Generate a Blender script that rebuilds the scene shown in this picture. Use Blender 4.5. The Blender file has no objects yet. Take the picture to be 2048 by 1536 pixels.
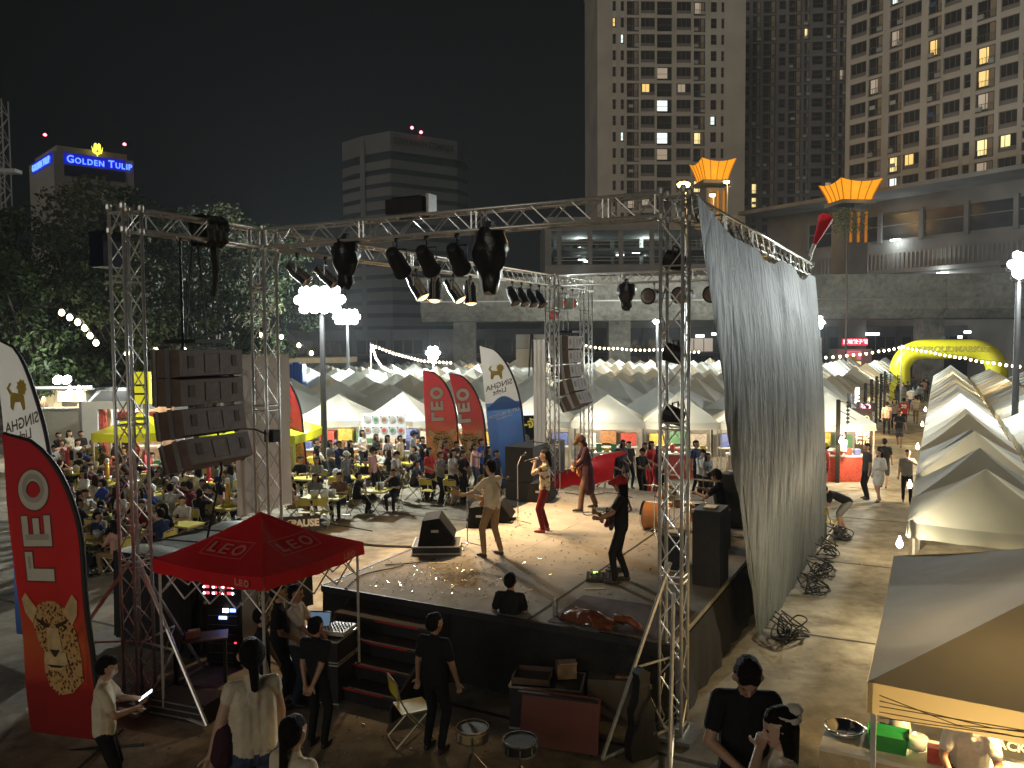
import bpy, math, random
import numpy as np
from mathutils import Vector, Matrix, Euler

random.seed(7); RNG = np.random.default_rng(7)
sc = bpy.context.scene
col = sc.collection

# ---------------------------------------------------------------- camera
F_PX, PITCH, ROLL, CAM_H = 1640.0, 0.0531, 0.0069, 5.2
cd = bpy.data.cameras.new('camera'); cam = bpy.data.objects.new('camera', cd); col.objects.link(cam)
cd.sensor_fit = 'HORIZONTAL'; cd.sensor_width = 36; cd.lens = F_PX/2048*36
cd.clip_start = 0.1; cd.clip_end = 3000
cam.matrix_world = Matrix.Translation((0, 0, CAM_H)) @ Matrix.Rotation(math.pi/2-PITCH, 4, 'X') @ Matrix.Rotation(-ROLL, 4, 'Z')
sc.camera = cam

# ---------------------------------------------------------------- night sky, low fill sun standing in for city glow, exposure
w = bpy.data.worlds.new('World'); sc.world = w; w.use_nodes = True
nt = w.node_tree; bg = nt.nodes['Background']
skyt = nt.nodes.new('ShaderNodeTexSky'); skyt.sky_type = 'NISHITA'; skyt.sun_disc = False
skyt.sun_elevation = math.radians(9); skyt.sun_rotation = math.radians(200); skyt.dust_density = 6
hs = nt.nodes.new('ShaderNodeHueSaturation'); hs.inputs['Saturation'].default_value = 0.12
nt.links.new(skyt.outputs[0], hs.inputs['Color']); nt.links.new(hs.outputs[0], bg.inputs[0])
bg.inputs[1].default_value = 0.0013
sl = bpy.data.lights.new('city_glow_fill', 'SUN'); so = bpy.data.objects.new('city_glow_fill', sl); col.objects.link(so)  # sun lamp added as fill from behind the camera, for street-lamp glow
sl.energy = 0.58; sl.angle = math.radians(35); sl.color = (1.0, 0.9, 0.74)
SUN_DIR = Vector((0.42, 0.9, -0.17)).normalized()          # travel direction
so.rotation_euler = SUN_DIR.to_track_quat('-Z', 'Y').to_euler()
sc.view_settings.view_transform = 'Standard'; sc.view_settings.look = 'None'
sc.view_settings.exposure = 0.0; sc.view_settings.gamma = 1.0; sc.view_settings.use_curve_mapping = False
sc.render.engine = 'CYCLES'
cy = sc.cycles
cy.use_denoising = True
try: cy.denoiser = 'OPENIMAGEDENOISE'
except Exception: pass
cy.max_bounces = 5; cy.diffuse_bounces = 2; cy.glossy_bounces = 3; cy.transmission_bounces = 4; cy.transparent_max_bounces = 6
cy.caustics_reflective = False; cy.caustics_refractive = False
cy.sample_clamp_indirect = 4.0
cy.use_light_tree = True

# ---------------------------------------------------------------- frames of reference
TH = -0.481
UX, UY = math.cos(TH), math.sin(TH)          # U: from the front of the stage to its back
VX, VY = -UY, UX                             # V: along the stage front and the market alleys
AX, AY = -4.16, 13.85                        # front left corner of the stage roof
def S(u, v, z=0.0): return Vector((AX+UX*u+VX*v, AY+UY*u+VY*v, z))
def ray(px, py):
    a, b = px-1024, 768-py; cr, sr = math.cos(ROLL), math.sin(ROLL)
    x, y = (a*cr+b*sr)/F_PX, (-a*sr+b*cr)/F_PX
    c, s = math.cos(PITCH), math.sin(PITCH)
    return Vector((x, c+y*s, -s+y*c))
def G(px, py, z=0.0):                        # where a sight line meets the level z
    d = ray(px, py); t = (z-CAM_H)/d.z; return Vector((d.x*t, d.y*t, z))
def DP(px, py, dep):                         # where it meets the depth dep
    d = ray(px, py); t = dep/d.y; return Vector((d.x*t, dep, CAM_H+d.z*t))
def UV(p): return ((p.x-AX)*UX+(p.y-AY)*UY, (p.x-AX)*VX+(p.y-AY)*VY)
# ---------------------------------------------------------------- mesh helpers
class MB:
    def __init__(s, M=None): s.v=[]; s.f=[]; s.m=[]; s.M=M or Matrix()
    def add(s, vs, fs, mat=0):
        b=len(s.v); s.v += [tuple(s.M@Vector(p)) for p in vs]
        for f in fs: s.f.append(tuple(i+b for i in f)); s.m.append(mat)
        return s
    def box(s, c, d, rz=0.0, mat=0, R=None):
        R = R or Matrix.Rotation(rz, 3, 'Z'); c=Vector(c); h=[x/2 for x in d]
        vs=[c+R@Vector((sx*h[0],sy*h[1],sz*h[2])) for sz in(-1,1) for sy in(-1,1) for sx in(-1,1)]
        return s.add(vs,[(0,2,3,1),(4,5,7,6),(0,1,5,4),(2,6,7,3),(0,4,6,2),(1,3,7,5)],mat)
    def bar(s, p0, p1, r, n=6, r1=None, mat=0, cap=True):
        p0=Vector(p0); p1=Vector(p1); r1=r if r1 is None else r1
        z=(p1-p0).normalized(); x=z.orthogonal().normalized(); y=z.cross(x)
        vs=[]
        for p,q in((p0,r),(p1,r1)):
            for i in range(n):
                a=2*math.pi*i/n; vs.append(p+x*(q*math.cos(a))+y*(q*math.sin(a)))
        fs=[(i,(i+1)%n,n+(i+1)%n,n+i) for i in range(n)]
        if cap: fs+= [tuple(range(n-1,-1,-1)),tuple(range(n,2*n))]
        return s.add(vs,fs,mat)
    def tube(s, pts, r, n=5, mat=0):
        pts=[Vector(p) for p in pts]; vs=[]; k=len(pts); px=None
        for i,p in enumerate(pts):
            t=(pts[min(i+1,k-1)]-pts[max(i-1,0)]).normalized()
            x=(px-t*px.dot(t)) if px is not None else t.orthogonal()
            if x.length<1e-6: x=t.orthogonal()
            x.normalize(); px=x; y=t.cross(x)
            rr=r[i] if isinstance(r,(list,tuple)) else r
            for j in range(n):
                a=2*math.pi*j/n; vs.append(p+x*(rr*math.cos(a))+y*(rr*math.sin(a)))
        fs=[(i*n+j,i*n+(j+1)%n,(i+1)*n+(j+1)%n,(i+1)*n+j) for i in range(k-1) for j in range(n)]
        fs+=[tuple(range(n-1,-1,-1)),tuple(range((k-1)*n,k*n))]
        return s.add(vs,fs,mat)
    def lathe(s, prof, n=16, M=None, mat=0, cap=True):
        M=M or Matrix(); vs=[]
        for r,z in prof:
            for j in range(n):
                a=2*math.pi*j/n; vs.append(M@Vector((r*math.cos(a),r*math.sin(a),z)))
        k=len(prof)
        fs=[(i*n+j,i*n+(j+1)%n,(i+1)*n+(j+1)%n,(i+1)*n+j) for i in range(k-1) for j in range(n)]
        if cap: fs+=[tuple(range(n-1,-1,-1)),tuple(range((k-1)*n,k*n))]
        return s.add(vs,fs,mat)
    def prism(s, poly, z0, z1, M=None, mat=0):
        M=M or Matrix(); n=len(poly)
        vs=[M@Vector((x,y,z)) for z in(z0,z1) for x,y in poly]
        fs=[(i,(i+1)%n,n+(i+1)%n,n+i) for i in range(n)]+[tuple(range(n-1,-1,-1)),tuple(range(n,2*n))]
        return s.add(vs,fs,mat)
    def grid(s, P, nu, nv, mat=0):       # P[i][j]
        vs=[P(i,j) for i in range(nu+1) for j in range(nv+1)]
        fs=[(i*(nv+1)+j,(i+1)*(nv+1)+j,(i+1)*(nv+1)+j+1,i*(nv+1)+j+1) for i in range(nu) for j in range(nv)]
        return s.add(vs,fs,mat)
    def mesh(s, name, mats, smooth=False):
        me=bpy.data.meshes.new(name); me.from_pydata(s.v,[],s.f)
        if not isinstance(mats,(list,tuple)): mats=[mats]
        for m in mats: me.materials.append(m)
        if len(mats)>1: me.polygons.foreach_set('material_index',s.m)
        if smooth: me.polygons.foreach_set('use_smooth',[True]*len(me.polygons))
        me.update(); return me
    def build(s, name, mats, parent=None, smooth=False, loc=None, rz=None):
        return ob(name, s.mesh(name,mats,smooth), parent, loc, rz)

def ob(name, me, parent=None, loc=None, rz=None):
    o=bpy.data.objects.new(name, me); col.objects.link(o)
    if parent is not None: o.parent=parent
    if loc is not None: o.location=loc
    if rz is not None: o.rotation_euler=(0,0,rz)
    return o
def tag(o, label=None, cat=None, group=None, kind=None):
    if label: o['label']=label
    if cat: o['category']=cat
    if group: o['group']=group
    if kind: o['kind']=kind
    return o
def empty(name, loc=(0,0,0), rz=0.0):
    o=bpy.data.objects.new(name,None); col.objects.link(o); o.location=loc; o.rotation_euler=(0,0,rz); o.empty_display_size=.1
    return o
def thing(name, label, cat, loc=(0,0,0), rz=0.0, group=None):
    return tag(empty(name,loc,rz),label,cat,group)
def copy_tree(o, parent=None):
    c=o.copy(); col.objects.link(c); c.parent=parent
    for ch in [x for x in o.children]: copy_tree(ch,c)
    return c
def light(kind, parent, loc, power, colr, size=.1, spot=None, blend=.5, target=None, name='lamp_light'):
    l=bpy.data.lights.new(name,kind); l.energy=power; l.color=colr
    if kind in('POINT','SPOT'): l.shadow_soft_size=size
    if kind=='SPOT': l.spot_size=spot; l.spot_blend=blend
    o=bpy.data.objects.new(name,l); col.objects.link(o); o.parent=parent; o.location=loc
    if target is not None:
        o.rotation_euler=(Vector(target)).to_track_quat('-Z','Y').to_euler()
    return o
ORD=('first second third fourth fifth sixth seventh eighth ninth tenth eleventh twelfth thirteenth fourteenth fifteenth sixteenth '
 'seventeenth eighteenth nineteenth twentieth twenty-first twenty-second twenty-third twenty-fourth twenty-fifth twenty-sixth '
 'twenty-seventh twenty-eighth twenty-ninth thirtieth thirty-first thirty-second thirty-third thirty-fourth thirty-fifth thirty-sixth '
 'thirty-seventh thirty-eighth thirty-ninth fortieth').split()

# ---------------------------------------------------------------- materials
MATS={}
def mat(name, c, rough=.6, metal=0.0, var=.12, scale=6.0, bump=0.0, bscale=None, emit=None, es=0.0, spec=.5, trans=0.0, sheen=0.0, coat=0.0, alpha=1.0, sample=None):
    if name in MATS: return MATS[name]
    m=bpy.data.materials.new(name); m.use_nodes=True; n=m.node_tree; b=n.nodes['Principled BSDF']
    b.inputs['Roughness'].default_value=rough; b.inputs['Metallic'].default_value=metal
    b.inputs['Specular IOR Level'].default_value=spec
    b.inputs['Base Color'].default_value=(*c,1)
    if coat: b.inputs['Coat Weight'].default_value=coat; b.inputs['Coat Roughness'].default_value=.2
    if trans: b.inputs['Transmission Weight'].default_value=trans
    if alpha<1: b.inputs['Alpha'].default_value=alpha
    if var or bump:
        tc=n.nodes.new('ShaderNodeTexCoord'); nz=n.nodes.new('ShaderNodeTexNoise'); nz.inputs['Scale'].default_value=scale; nz.inputs['Detail'].default_value=4
        n.links.new(tc.outputs['Object'],nz.inputs['Vector'])
        if var:
            r=n.nodes.new('ShaderNodeValToRGB'); e=r.color_ramp.elements
            e[0].position=.3; e[1].position=.7
            e[0].color=(*[x*(1-var) for x in c],1); e[1].color=(*[min(1,x*(1+var)) for x in c],1)
            n.links.new(nz.outputs['Fac'],r.inputs[0]); n.links.new(r.outputs[0],b.inputs['Base Color'])
        if bump:
            n2=n.nodes.new('ShaderNodeTexNoise'); n2.inputs['Scale'].default_value=bscale or scale*4; n2.inputs['Detail'].default_value=5
            n.links.new(tc.outputs['Object'],n2.inputs['Vector'])
            bp=n.nodes.new('ShaderNodeBump'); bp.inputs['Strength'].default_value=bump; bp.inputs['Distance'].default_value=.03
            n.links.new(n2.outputs['Fac'],bp.inputs['Height']); n.links.new(bp.outputs[0],b.inputs['Normal'])
    if emit is not None:
        b.inputs['Emission Color'].default_value=(*emit,1); b.inputs['Emission Strength'].default_value=es
        try: m.cycles.emission_sampling = sample or 'NONE'
        except Exception: pass
    MATS[name]=m; return m
def cloth(name, c, thin=.35, rough=.7, var=.08, scale=3.0, bump=.15):
    """thin fabric or tarpaulin: part of the light comes through"""
    if name in MATS: return MATS[name]
    m=mat(name,c,rough,var=var,scale=scale,bump=bump,bscale=scale*3); n=m.node_tree
    b=n.nodes['Principled BSDF']; out=[x for x in n.nodes if x.type=='OUTPUT_MATERIAL'][0]
    t=n.nodes.new('ShaderNodeBsdfTranslucent'); t.inputs[0].default_value=(*c,1)
    mx=n.nodes.new('ShaderNodeMixShader'); mx.inputs[0].default_value=thin
    n.links.new(b.outputs[0],mx.inputs[1]); n.links.new(t.outputs[0],mx.inputs[2]); n.links.new(mx.outputs[0],out.inputs[0])
    return m
def emitter(name, c, es, base=None): return mat(name, base or (.8,.8,.8), .4, var=0, emit=c, es=es)

ALU=mat('aluminium',(.66,.65,.62),.34,.55,.12,20,spec=.6)
STEEL=mat('galvanised_steel',(.42,.42,.41),.4,.7,.15,14)
BLACK=mat('black_paint',(.012,.012,.013),.6,0,.3,9)
RUBBER=mat('black_rubber',(.014,.014,.014),.75,0,.3,12)
BLKCLOTH=mat('black_cloth',(.01,.01,.011),.9,0,.35,5,bump=.3)
CHROME=mat('chrome',(.8,.8,.8),.12,1,.05)
YELLOWP=mat('yellow_paint',(.62,.52,.05),.45,0,.12,8)
WHITEP=mat('white_plastic',(.75,.75,.72),.5,0,.06)
CASE=mat('flightcase_panel',(.018,.017,.017),.5,0,.3,8)
DARKWOOD=mat('dark_board',(.09,.055,.035),.6,0,.25,6)

# ---------------------------------------------------------------- lettering
def text_poly(txt, size=1.0, off=0.0, align='CENTER', ext=0.0):
    c=bpy.data.curves.new('t','FONT'); c.body=txt; c.size=size; c.offset=off; c.align_x=align; c.align_y='CENTER'; c.extrude=ext; c.resolution_u=3
    o=bpy.data.objects.new('t',c); col.objects.link(o)
    dg=bpy.context.evaluated_depsgraph_get(); me=bpy.data.meshes.new_from_object(o.evaluated_get(dg))
    vs=[tuple(v.co) for v in me.vertices]; fs=[tuple(p.vertices) for p in me.polygons]
    bpy.data.objects.remove(o); bpy.data.curves.remove(c); bpy.data.meshes.remove(me)
    return vs,fs
def place2d(M, mirror=False, rot=0.0, sc_=(1,1), off=(0,0)):
    """2-D lettering to the x-z plane of M (x right, y -> z up)"""
    R=Matrix.Rotation(rot,2)
    def f(p):
        q=R@Vector((p[0]*sc_[0],p[1]*sc_[1]))
        if mirror: q.x=-q.x
        return M@Vector((q.x+off[0],p[2] if len(p)>2 else 0.0,q.y+off[1]))
    return f
def ring(cx,cy,rx,ry,ix,iy,n=28):
    vs=[];fs=[]
    for i in range(n):
        a=2*math.pi*i/n; vs+= [(cx+rx*math.cos(a),cy+ry*math.sin(a)),(cx+ix*math.cos(a),cy+iy*math.sin(a))]
    for i in range(n):
        j=(i+1)%n; fs.append((2*i,2*j,2*j+1,2*i+1))
    return vs,fs
def leo_polys(g=0.0):
    """block letters L E O, x 0..2.72, y 0..1, grown by g"""
    out=[]
    def r(x0,y0,x1,y1): out.append(([(x0-g,y0-g),(x1+g,y0-g),(x1+g,y1+g),(x0-g,y1+g)],[(0,1,2,3)]))
    r(0,0,.3,1); r(.3+2*g,0,.72,.27)
    r(.86,0,1.14,1); r(1.14+2*g,0,1.62,.22); r(1.14+2*g,.39,1.56,.61); r(1.14+2*g,.78,1.62,1)
    out.append(ring(2.26,.5,.5+g,.53+g,.22-g,.25-g))
    return out
# ================================================================ ground
def concrete(name, c, stain=.45):
    m=mat(name,c,.85,var=0); n=m.node_tree; b=n.nodes['Principled BSDF']
    tc=n.nodes.new('ShaderNodeTexCoord')
    def nz(s,d=5):
        x=n.nodes.new('ShaderNodeTexNoise'); x.inputs['Scale'].default_value=s; x.inputs['Detail'].default_value=d; x.inputs['Roughness'].default_value=.65
        n.links.new(tc.outputs['Object'],x.inputs['Vector']); return x
    a=nz(.35); d=nz(2.2,8); e=nz(40,3)
    r=n.nodes.new('ShaderNodeValToRGB'); r.color_ramp.elements[0].position=.38; r.color_ramp.elements[1].position=.62
    r.color_ramp.elements[0].color=(*[x*(1-stain) for x in c],1); r.color_ramp.elements[1].color=(*[x*1.15 for x in c],1)
    n.links.new(a.outputs[0],r.inputs[0])
    r2=n.nodes.new('ShaderNodeValToRGB'); r2.color_ramp.elements[0].position=.35; r2.color_ramp.elements[1].position=.6
    r2.color_ramp.elements[0].color=(.62,.6,.56,1); r2.color_ramp.elements[1].color=(1.05,1.05,1.05,1)
    n.links.new(d.outputs[0],r2.inputs[0])
    mx=n.nodes.new('ShaderNodeMix'); mx.data_type='RGBA'; mx.blend_type='MULTIPLY'; mx.inputs[0].default_value=1
    n.links.new(r.outputs[0],mx.inputs[6]); n.links.new(r2.outputs[0],mx.inputs[7])
    vo=n.nodes.new('ShaderNodeTexVoronoi'); vo.inputs['Scale'].default_value=2.6; n.links.new(tc.outputs['Object'],vo.inputs['Vector'])
    r3=n.nodes.new('ShaderNodeValToRGB'); r3.color_ramp.elements[0].position=.05; r3.color_ramp.elements[0].color=(.35,.33,.3,1); r3.color_ramp.elements[1].position=.10; r3.color_ramp.elements[1].color=(1,1,1,1); n.links.new(vo.outputs['Distance'],r3.inputs[0])
    st=nz(.9,9); r4=n.nodes.new('ShaderNodeValToRGB'); r4.color_ramp.elements[0].position=.36; r4.color_ramp.elements[0].color=(.55,.5,.45,1); r4.color_ramp.elements[1].position=.46; r4.color_ramp.elements[1].color=(1,1,1,1); n.links.new(st.outputs[0],r4.inputs[0])
    m2=n.nodes.new('ShaderNodeMix'); m2.data_type='RGBA'; m2.blend_type='MULTIPLY'; m2.inputs[0].default_value=.8; n.links.new(mx.outputs[2],m2.inputs[6]); n.links.new(r3.outputs[0],m2.inputs[7])
    m3=n.nodes.new('ShaderNodeMix'); m3.data_type='RGBA'; m3.blend_type='MULTIPLY'; m3.inputs[0].default_value=.8; n.links.new(m2.outputs[2],m3.inputs[6]); n.links.new(r4.outputs[0],m3.inputs[7]); n.links.new(m3.outputs[2],b.inputs['Base Color'])
    bp=n.nodes.new('ShaderNodeBump'); bp.inputs['Strength'].default_value=.25; bp.inputs['Distance'].default_value=.01
    n.links.new(e.outputs[0],bp.inputs['Height']); n.links.new(bp.outputs[0],b.inputs['Normal'])
    return m
CONC=concrete('ground_concrete',(.36,.315,.235))
g=MB(); g.add([(-1500,-350,0),(1500,-350,0),(1500,2500,0),(-1500,2500,0)],[(0,1,2,3)])
ground=tag(g.build('ground',CONC),'worn grey concrete ground under the whole market','ground',kind='structure')
JOINT=mat('joint_tar',(.05,.042,.035),.9,var=.3,scale=20)
for k,v in enumerate((-6,-.6,4.6,9.8,15,20.2)):
    m=MB(Matrix.Translation(S(0,0,0))@Matrix.Rotation(TH,4,'Z'))
    pts=[(u,v+random.uniform(-.02,.02)) for u in np.linspace(7.4,9.9,9)]
    if v<0: pts=[(u,v+random.uniform(-.02,.02)) for u in np.linspace(-9,14,40)]
    elif v>6: pts=[(u,v+random.uniform(-.02,.02)) for u in np.linspace(-22,.9,40)]+[(u,v) for u in (7.4,9,9.9)]
    vs=[]
    for x,y in pts: vs+=[(x,y-.035,.004),(x,y+.035+random.uniform(0,.02),.004)]
    m.add(vs,[(2*i,2*i+2,2*i+3,2*i+1) for i in range(len(pts)-1) if pts[i+1][0]-pts[i][0]<3])
    m.build('slab_joint',JOINT,ground)
for u in (-7,):
    m=MB(Matrix.Translation(S(0,0,0))@Matrix.Rotation(TH,4,'Z')); vs=[]
    ys=np.linspace(-9,60,70) if u>0 else np.linspace(-9,22,40)
    for y in ys: vs+=[(u-.015+random.uniform(-.012,.012),y,.005),(u+.02+random.uniform(0,.012),y,.005)]
    m.add(vs,[(2*i,2*i+1,2*i+3,2*i+2) for i in range(len(ys)-1)]); m.build('slab_joint',JOINT,ground)

# ================================================================ far buildings
GLASS=mat('dark_window_glass',(.055,.05,.045),.3,var=.4,scale=.6)
FRAME=mat('window_frame_grey',(.2,.19,.18),.5)
APT=mat('apartment_render',(.52,.48,.42),.85,var=.2,scale=.12)
APT2=mat('apartment_render_far',(.20,.195,.2),.85,var=.12,scale=.2)
APTW=mat('apartment_infill',(.23,.21,.19),.85,var=.2,scale=.4)
LITW=emitter('lit_window_warm',(1,.78,.30),1.1); LITY=emitter('lit_window_yellow',(1,.62,.12),.95); LITC=emitter('lit_window_cool',(.85,1,.95),1.1); LITD=emitter('lit_window_dim',(1,.72,.45),.22); LITB=emitter('lit_window_blue',(.1,.15,1),.6)
CURT=mat('window_curtain',(.35,.28,.2),.8)
_wcache={}
ACME=MB().box((0,0,.3),(.75,.32,.56)).mesh('air_conditioner',mat('ac_white',(.4,.4,.38),.6))
LAUN=[MB().box((0,0,.2),(.8,.05,.5)).mesh('laundry',mat('laundry_%d'%i,c,.8)) for i,c in enumerate([(.5,.5,.48),(.2,.08,.08),(.08,.12,.25)])]
def window_mesh(w,h,typ,pane):
    k=(round(w,1),round(h,1),typ,pane.name)
    if k in _wcache: return _wcache[k]
    m=MB(); f=.07
    lit=pane is not GLASS
    m.box((0,.02,h/2),(w,.02,h),mat=3 if lit else 1)
    if lit: m.box((-w*.14,.004,h*.56),(w*(.5 if typ!='n' else .7),.02,h*.78),mat=1)
    for x in(-w/2+f/2,w/2-f/2): m.box((x,-.05,h/2),(f,.14,h-.004),mat=0)
    for z in(f/2,h-f/2): m.box((0,-.055,z),(w-.01,.12,f),mat=0)
    if typ=='w':
        for x in(-w/6,w/6): m.box((x,-.04,h*.62),(.05,.09,h*.74),mat=0)
        m.box((0,-.045,h*.27),(w-.02,.11,.09),mat=0); m.box((0,-.03,h*.14),(w-.03,.06,h*.2),mat=2)
    elif typ=='b':
        m.box((0,-.04,h/2),(.06,.09,h-.02),mat=0)
        for i in range(7): m.box((-w/2+.1+i*(w-.2)/6,-.34,.48),(.035,.035,.9),mat=0)
        m.box((0,-.34,.95),(w,.05,.06),mat=0); m.box((0,-.2,.03),(w,.36,.05),mat=0)
        m.box((w*.28,.0,h/2),(w*.28,.015,h*.96),mat=2)
    else: m.box((0,-.04,h*.5),(w-.02,.08,.05),mat=0)
    _wcache[k]=m.mesh('window',[FRAME,pane,CURT if typ=='b' else APTW,GLASS]); return _wcache[k]
def facade(name,label,p0,p1,z0,z1,storey,cols,wall,depth=16,litp=.05,lit=None,base=None,proud=.28,top=.0):
    """cols: (centre m, width m, type); storeys stacked from z0"""
    p0=Vector((*p0,0)); p1=Vector((*p1,0)); L=(p1-p0).length; a=math.atan2(p1.y-p0.y,p1.x-p0.x)
    root=thing(name,label,'building',(p0.x,p0.y,0),a)
    n=int((z1-z0)/storey); H=n*storey+z0
    b=MB(); b.box((L/2,depth/2+proud,H/2),(L,depth,H)); b.build('wall',wall,root)
    base_h=z0
    edges=sorted([(c-w/2,c+w/2) for c,w,t in cols])
    xs=[0]; spans=[]
    x=0
    for e0,e1 in edges: spans.append((x,e0)); x=e1
    spans.append((x,L))
    for s0,s1 in spans:
        if s1-s0>.05: MB().box(((s0+s1)/2,proud/2,H/2),(s1-s0,proud,H)).build('pier',wall,root)
    for (c,w,t) in cols:
        hh={'w':.75,'b':.45,'n':1.1,'r':.5}[t]; sm=MB().box((0,0,0),(w-.004,proud-.02,hh)).mesh('spandrel',wall)
        for i in range(n+1): ob('spandrel',sm,root,(c,proud/2+.012,z0+i*storey-.1+hh/2-.4))
        if base_h>1: MB().box((c,proud/2+.012,base_h/2-.3),(w-.004,proud-.02,base_h-.5)).build('base_panel',wall,root)
    cap=MB(); cap.box((L/2,depth/2,H+.5),(L+.3,depth+.6,1.0)); cap.build('parapet',wall,root)
    for i in range(n):
        for j,(c,w,t) in enumerate(cols):
            hh={'w':.75,'b':.45,'n':1.1,'r':.5}[t]; zb=z0+i*storey-.5+hh; wh=storey-hh
            if t=='r': wh=storey-hh
            pane=GLASS; r=random.random()
            if lit and (i,j) in lit: pane=lit[(i,j)]
            elif r<litp: pane=random.choice([LITW,LITC,LITD,LITD,LITY])
            ob('window',window_mesh(w-.02,wh,'n' if t=='r' else t,pane),root,(c,proud-.045 if t!='r' else proud-.03,zb))
            if t=='b' and random.random()<.4: ob('air_conditioner',ACME,root,(c+random.choice([-.3,.3])*w,-.02,zb+.12))
            elif t=='b' and random.random()<.2: ob('laundry',random.choice(LAUN),root,(c-.15*w,-.12,zb+1.0))
    return root
# left apartment tower, square on
D1=147; x0=DP(1195,300,D1).x; mpp=D1/F_PX
c1=[((a+b)/2*mpp,(b-a)*mpp,t) for a,b,t in [(30,37,'n'),(46,53,'n'),(58,82,'b'),(86,114,'w'),(118,148,'r'),(157,186,'w'),(191,214,'b'),(225,237,'n'),(246,252,'n')]]
facade('apartment_tower','pale apartment tower beside the dark one, tallest left of the lanterns',(x0,D1),(x0+26.4,D1+1.2),22.6,72,2.83,c1,APT,
   litp=.03,lit={(9,3):LITY,(8,4):LITC,(6,4):LITC,(12,1):LITC,(6,1):LITC,(7,7):LITC,(6,6):LITW,(3,6):LITW,(2,2):LITD,(2,3):LITD,(5,4):LITD})
# right apartment tower, its right end nearer
P3=Vector((DP(1690,300,120).x,120)); d3=Vector((.56,-.83)).normalized()
def t3(px):
    r=ray(px,400); k=r.x/r.y; return (k*P3.y-P3.x)/(d3.x-k*d3.y)
c3=[]
for a,b,t in [(1697,1728,'w'),(1733,1760,'b'),(1774,1800,'b'),(1803,1836,'w'),(1850,1876,'b'),(1881,1915,'w'),(1922,1936,'n'),(1946,1984,'b'),(1993,2030,'w'),(2040,2066,'b')]:
    u0,u1=t3(a),t3(b); c3.append(((u0+u1)/2,(u1-u0),t))
L3=t3(2075)+1; P3b=P3+d3*L3
facade('apartment_tower','pale apartment tower angled towards us at the upper right edge',(P3.x,P3.y),(P3b.x,P3b.y),22.0,62,2.83,c3,APT,litp=.045,
   lit={(2,2):LITW,(2,3):LITY,(1,1):LITY,(1,2):LITC,(5,7):LITY,(2,7):LITW,(2,8):LITW,(1,7):LITD,(7,4):LITY,(8,2):LITD,(0,7):LITD})
# dark tower between, further back
D2=172; xa=DP(1478,300,D2).x; xb=DP(1705,300,D2).x; m2=D2/F_PX
c2=[]; xx=1.0
for k,wd in enumerate([1.0,1.6,2.6,1.4,2.6,1.0,2.2,2.2,1.2,2.4,1.4,1.6]):
    if xx+wd>xb-xa-.5: break
    c2.append((xx+wd/2,wd,'b' if k%3 else 'n')); xx+=wd+.55
facade('apartment_tower','dim grey apartment tower standing back between the two pale towers',(xa,D2),(xb,D2-2),18,84,2.83,c2,APT2,litp=.05)

# office block with dark window bands
def bands():
    cx,cy=DP(783,400,300).x,300.0; root=thing('office_block','dim office block with dark horizontal window bands, centre of skyline','building',(cx,cy,0))
    A=Vector((-.84,.54)); B=Vector((.82,.57))
    pts=[Vector((-20.5,16.5)),A*13.7,Vector((0,0)),B*27.4,B*27.4+Vector((4.0,7.0)),B*27.4+Vector((0,26)),Vector((-14,30))]
    H=79.0; wall=mat('office_render',(.13,.126,.118),.85,var=.1,scale=.1); dk=mat('office_glass',(.018,.018,.018),.3)
    MB().prism([(p.x,p.y) for p in pts],0,H-5.2).build('core',dk,root)
    z=-.01; k=0
    outer=[(p.x,p.y) for p in [q+(q-Vector((2,14))).normalized()*.45 for q in pts]]
    zz=H-5.2-3.0
    MB().prism(outer,H-5.2,H+1.8).build('parapet',wall,root)
    while zz>10:
        MB().prism(outer,zz-3.05,zz).build('spandrel',wall,root); zz-=5.0 if k==0 else 4.72; k+=1
    core=[(p.x,p.y) for p in [q+(q-Vector((2,14))).normalized()*.6 for q in (pts[0],pts[1]*1.02,(pts[1]+pts[0])/2)]]
    m=MB(); e0=pts[1]*1.03; e1=pts[1]*.86; m.add([(e0.x-.6,e0.y-.8,0),(e1.x-.55,e1.y-.9,0),(e1.x-.55,e1.y-.9,H),(e0.x-.6,e0.y-.8,H)],[(0,1,2,3)])
    m.build('corner_panel',wall,root)
    vs,fs=text_poly('SURIYAWAN COMPLEX',3.3,.05)
    ang=math.atan2(B.y,B.x); M=Matrix.Translation((B.x*13.5+.4,B.y*13.5-1.35,H-1.7))@Matrix.Rotation(ang,4,'Z')
    f=place2d(M,sc_=(.72,1)); mm=MB(); mm.add([f(p) for p in vs],fs); mm.build('lettering',mat('dark_letters',(.02,.02,.02),.6,var=0),root)
    RED=emitter('aviation_red',(1,.12,.16),9)
    for px,py in((824,256),(842,265)):
        q=DP(px,py,306); m=MB(); m.bar((0,0,0),(0,0,q.z-H),.12); m.lathe([(.05,q.z-H-.5),(.55,q.z-H-.2),(.62,q.z-H+.2),(.3,q.z-H+.6),(.05,q.z-H+.7)],10,mat=1)
        m.build('beacon',[BLACK,RED],root,loc=(q.x-cx,q.y-cy,H))
bands()
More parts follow.
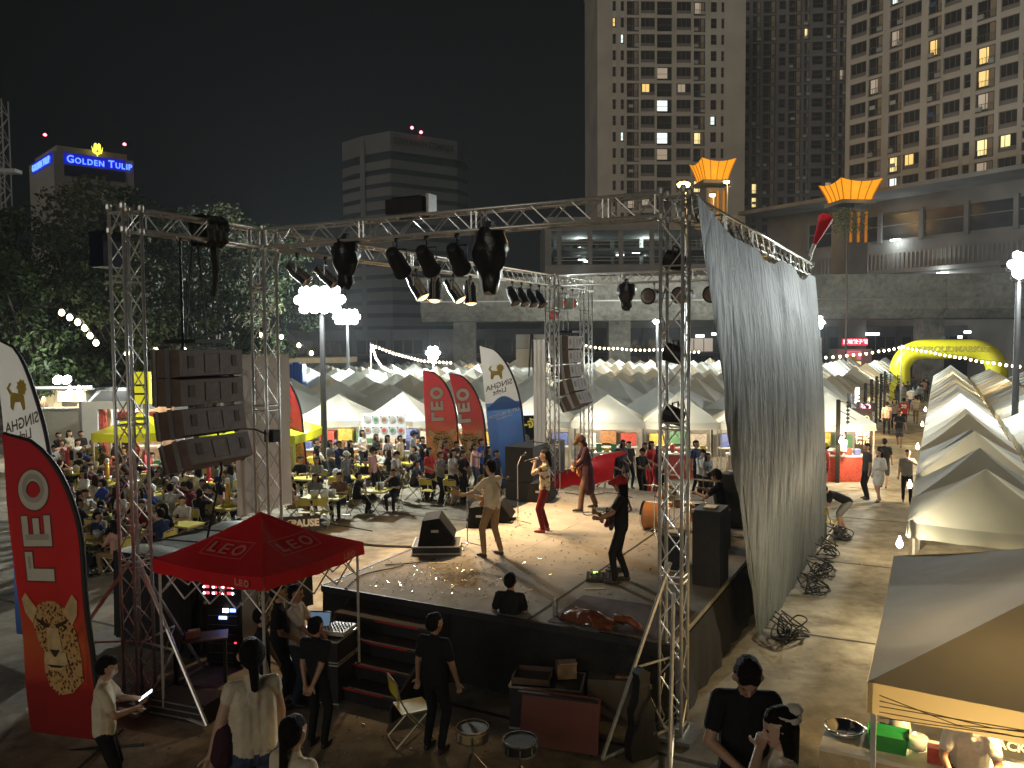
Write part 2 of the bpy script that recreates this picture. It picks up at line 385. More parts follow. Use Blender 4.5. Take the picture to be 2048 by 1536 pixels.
# hotel with blue sign
def hotel():
    cx,cy=DP(110,400,260).x,260.0; root=thing('hotel','hotel tower with glowing blue rooftop sign above the trees','building',(cx,cy,0))
    B=Vector((.75,.66)); A=Vector((-.68,.73)); L=23.8; H=65.5
    pts=[A*30,Vector((0,0)),B*L,B*L+A*30]; wall=mat('hotel_render',(.3,.285,.25),.85,var=.1,scale=.2)
    MB().prism([(p.x,p.y) for p in pts],0,H).build('wall',wall,root)
    ins=[p+(Vector(((B*L+A*30)/2))-p)*.12 for p in pts]
    MB().prism([(p.x,p.y) for p in ins],H,H+2.2).build('penthouse',wall,root)
    ang=math.atan2(B.y,B.x); M=Matrix.Rotation(ang,4,'Z')
    dk=mat('hotel_dark_band',(.02,.022,.04),.4)
    b=MB(M); b.box((L*.5,-.12,H-5.7),(L*.76,.3,3.4)); b.build('window_band',dk,root)
    b=MB(M); b.box((L*.5,-.1,H-1.9),(L*.76,.3,3.5)); b.build('sign_board',mat('sign_board_blue',(.02,.03,.3),.5,emit=(.01,.02,1),es=.35),root)
    BL=emitter('neon_blue',(.06,.16,1),3.2)
    def word(s0,s1,x0,x1,z):
        vs,fs=text_poly(s0+s1,1.0,.02); w=max(p[0] for p in vs)-min(p[0] for p in vs)
        return vs,fs,w
    x=L*.15
    m=MB()
    for ch,big in zip('GOLDEN TULIP',[1,0,0,0,0,0,0,1,0,0,0,0]):
        if ch==' ': x+=1.0; continue
        h=3.3 if big else 2.55
        vs,fs=text_poly(ch,h,.035,'LEFT',.12); mx=max(p[0] for p in vs); mn=min(p[1] for p in vs)
        f=place2d(M@Matrix.Translation((x,-.5,H-3.2)),sc_=(.92,1)); m.add([f((p[0],p[1]-mn,p[2])) for p in vs],fs); x+=mx*.92+.28
    m.build('lettering',BL,root)
    # second sign on the left face, seen at a slant
    a2=math.atan2(-A.y,-A.x); M2=Matrix.Translation((A.x*28,A.y*28,0))@Matrix.Rotation(a2,4,'Z'); x=4; m=MB()
    for ch in 'GOLDEN TULIP':
        if ch==' ': x+=1; continue
        vs,fs=text_poly(ch,3.0,.035,'LEFT',.12); mx=max(p[0] for p in vs); mn=min(p[1] for p in vs)
        f=place2d(M2@Matrix.Translation((x,-.5,H-3.2)),sc_=(.92,1)); m.add([f((p[0],p[1]-mn,p[2])) for p in vs],fs); x+=mx*.92+.28
    m.build('lettering',BL,root)
    b=MB(M2); b.box((15,-.1,H-1.9),(24,.3,3.5)); b.build('sign_board',MATS['sign_board_blue'],root)
    YE=emitter('neon_yellow',(1,.85,.05),2.6); q=MB(); T=M@Matrix.Translation((L*.53,-.6,H+.8))
    def petal(pts): 
        n=len(pts); q.add([T@Vector((x,y,z)) for y in(-.1,.1) for x,z in pts],[tuple(range(n)),tuple(range(2*n-1,n-1,-1))]+[(i,(i+1)%n,n+(i+1)%n,n+i) for i in range(n)])
    petal([(-1.1,.9),(-.9,2.9),(-.35,3.3),(0,2.2),(.15,1.6),(-.2,.7)]); petal([(.0,2.6),(.5,3.3),(1.0,2.8),(1.1,.9),(.3,.7),(.35,1.6)])
    petal([(-1.7,2.2),(-1.3,.2),(-.2,-.4),(-.3,.3),(-1.2,.9)]); petal([(1.7,2.2),(1.3,.2),(.2,-.4),(.3,.3),(1.2,.9)]); petal([(-.12,-.9),(.12,-.9),(.12,.4),(-.12,.4)])
    q.build('tulip_emblem',YE,root)
    for i in range(6):
        for j,xx in enumerate((L*.42,L*.56,L*.70)):
            ob('window',window_mesh(2.3,1.7,'n',LITD if (i,j)==(1,1) else GLASS),root,tuple(M@Vector((xx,-.1,H-11-i*3.0)))).rotation_euler=(0,0,ang)
    RED=MATS['aviation_red']
    for px,py in((90,270),(249,289)):
        p=DP(px,py,268); h=p.z-H-2.2; m=MB(); m.bar((0,0,0),(0,0,h),.1); m.lathe([(.05,h-.4),(.5,h-.2),(.55,h+.2),(.05,h+.6)],10,mat=1); m.build('beacon',[BLACK,RED],root,loc=(p.x-cx,p.y-cy,H+2.2))
hotel()
# dark scaffold mast at the left edge
def mast():
    p=DP(6,400,60); root=thing('steel_mast','dark lattice mast at the left edge of the picture','mast',(p.x,p.y,0))
    m=MB(); H=DP(6,200,60).z
    for sx in(-.4,.4):
        for sy in(-.4,.4): m.bar((sx,sy,0),(sx,sy,H),.05,5)
    for i in range(int(H/.9)):
        s=1 if i%2 else -1
        for sy in(-.4,.4): m.bar((-.4*s,sy,i*.9),(.4*s,sy,i*.9+.9),.025,4); m.bar((sy,-.4*s,i*.9),(sy,.4*s,i*.9+.9),.025,4)
    m.build('lattice',STEEL,root)
    z=DP(6,343,60).z; MB().box((.2,0,z),(2.0,.9,.25)).build('platform',mat('platform_grey',(.4,.4,.37),.7),root)
mast()

# ================================================================ car park podium and flyover
PODC=mat('podium_render',(.23,.225,.21),.85,var=.25,scale=.25)
PODI=mat('carpark_inside',(.2,.22,.2),.85,var=.15,scale=.4)
TUBEL=emitter('fluorescent',(.93,1,1),5)
def carpark():
    D=104; m=D/F_PX; xl=DP(1090,500,D).x; xr=DP(1490,500,D).x; root=thing('car_park','concrete car park podium with open lit decks behind the stage roof','building',(xl,D,0))
    W=xr-xl; zt=DP(1200,440,D).z; z1=DP(1200,461,D).z; z2=DP(1200,529,D).z
    MB().box((W/2,9,z2/2),(W,18,z2)).build('lower_wall',PODC,root)
    MB().box((W/2,9,(zt+z1)/2+.2),(W,18,zt-z1+.4)).build('roof_slab',PODC,root)
    MB().box((W/2,17.6,(z1+z2)/2),(W,.5,z1-z2)).build('back_wall',PODI,root)
    MB().box((.4,9,(z1+z2)/2),(.8,18,z1-z2-.01)).build('end_wall',PODC,root)
    zm=(z1+z2)/2-.1
    MB().box((W/2+.6,9.2,zm),(W-1.2,16,.32)).build('deck',PODI,root)
    for i in range(7): 
        MB().box((1.8+i*3.9,.35,(z1+z2)/2),(.55,.6,z1-z2-.01)).build('column',PODC,root)
        MB().box((1.8+i*3.9,9,(z1+z2)/2),(.5,.5,z1-z2-.01)).build('column',PODI,root)
    for zz in(z2+.55,z2+.95,zm+.55,zm+.95): MB().box((W/2+.5,.3,zz),(W-1.4,.07,.07)).build('railing',STEEL,root)
    for px,py in((1164,520),(1240,510),(1272,505),(1163,550),(1172,523)):
        p=DP(px,py,D+4 if py<545 else D-1.5); MB().box((p.x-xl,p.y-D,p.z),(1.0 if px!=1172 else .5,.25,.18)).build('strip_light',TUBEL,root)
    for zz,pw in((z2+2.0,260),(z1-.5,280)):
        for xx in(5,14,22): light('POINT',root,(xx,8,zz),pw,(.85,1,.95),.3)
    # a parked car on the deck
    m_=MB(); m_.box((5.2,3,zm+.75),(3.6,1.6,.55)); m_.add([(3.9,2.3,zm+1.0),(6.6,2.3,zm+1.0),(6.1,2.4,zm+1.5),(4.5,2.4,zm+1.5),(3.9,3.7,zm+1.0),(6.6,3.7,zm+1.0),(6.1,3.6,zm+1.5),(4.5,3.6,zm+1.5)],[(0,1,2,3),(7,6,5,4),(0,3,7,4),(1,5,6,2),(3,2,6,7)])
    for xx in(4.0,6.3):
        for yy in(2.25,3.75): m_.lathe([(.3,-.1),(.3,.1)],12,Matrix.Translation((xx,yy,zm+.5))@Matrix.Rotation(math.pi/2,4,'X'),1)
    c=m_.build('parked_car',[mat('car_grey',(.1,.1,.11),.3),RUBBER]); c.location=(xl,D,0); tag(c,'dark car parked on the upper open deck of the car park','car')
carpark()
def podium_right():
    off=Vector((-.83,-.56)).normalized()*6
    a=P3+off+d3*-9; L=44; root=thing('podium','grey podium block with long window band under the right tower','building',(a.x,a.y,0),math.atan2(d3.y,d3.x))
    z0=DP(1900,560,105).z; zt=23.2
    MB().box((L/2,6,zt/2),(L,11.5,zt)).build('wall',PODC,root)
    gl=mat('podium_glass',(.05,.055,.06),.2,var=.3,scale=.5)
    for i in range(6):
        x=10+i*5.6; MB().box((x,.2,zt-3.6),(5.0,.1,3.2)).build('window',gl,root); MB().box((x,.17,zt-3.4),(5.0,.08,.12)).build('mullion',PODC,root)
    for i in range(7): MB().box((7.2+i*5.6,.05,zt-3.6),(.55,.5,4.0)).build('pilaster',PODC,root)
    MB().box((L/2,-.1,zt+.25),(L+.3,12,.5)).build('coping',PODC,root)
    for i in range(60): MB().box((9.5+i*.55,.14,zt-8.0),(.16,.12,2.0)).build('louvre',STEEL,root)
    MB().box((L/2+2,-.1,zt-9.4),(L-8,.5,.5)).build('ledge',PODC,root)
    for px,py in((1812,482),(1712,540),(1905,547)):
        # lamps under the ledge, found along the wall line
        k=t3(px); p=a+d3*(k+9); q=DP(px,py,(P3+d3*k+off).y-1.0); lp=Vector((q.x-a.x,q.y-a.y)); lx=lp.x*d3.x+lp.y*d3.y
        MB().box((lx,-.5,q.z),(1.3,.3,.16)).build('strip_light',TUBEL,root); light('POINT',root,(lx,-1.0,q.z-.3),260,(.9,1,1),.2)
podium_right()
AMB=emitter('amber_lantern',(1,.36,.012),1.05,(.25,.1,.01)); AMB2=mat('amber_rib',(.2,.09,.01),.5,emit=(1,.30,.0),es=.4)
def lantern(px,py0,py1,w0,w1,D,lab):
    zt=DP(px,py0,D).z; zb=DP(px,py1,D).z; x=DP(px,(py0+py1)/2,D).x; k=D/F_PX; h=zt-zb
    root=thing('rooftop_lantern',lab,'lantern',(x,D,zb),.12,'amber lanterns on the podium roof'); a,b=w0*k/2,w1*k/2
    m=MB(); n=8
    def sec(t):                                   # flared, corners lifted
        s=b+(a-b)*(t**1.25); return s
    for face in range(4):
        R=Matrix.Rotation(face*math.pi/2,4,'Z')
        def P(i,j):
            t=j/6; s=sec(t); xx=-s+2*s*i/n; z=h*t*(1-.16*(1-(2*i/n-1)**2)) if j else 0
            return R@Vector((xx,-s,z))
        m.grid(P,n,6)
    m.build('screen',AMB,root)
    m=MB()
    for face in range(4):
        R=Matrix.Rotation(face*math.pi/2,4,'Z')
        for i in(0,2,4,6,8):
            pts=[]
            for j in range(7):
                t=j/6; s=sec(t)+.06; pts.append(R@Vector(((-s+2*s*i/n),-s,h*t*(1-.16*(1-(2*i/n-1)**2)))))
            m.tube(pts,.07,4)
    m.build('rib',AMB2,root)
    m=MB(); m.box((0,0,-.25),(2*b+.9,2*b+.9,.45)); m.build('base_slab',PODC,root)
    m=MB(); m.box((0,0,-zb/2-.5),(2*b-.4,2*b-.4,zb-1.0)); m.build('shaft',PODC,root)
    for i in range(6): MB().box((-b*.7+i*b*.28,-b+.1,-3.2),(.22,.2,3.6)).build('fin',AMB2 if i%2 else PODC,root)
    light('POINT',root,(0,-b-1.4,.6),45,(1,.5,.08),.4); light('POINT',root,(0,0,h*.8),90,(1,.5,.08),.5)
lantern(1425,323,364,68,44,112,'glowing amber flared lantern near the right stage tower top')
lantern(1700,364,404,84,56,100,'glowing amber flared lantern above the small red cone at right')
def street_lamp(px,py,D,lab,h0=0,power=900,r=.28):
    p=DP(px,py,D); root=thing('street_lamp',lab,'street lamp',(p.x,p.y,0),0,'amber street lamps'); z=p.z
    m=MB(); m.tube([(0,0,0),(0,0,z-.6),(-.1,-.1,z-.05),(-.3,-.5,z+.1)],[.12,.08,.06,.05],7); m.build('pole',STEEL,root)
    m=MB(); m.box((-.35,-.75,z+.14),(.5,.8,.2)); m.build('head',BLACK,root)
    m=MB(); m.lathe([(.02,-.3),(r*.8,-.2),(r,0),(r*.6,.16),(.02,.2)],12,Matrix.Translation((-.35,-.85,z-.02))); m.build('bulb',emitter('sodium_bulb',(1,.5,.10),7),root)
    light('POINT',root,(-.35,-1.2,z-.4),power,(1,.6,.2),.3)
street_lamp(1372,372,60,'bright amber street lamp showing above the right stage tower',power=1500,r=.5)
street_lamp(1427,391,104,'amber street lamp below the upper lantern',power=700,r=.4)
street_lamp(1455,365,106,'amber street lamp just right of the upper lantern',power=700,r=.42)
def flyover():
    D=80; root=thing('flyover','grey concrete elevated road crossing behind the market','flyover',(0,D,0),math.radians(-1.0))
    zt=DP(1300,552,D).z; zb=DP(1300,640,D).z; x0=DP(840,600,D).x; x1=80
    FC=concrete('flyover_concrete',(.17,.165,.145),.3)
    m=MB(); 
    prof=[(0,zb+.9),(.9,zb),(8,zb),(9,zb+.9),(9,zt),(8.7,zt),(8.7,zb+1.6),(.3,zb+1.6),(.3,zt),(0,zt)]
    segs=np.linspace(x0,x1,8)
    for i in range(7):
        mm=MB(); n=len(prof); a,b=segs[i]+.03,segs[i+1]-.03
        vs=[(x,y,z) for x in(a,b) for y,z in prof]
        mm.add(vs,[(j,n+j,n+(j+1)%n,(j+1)%n) for j in range(n)]+[tuple(range(n)),tuple(range(2*n-1,n-1,-1))]); mm.build('deck_segment',FC,root)
    for x in np.linspace(x0+4,x1-6,6): MB().box((x,4.5,zb/2),(2.2,2.0,zb)).build('pier',FC,root)
    MB().box(((x0+x1)/2,-.06,zb+1.9),(x1-x0,.1,.12)).build('drip_rail',STEEL,root)
flyover()
def shops():
    D=99; x0=DP(560,700,D).x; x1=DP(2080,700,D).x
    root=thing('shop_row','low dark row of shopfronts under the elevated road','building',(x0,D,0)); W=x1-x0; H=6.6
    wl=mat('shop_wall',(.10,.10,.105),.8,var=.25,scale=.5); MB().box((W/2,5,H/2),(W,9,H)).build('wall',wl,root)
    gm=mat('shop_glass',(.03,.032,.035),.15); n=int(W/4.4)
    for i in range(n):
        x=2.2+i*4.4; r=random.random()
        MB().box((x,.46,1.7),(3.6,.06,2.9)).build('shop_window',gm,root)
        MB().box((x,.44,4.5),(3.4,.06,1.6)).build('upper_window',LITD if r<.12 else gm,root)
        for dx in(-.6,.6): MB().box((x+dx,.38,4.5),(.08,.08,1.6)).build('mullion',FRAME,root)
        MB().box((x+2.2,.3,H/2),(.35,.3,H)).build('pier',wl,root)
    MB().box((W/2,-.4,3.5),(W,1.8,.15)).build('canopy',wl,root)
    for px,py,s in((1400,672,1.0),(1430,668,.8),(1510,664,1.2),(1745,668,1.6),(1920,674,.5),(1935,664,.8),(1850,660,.5),(1990,660,.5),(2020,668,.6)):
        p=DP(px,py,D-1.5); MB().box((p.x-x0,p.y-D,p.z),(s,.1,.3)).build('strip_light',TUBEL,root)
shops()
def red_sign():
    D=92; p=DP(1711,684,D); k=D/F_PX; root=thing('shop_sign','glowing red shop sign with white Chinese characters left of yellow arch','sign',(p.x,p.y,0))
    w=50*k; z=p.z
    MB().box((0,.2,z),(w,.3,14*k)).build('sign_box',mat('sign_red',(.5,.02,.03),.5,emit=(1,.03,.1),es=.7),root)
    vs,fs=text_poly('京味餃子館',10*k,.01); f=place2d(Matrix.Translation((0,.03,z))); m=MB(); m.add([f(p) for p in vs],fs); m.build('characters',emitter('sign_white',(1,.75,.8),2.2),root)
    MB().box((0,1.5,z/2-.4),(70*k,2.4,z-.8)).build('kiosk_wall',mat('kiosk_grey',(.3,.3,.28),.7),root)
    MB().box((-.2,.22,z-1.5),(34*k,.1,1.0)).build('lit_panel',mat('kiosk_pink',(.6,.2,.25),.6,emit=(1,.3,.4),es=.35),root)
    MB().box((2*k,.22,z-2.7),(22*k,.1,1.0)).build('lit_window',LITW,root)
    MB().box((-8*k,-.3,1.6),(13*k,.5,3.2)).build('post',YELLOWP,root)
    light('POINT',root,(0,-1.5,z),120,(1,.2,.25),.3)
red_sign()

# ================================================================ trees
LEAF=mat('leaf_green',(.026,.040,.012),.6,var=.5,scale=1.3,spec=.25); LEAF2=mat('leaf_olive',(.042,.05,.016),.6,var=.45,scale=1.1,spec=.25)
BARK=mat('bark',(.075,.055,.04),.9,var=.3,scale=8,bump=.4)
def crown_mesh(seed,R,Hc,nl,clumps,leaf):
    r=np.random.default_rng(seed); cen=[]
    for _ in range(clumps):
        d=r.normal(size=3); d/=np.linalg.norm(d); q=d*np.array([R,R,Hc/2])*r.uniform(.35,1.0)**.6; cen.append((q,r.uniform(.16,.30)*R))
    idx=r.integers(0,clumps,nl); V=np.zeros((nl*4,3)); 
    for i in range(nl):
        c,s=cen[idx[i]]; d=r.normal(size=3); d/=np.linalg.norm(d); p=c+d*s*np.array([1,1,.75])*r.uniform(.2,1)**.5
        n=d*.7+r.normal(size=3)*.6+np.array([0,0,.4]); n/=np.linalg.norm(n); a=np.cross(n,r.normal(size=3)); a/=np.linalg.norm(a); b=np.cross(n,a)
        l=leaf*r.uniform(.6,1.4); wd=l*.5
        V[4*i]=p-a*l*.5; V[4*i+1]=p+b*wd*.5+n*l*.06; V[4*i+2]=p+a*l*.5; V[4*i+3]=p-b*wd*.5+n*l*.06
    return V,[(4*i,4*i+1,4*i+2,4*i+3) for i in range(nl)],cen
def tree(name,label,loc,seed,R,H,trunk,nl,leafm,group='trees behind the left audience'):
    root=thing(name,label,'tree',loc,seed*1.3,group)
    Hc=H-trunk; V,fs,cen=crown_mesh(seed,R,Hc,nl,46,.30)
    V[:,2]+=trunk+Hc/2
    m=MB(); m.v=[tuple(p) for p in V]; m.f=fs; m.m=[0]*len(fs); m.build('crown',leafm,root)
    t=MB(); t.tube([(0,0,0),(.1,0,trunk*.5),(-.1,.1,trunk),(0,.2,trunk+Hc*.35),(.1,.1,trunk+Hc*.6)],[.38,.3,.24,.16,.06],8); t.build('trunk',BARK,root)
    for i in range(0,46,4):
        c=cen[i][0]; b=MB(); b.tube([(0,.05,trunk*.85+ (i%3)*.4),(c[0]*.5,c[1]*.5,trunk+Hc*.32+c[2]*.3),(c[0],c[1],trunk+Hc/2+c[2])],[.12,.07,.02],5); b.build('limb',BARK,root)
for k,(px,py,dep,R,tr,lm,lab) in enumerate([(10,400,50,5.2,4,LEAF,'large leafy tree at the far left, below the hotel sign'),(165,372,46,5.2,3.6,LEAF2,'tall leafy tree in front of the hotel tower'),
      (305,372,50,4.8,3.6,LEAF,'leafy tree behind the near left stage tower'),(425,425,54,4.6,3.4,LEAF2,'leafy tree behind the left wing of the stage roof'),(515,440,60,4.4,3,LEAF,'shadowy tree behind the second stage tower'),
      (75,500,38,3.6,2.4,LEAF,'low leafy tree over the lit kitchen container'),(395,560,40,3.4,2.2,LEAF,'lower leafy tree behind the hanging loudspeakers'),(255,500,40,3.8,2.5,LEAF2,'mid-height leafy tree behind the left stage tower legs')]):
    p=DP(px,py,dep); tree('leafy_tree',lab,(p.x,dep,0),11+k,R,p.z,tr,9500 if k<5 else 6500,lm)
def palm():
    p=DP(1668,430,76); root=thing('small_tree','thin feathery tree top left of the red cone, under the right lantern','tree',(p.x+1.2,p.y,0))
    t=MB(); t.tube([(0,0,0),(.1,0,8),(0,0,p.z-.8)],[.12,.09,.04],6); t.build('trunk',BARK,root)
    r=np.random.default_rng(5); m=MB()
    for i in range(900):
        d=r.normal(size=3); d/=np.linalg.norm(d); c=np.array([r.normal()*.9,r.normal()*.6,p.z+r.uniform(-1.3,.8)-abs(r.normal())*.3]); a=d*.22; b=np.cross(d,r.normal(size=3)); b=b/np.linalg.norm(b)*.03
        m.add([c-a,c+b,c+a+np.array([0,0,-.1]),c-b],[(0,1,2,3)])
    m.build('crown',LEAF2,root)
palm()

# ================================================================ floodlights on poles
LENS=emitter('flood_lens',(.93,1,1),40)
def flood(px,py,dep,label,power,n=2,heads=(2,1),base=None,colr=(.92,1,.97),size=.42,aim=None,pole=True):
    p=DP(px,py,dep); root=thing('floodlight',label,'floodlight',(p.x,p.y,0),0,'floodlights over the market'); z=p.z
    if pole:
        m=MB(); m.bar((0,.25,0),(0,.25,z+.2),.13,8,.09); m.build('pole',BLACK,root)
    nx,nz=heads; W=nx*size*1.02
    m=MB(); m.box((0,.25,z),(W+.1,.08,.1)); m.build('crossarm',BLACK,root)
    tilt=Matrix.Rotation(math.radians(-28),4,'X')
    offs=[(0,0)]+[(math.cos(a*math.pi/3),math.sin(a*math.pi/3)) for a in range(6)] if nx*nz>4 else [(-.5,0),(.5,0)]  # glare put into the shape: extra heads packed into a round blob
    if nx>3: offs+=[(-1.5,.87),(1.5,.87),(-2,0),(2,0),(1.5,-.87),(-1.5,-.87)]
    for ox,oz in offs:
        c=Matrix.Translation((ox*size*.9,0,z+oz*size*.9))@tilt; RX=Matrix.Rotation(math.pi/2,4,'X')
        h=MB(c@RX); h.lathe([(size*.2,-.3),(size*.42,-.16),(size*.5,.0),(size*.52,.02)],14); ho=h.build('lamp_glare_head',BLACK,root)
        h=MB(c@RX); h.lathe([(size*.5,.0),(size*.47,.05),(size*.25,.10),(.01,.115)],14); h.build('lens',LENS,ho)
    light('POINT',root,(0,-.45,z-.1),power,colr,.35)
    return root
flood(640,600,30.6,'brightest floodlight with added glare heads on a dark pole left of the lit spotlights',4300,heads=(4,3))
flood(693,634,56,'white floodlight with added glare heads on a pole, lower neighbour of the brightest one',9000,heads=(4,3))
flood(866,706,64,'white floodlight just above the tent roofs right of the bulb string',7500,heads=(3,3))
flood(1315,643,72,'small white floodlight at the left leg of the right stage tower',6500,heads=(2,2))
flood(1635,645,66,'white floodlight just right of the black curtain',9000,heads=(3,2))
flood(2046,531,30,'large white floodlight at the right edge of the picture',5600,heads=(3,3))
flood(125,760,35,'white floodlight on the roof of the lit kitchen container',900,heads=(2,2),pole=False)

# ================================================================ bulb garlands
BULB=emitter('festoon_bulb',(1,.80,.50),11); CORD=mat('black_cord',(.01,.01,.01),.7,var=0)
_bm=MB(); _bm.lathe([(.02,.12),(.05,.10),(.05,.05)],8,mat=1); _bm.lathe([(.045,.05),(.09,-.02),(.1,-.08),(.06,-.15),(.01,-.17)],10,mat=0); BULBME=_bm.mesh('bulb',[BULB,BLACK],True)
def garland(label,pts,nb,scale=1.0,poles=(),sag=0.0,lp=0):
    pts=[Vector(p) for p in pts]; root=thing('bulb_garland',label,'string lights',tuple(pts[0]),0,'festoon bulbs over the market')
    o=pts[0]; seglen=[(pts[i+1]-pts[i]).length for i in range(len(pts)-1)]; T=sum(seglen)
    def at(s):
        d=s*T
        for i,l in enumerate(seglen):
            if d<=l+1e-6: t=d/l; return pts[i].lerp(pts[i+1],t)-Vector((0,0,sag*4*t*(1-t)))
            d-=l
        return pts[-1]
    m=MB(); m.tube([at(i/40)-o for i in range(41)],.018*scale,4); m.build('cord',CORD,root)
    for i in range(nb):
        b=ob('bulb',BULBME,root,at((i+.5)/nb)-o-Vector((0,0,.12*scale))); b.scale=(scale,)*3
    for q in poles:
        m=MB(); m.bar((0,0,0),(0,0,q[2]),.05,6); m.build('pole',STEEL,root,loc=(q[0]-o.x,q[1]-o.y,-o.z))
    for i in range(lp): 
        q=at((i+.5)/lp)-o; light('POINT',root,(q.x,q.y-.2,q.z-.3),150,(1,.78,.45),.2)
a=DP(741,686,58); b=DP(866,720,58)
garland('straight bulb string running down right from its pole above the tents',[a,DP(790,704,58),DP(845,718,57),DP(905,722,57)],24,.8,[a],0,2)
garland('curved bulb string hanging from the same pole down to tents',[DP(745,690,58),DP(752,712,57),DP(764,730,56),DP(780,738,55),DP(800,741,55)],19,.8)
garland('level bulb string behind the far stage towers',[DP(1168,687,62),DP(1235,693,62),DP(1320,695,62),DP(1402,700,62)],26,.8,[DP(1168,687,62)],.1,2)
garland('rising bulb string right of the black curtain',[DP(1630,711,52),DP(1700,706,54),DP(1760,698,56),DP(1803,690,58)],14,.8,[DP(1803,690,58)],.05,2)
garland('bulb string falling right across the yellow arch',[DP(1803,689,57.6),DP(1860,700,54),DP(1930,712,50),DP(1990,722,47),DP(2060,729,44)],24,.75,[],.05,3)
garland('warm bulb string hanging in the trees at left',[DP(115,610,31),DP(135,622,31),DP(165,640,31),DP(185,668,31),DP(198,682,31)],6,1.1,[],0,1)
garland('few warm bulbs behind the second stage tower',[DP(500,660,42),DP(585,668,42),DP(612,700,42),DP(655,695,44)],5,1.1)
garland('few warm bulbs in the leaves behind hanging loudspeakers',[DP(225,700,34),DP(325,690,34),DP(455,696,34)],4,1.1)
# ================================================================ stage roof truss
TW,TL,WING,TOPZ=7.06,11.55,2.62,7.08
def truss_parts(root,p0,p1,w=.29,rc=.024,rb=.010,pitch=.30,up=None):
    """square truss p0 -> p1 in root's frame: four chords and four lattice faces"""
    p0=Vector(p0); p1=Vector(p1); z=(p1-p0); L=z.length; z.normalize()
    x=Vector(up or ((1,0,0) if abs(z.z)>.9 else (0,0,1))); x=(x-z*x.dot(z)).normalized(); y=z.cross(x); h=w/2
    cs=[(h,h),(-h,h),(-h,-h),(h,-h)]
    for a,b in cs:
        o=x*a+y*b; m=MB(); m.bar(p0+o,p1+o,rc,8); m.build('chord',ALU,root,True)
    n=max(2,round(L/pitch)); st=L/n
    for k in range(4):
        a=cs[k]; b=cs[(k+1)%4]; m=MB(); A=x*a[0]+y*a[1]; B=x*b[0]+y*b[1]
        for i in range(n):
            q0=p0+z*(i*st); q1=p0+z*((i+1)*st)
            if i%2==0: m.bar(q0+A,q1+B,rb,5,cap=False)
            else: m.bar(q0+B,q1+A,rb,5,cap=False)
        for q in(p0+z*.06,p1-z*.06,): m.bar(q+A,q+B,rb*1.3,5,cap=False)
        i=1
        while i*2.0<L: q=p0+z*(i*2.0); m.bar(q+A-z*.03,q+B-z*.03,rb*1.2,5,cap=False); m.bar(q+A+z*.05,q+B+z*.05,rb*1.2,5,cap=False); i+=1
        m.build('lattice',ALU,root)
def tower(u,v,label,braces=()):
    root=thing('truss_tower',label,'truss tower',S(u,v,0),TH,'aluminium towers of the stage roof')
    truss_parts(root,(0,0,.08),(0,0,TOPZ-.02),pitch=.37)
    m=MB(); m.box((0,0,.03),(.62,.62,.05)); m.box((0,0,.066),(.34,.34,.02)); m.build('base_plate',STEEL,root)
    jm=MB().lathe([(.03,-.05),(.042,-.03),(.042,.03),(.03,.05)],8).mesh('corner_joint',ALU)
    for a in(-.145,.145):
        for b in(-.145,.145):
            for z in(TOPZ,TOPZ-.32): ob('corner_joint',jm,root,(a,b,z))
    for (dx,dy,h) in braces:
        m=MB(); m.bar((dx*.05,dy*.05,h),(dx,dy,.06),.026,7); m.build('brace',ALU,root)
        m=MB(); m.bar((dx*.08,dy*.08,.08),(dx,dy,.05),.024,7); m.build('outrigger',ALU,root)
        m=MB(); m.bar((dx*.05,dy*.05,h*.45),(dx*.55,dy*.55,h*.46),.016,6); m.bar((dx*.55,dy*.55,h*.46),(dx*.12,dy*.12,.1),.016,6); m.build('stay',ALU,root)
    return root
tower(0,-WING,'near left stage tower standing by the red canopy',[(1.45,-.1,2.1),(-1.2,-.9,2.1),(-.2,1.3,2.0)])
tower(0,0,'second stage tower with a pale banner hung behind it',[(-1.3,0,2.0)])
tower(TW,0,'tall right stage tower at the open edge of the black curtain',[(-.55,-1.15,2.3),(.35,-1.35,1.9)])
tower(TW,TL,'far right stage tower at the end of the black curtain')
tower(0,TL,'far stage tower behind the singer',[(-1.3,.2,2.0)])
tower(0,TL+WING,'farthest thin stage tower right of the hanging loudspeakers')
def beam(u0,v0,u1,v1,label):
    root=thing('truss_beam',label,'truss beam',S(u0,v0,TOPZ-.16),0,'aluminium beams of the stage roof')
    a=Vector((0,0,0)); b=S(u1,v1,0)-S(u0,v0,0); d=b.normalized()*.16
    truss_parts(root,a+d,b-d,pitch=.30); return root
beam(0,-WING,0,0,'short roof truss over the near left loudspeakers')
beam(0,0,TW,0,'long roof truss across the near end of the stage')
beam(0,0,0,TL,'front roof truss carrying the four lit spotlights')
beam(TW,0,TW,TL,'roof truss along the top of the black curtain')
beam(0,TL,TW,TL,'far roof truss with round stage lamps')
beam(0,TL,0,TL+WING,'short far roof truss with red lamps')
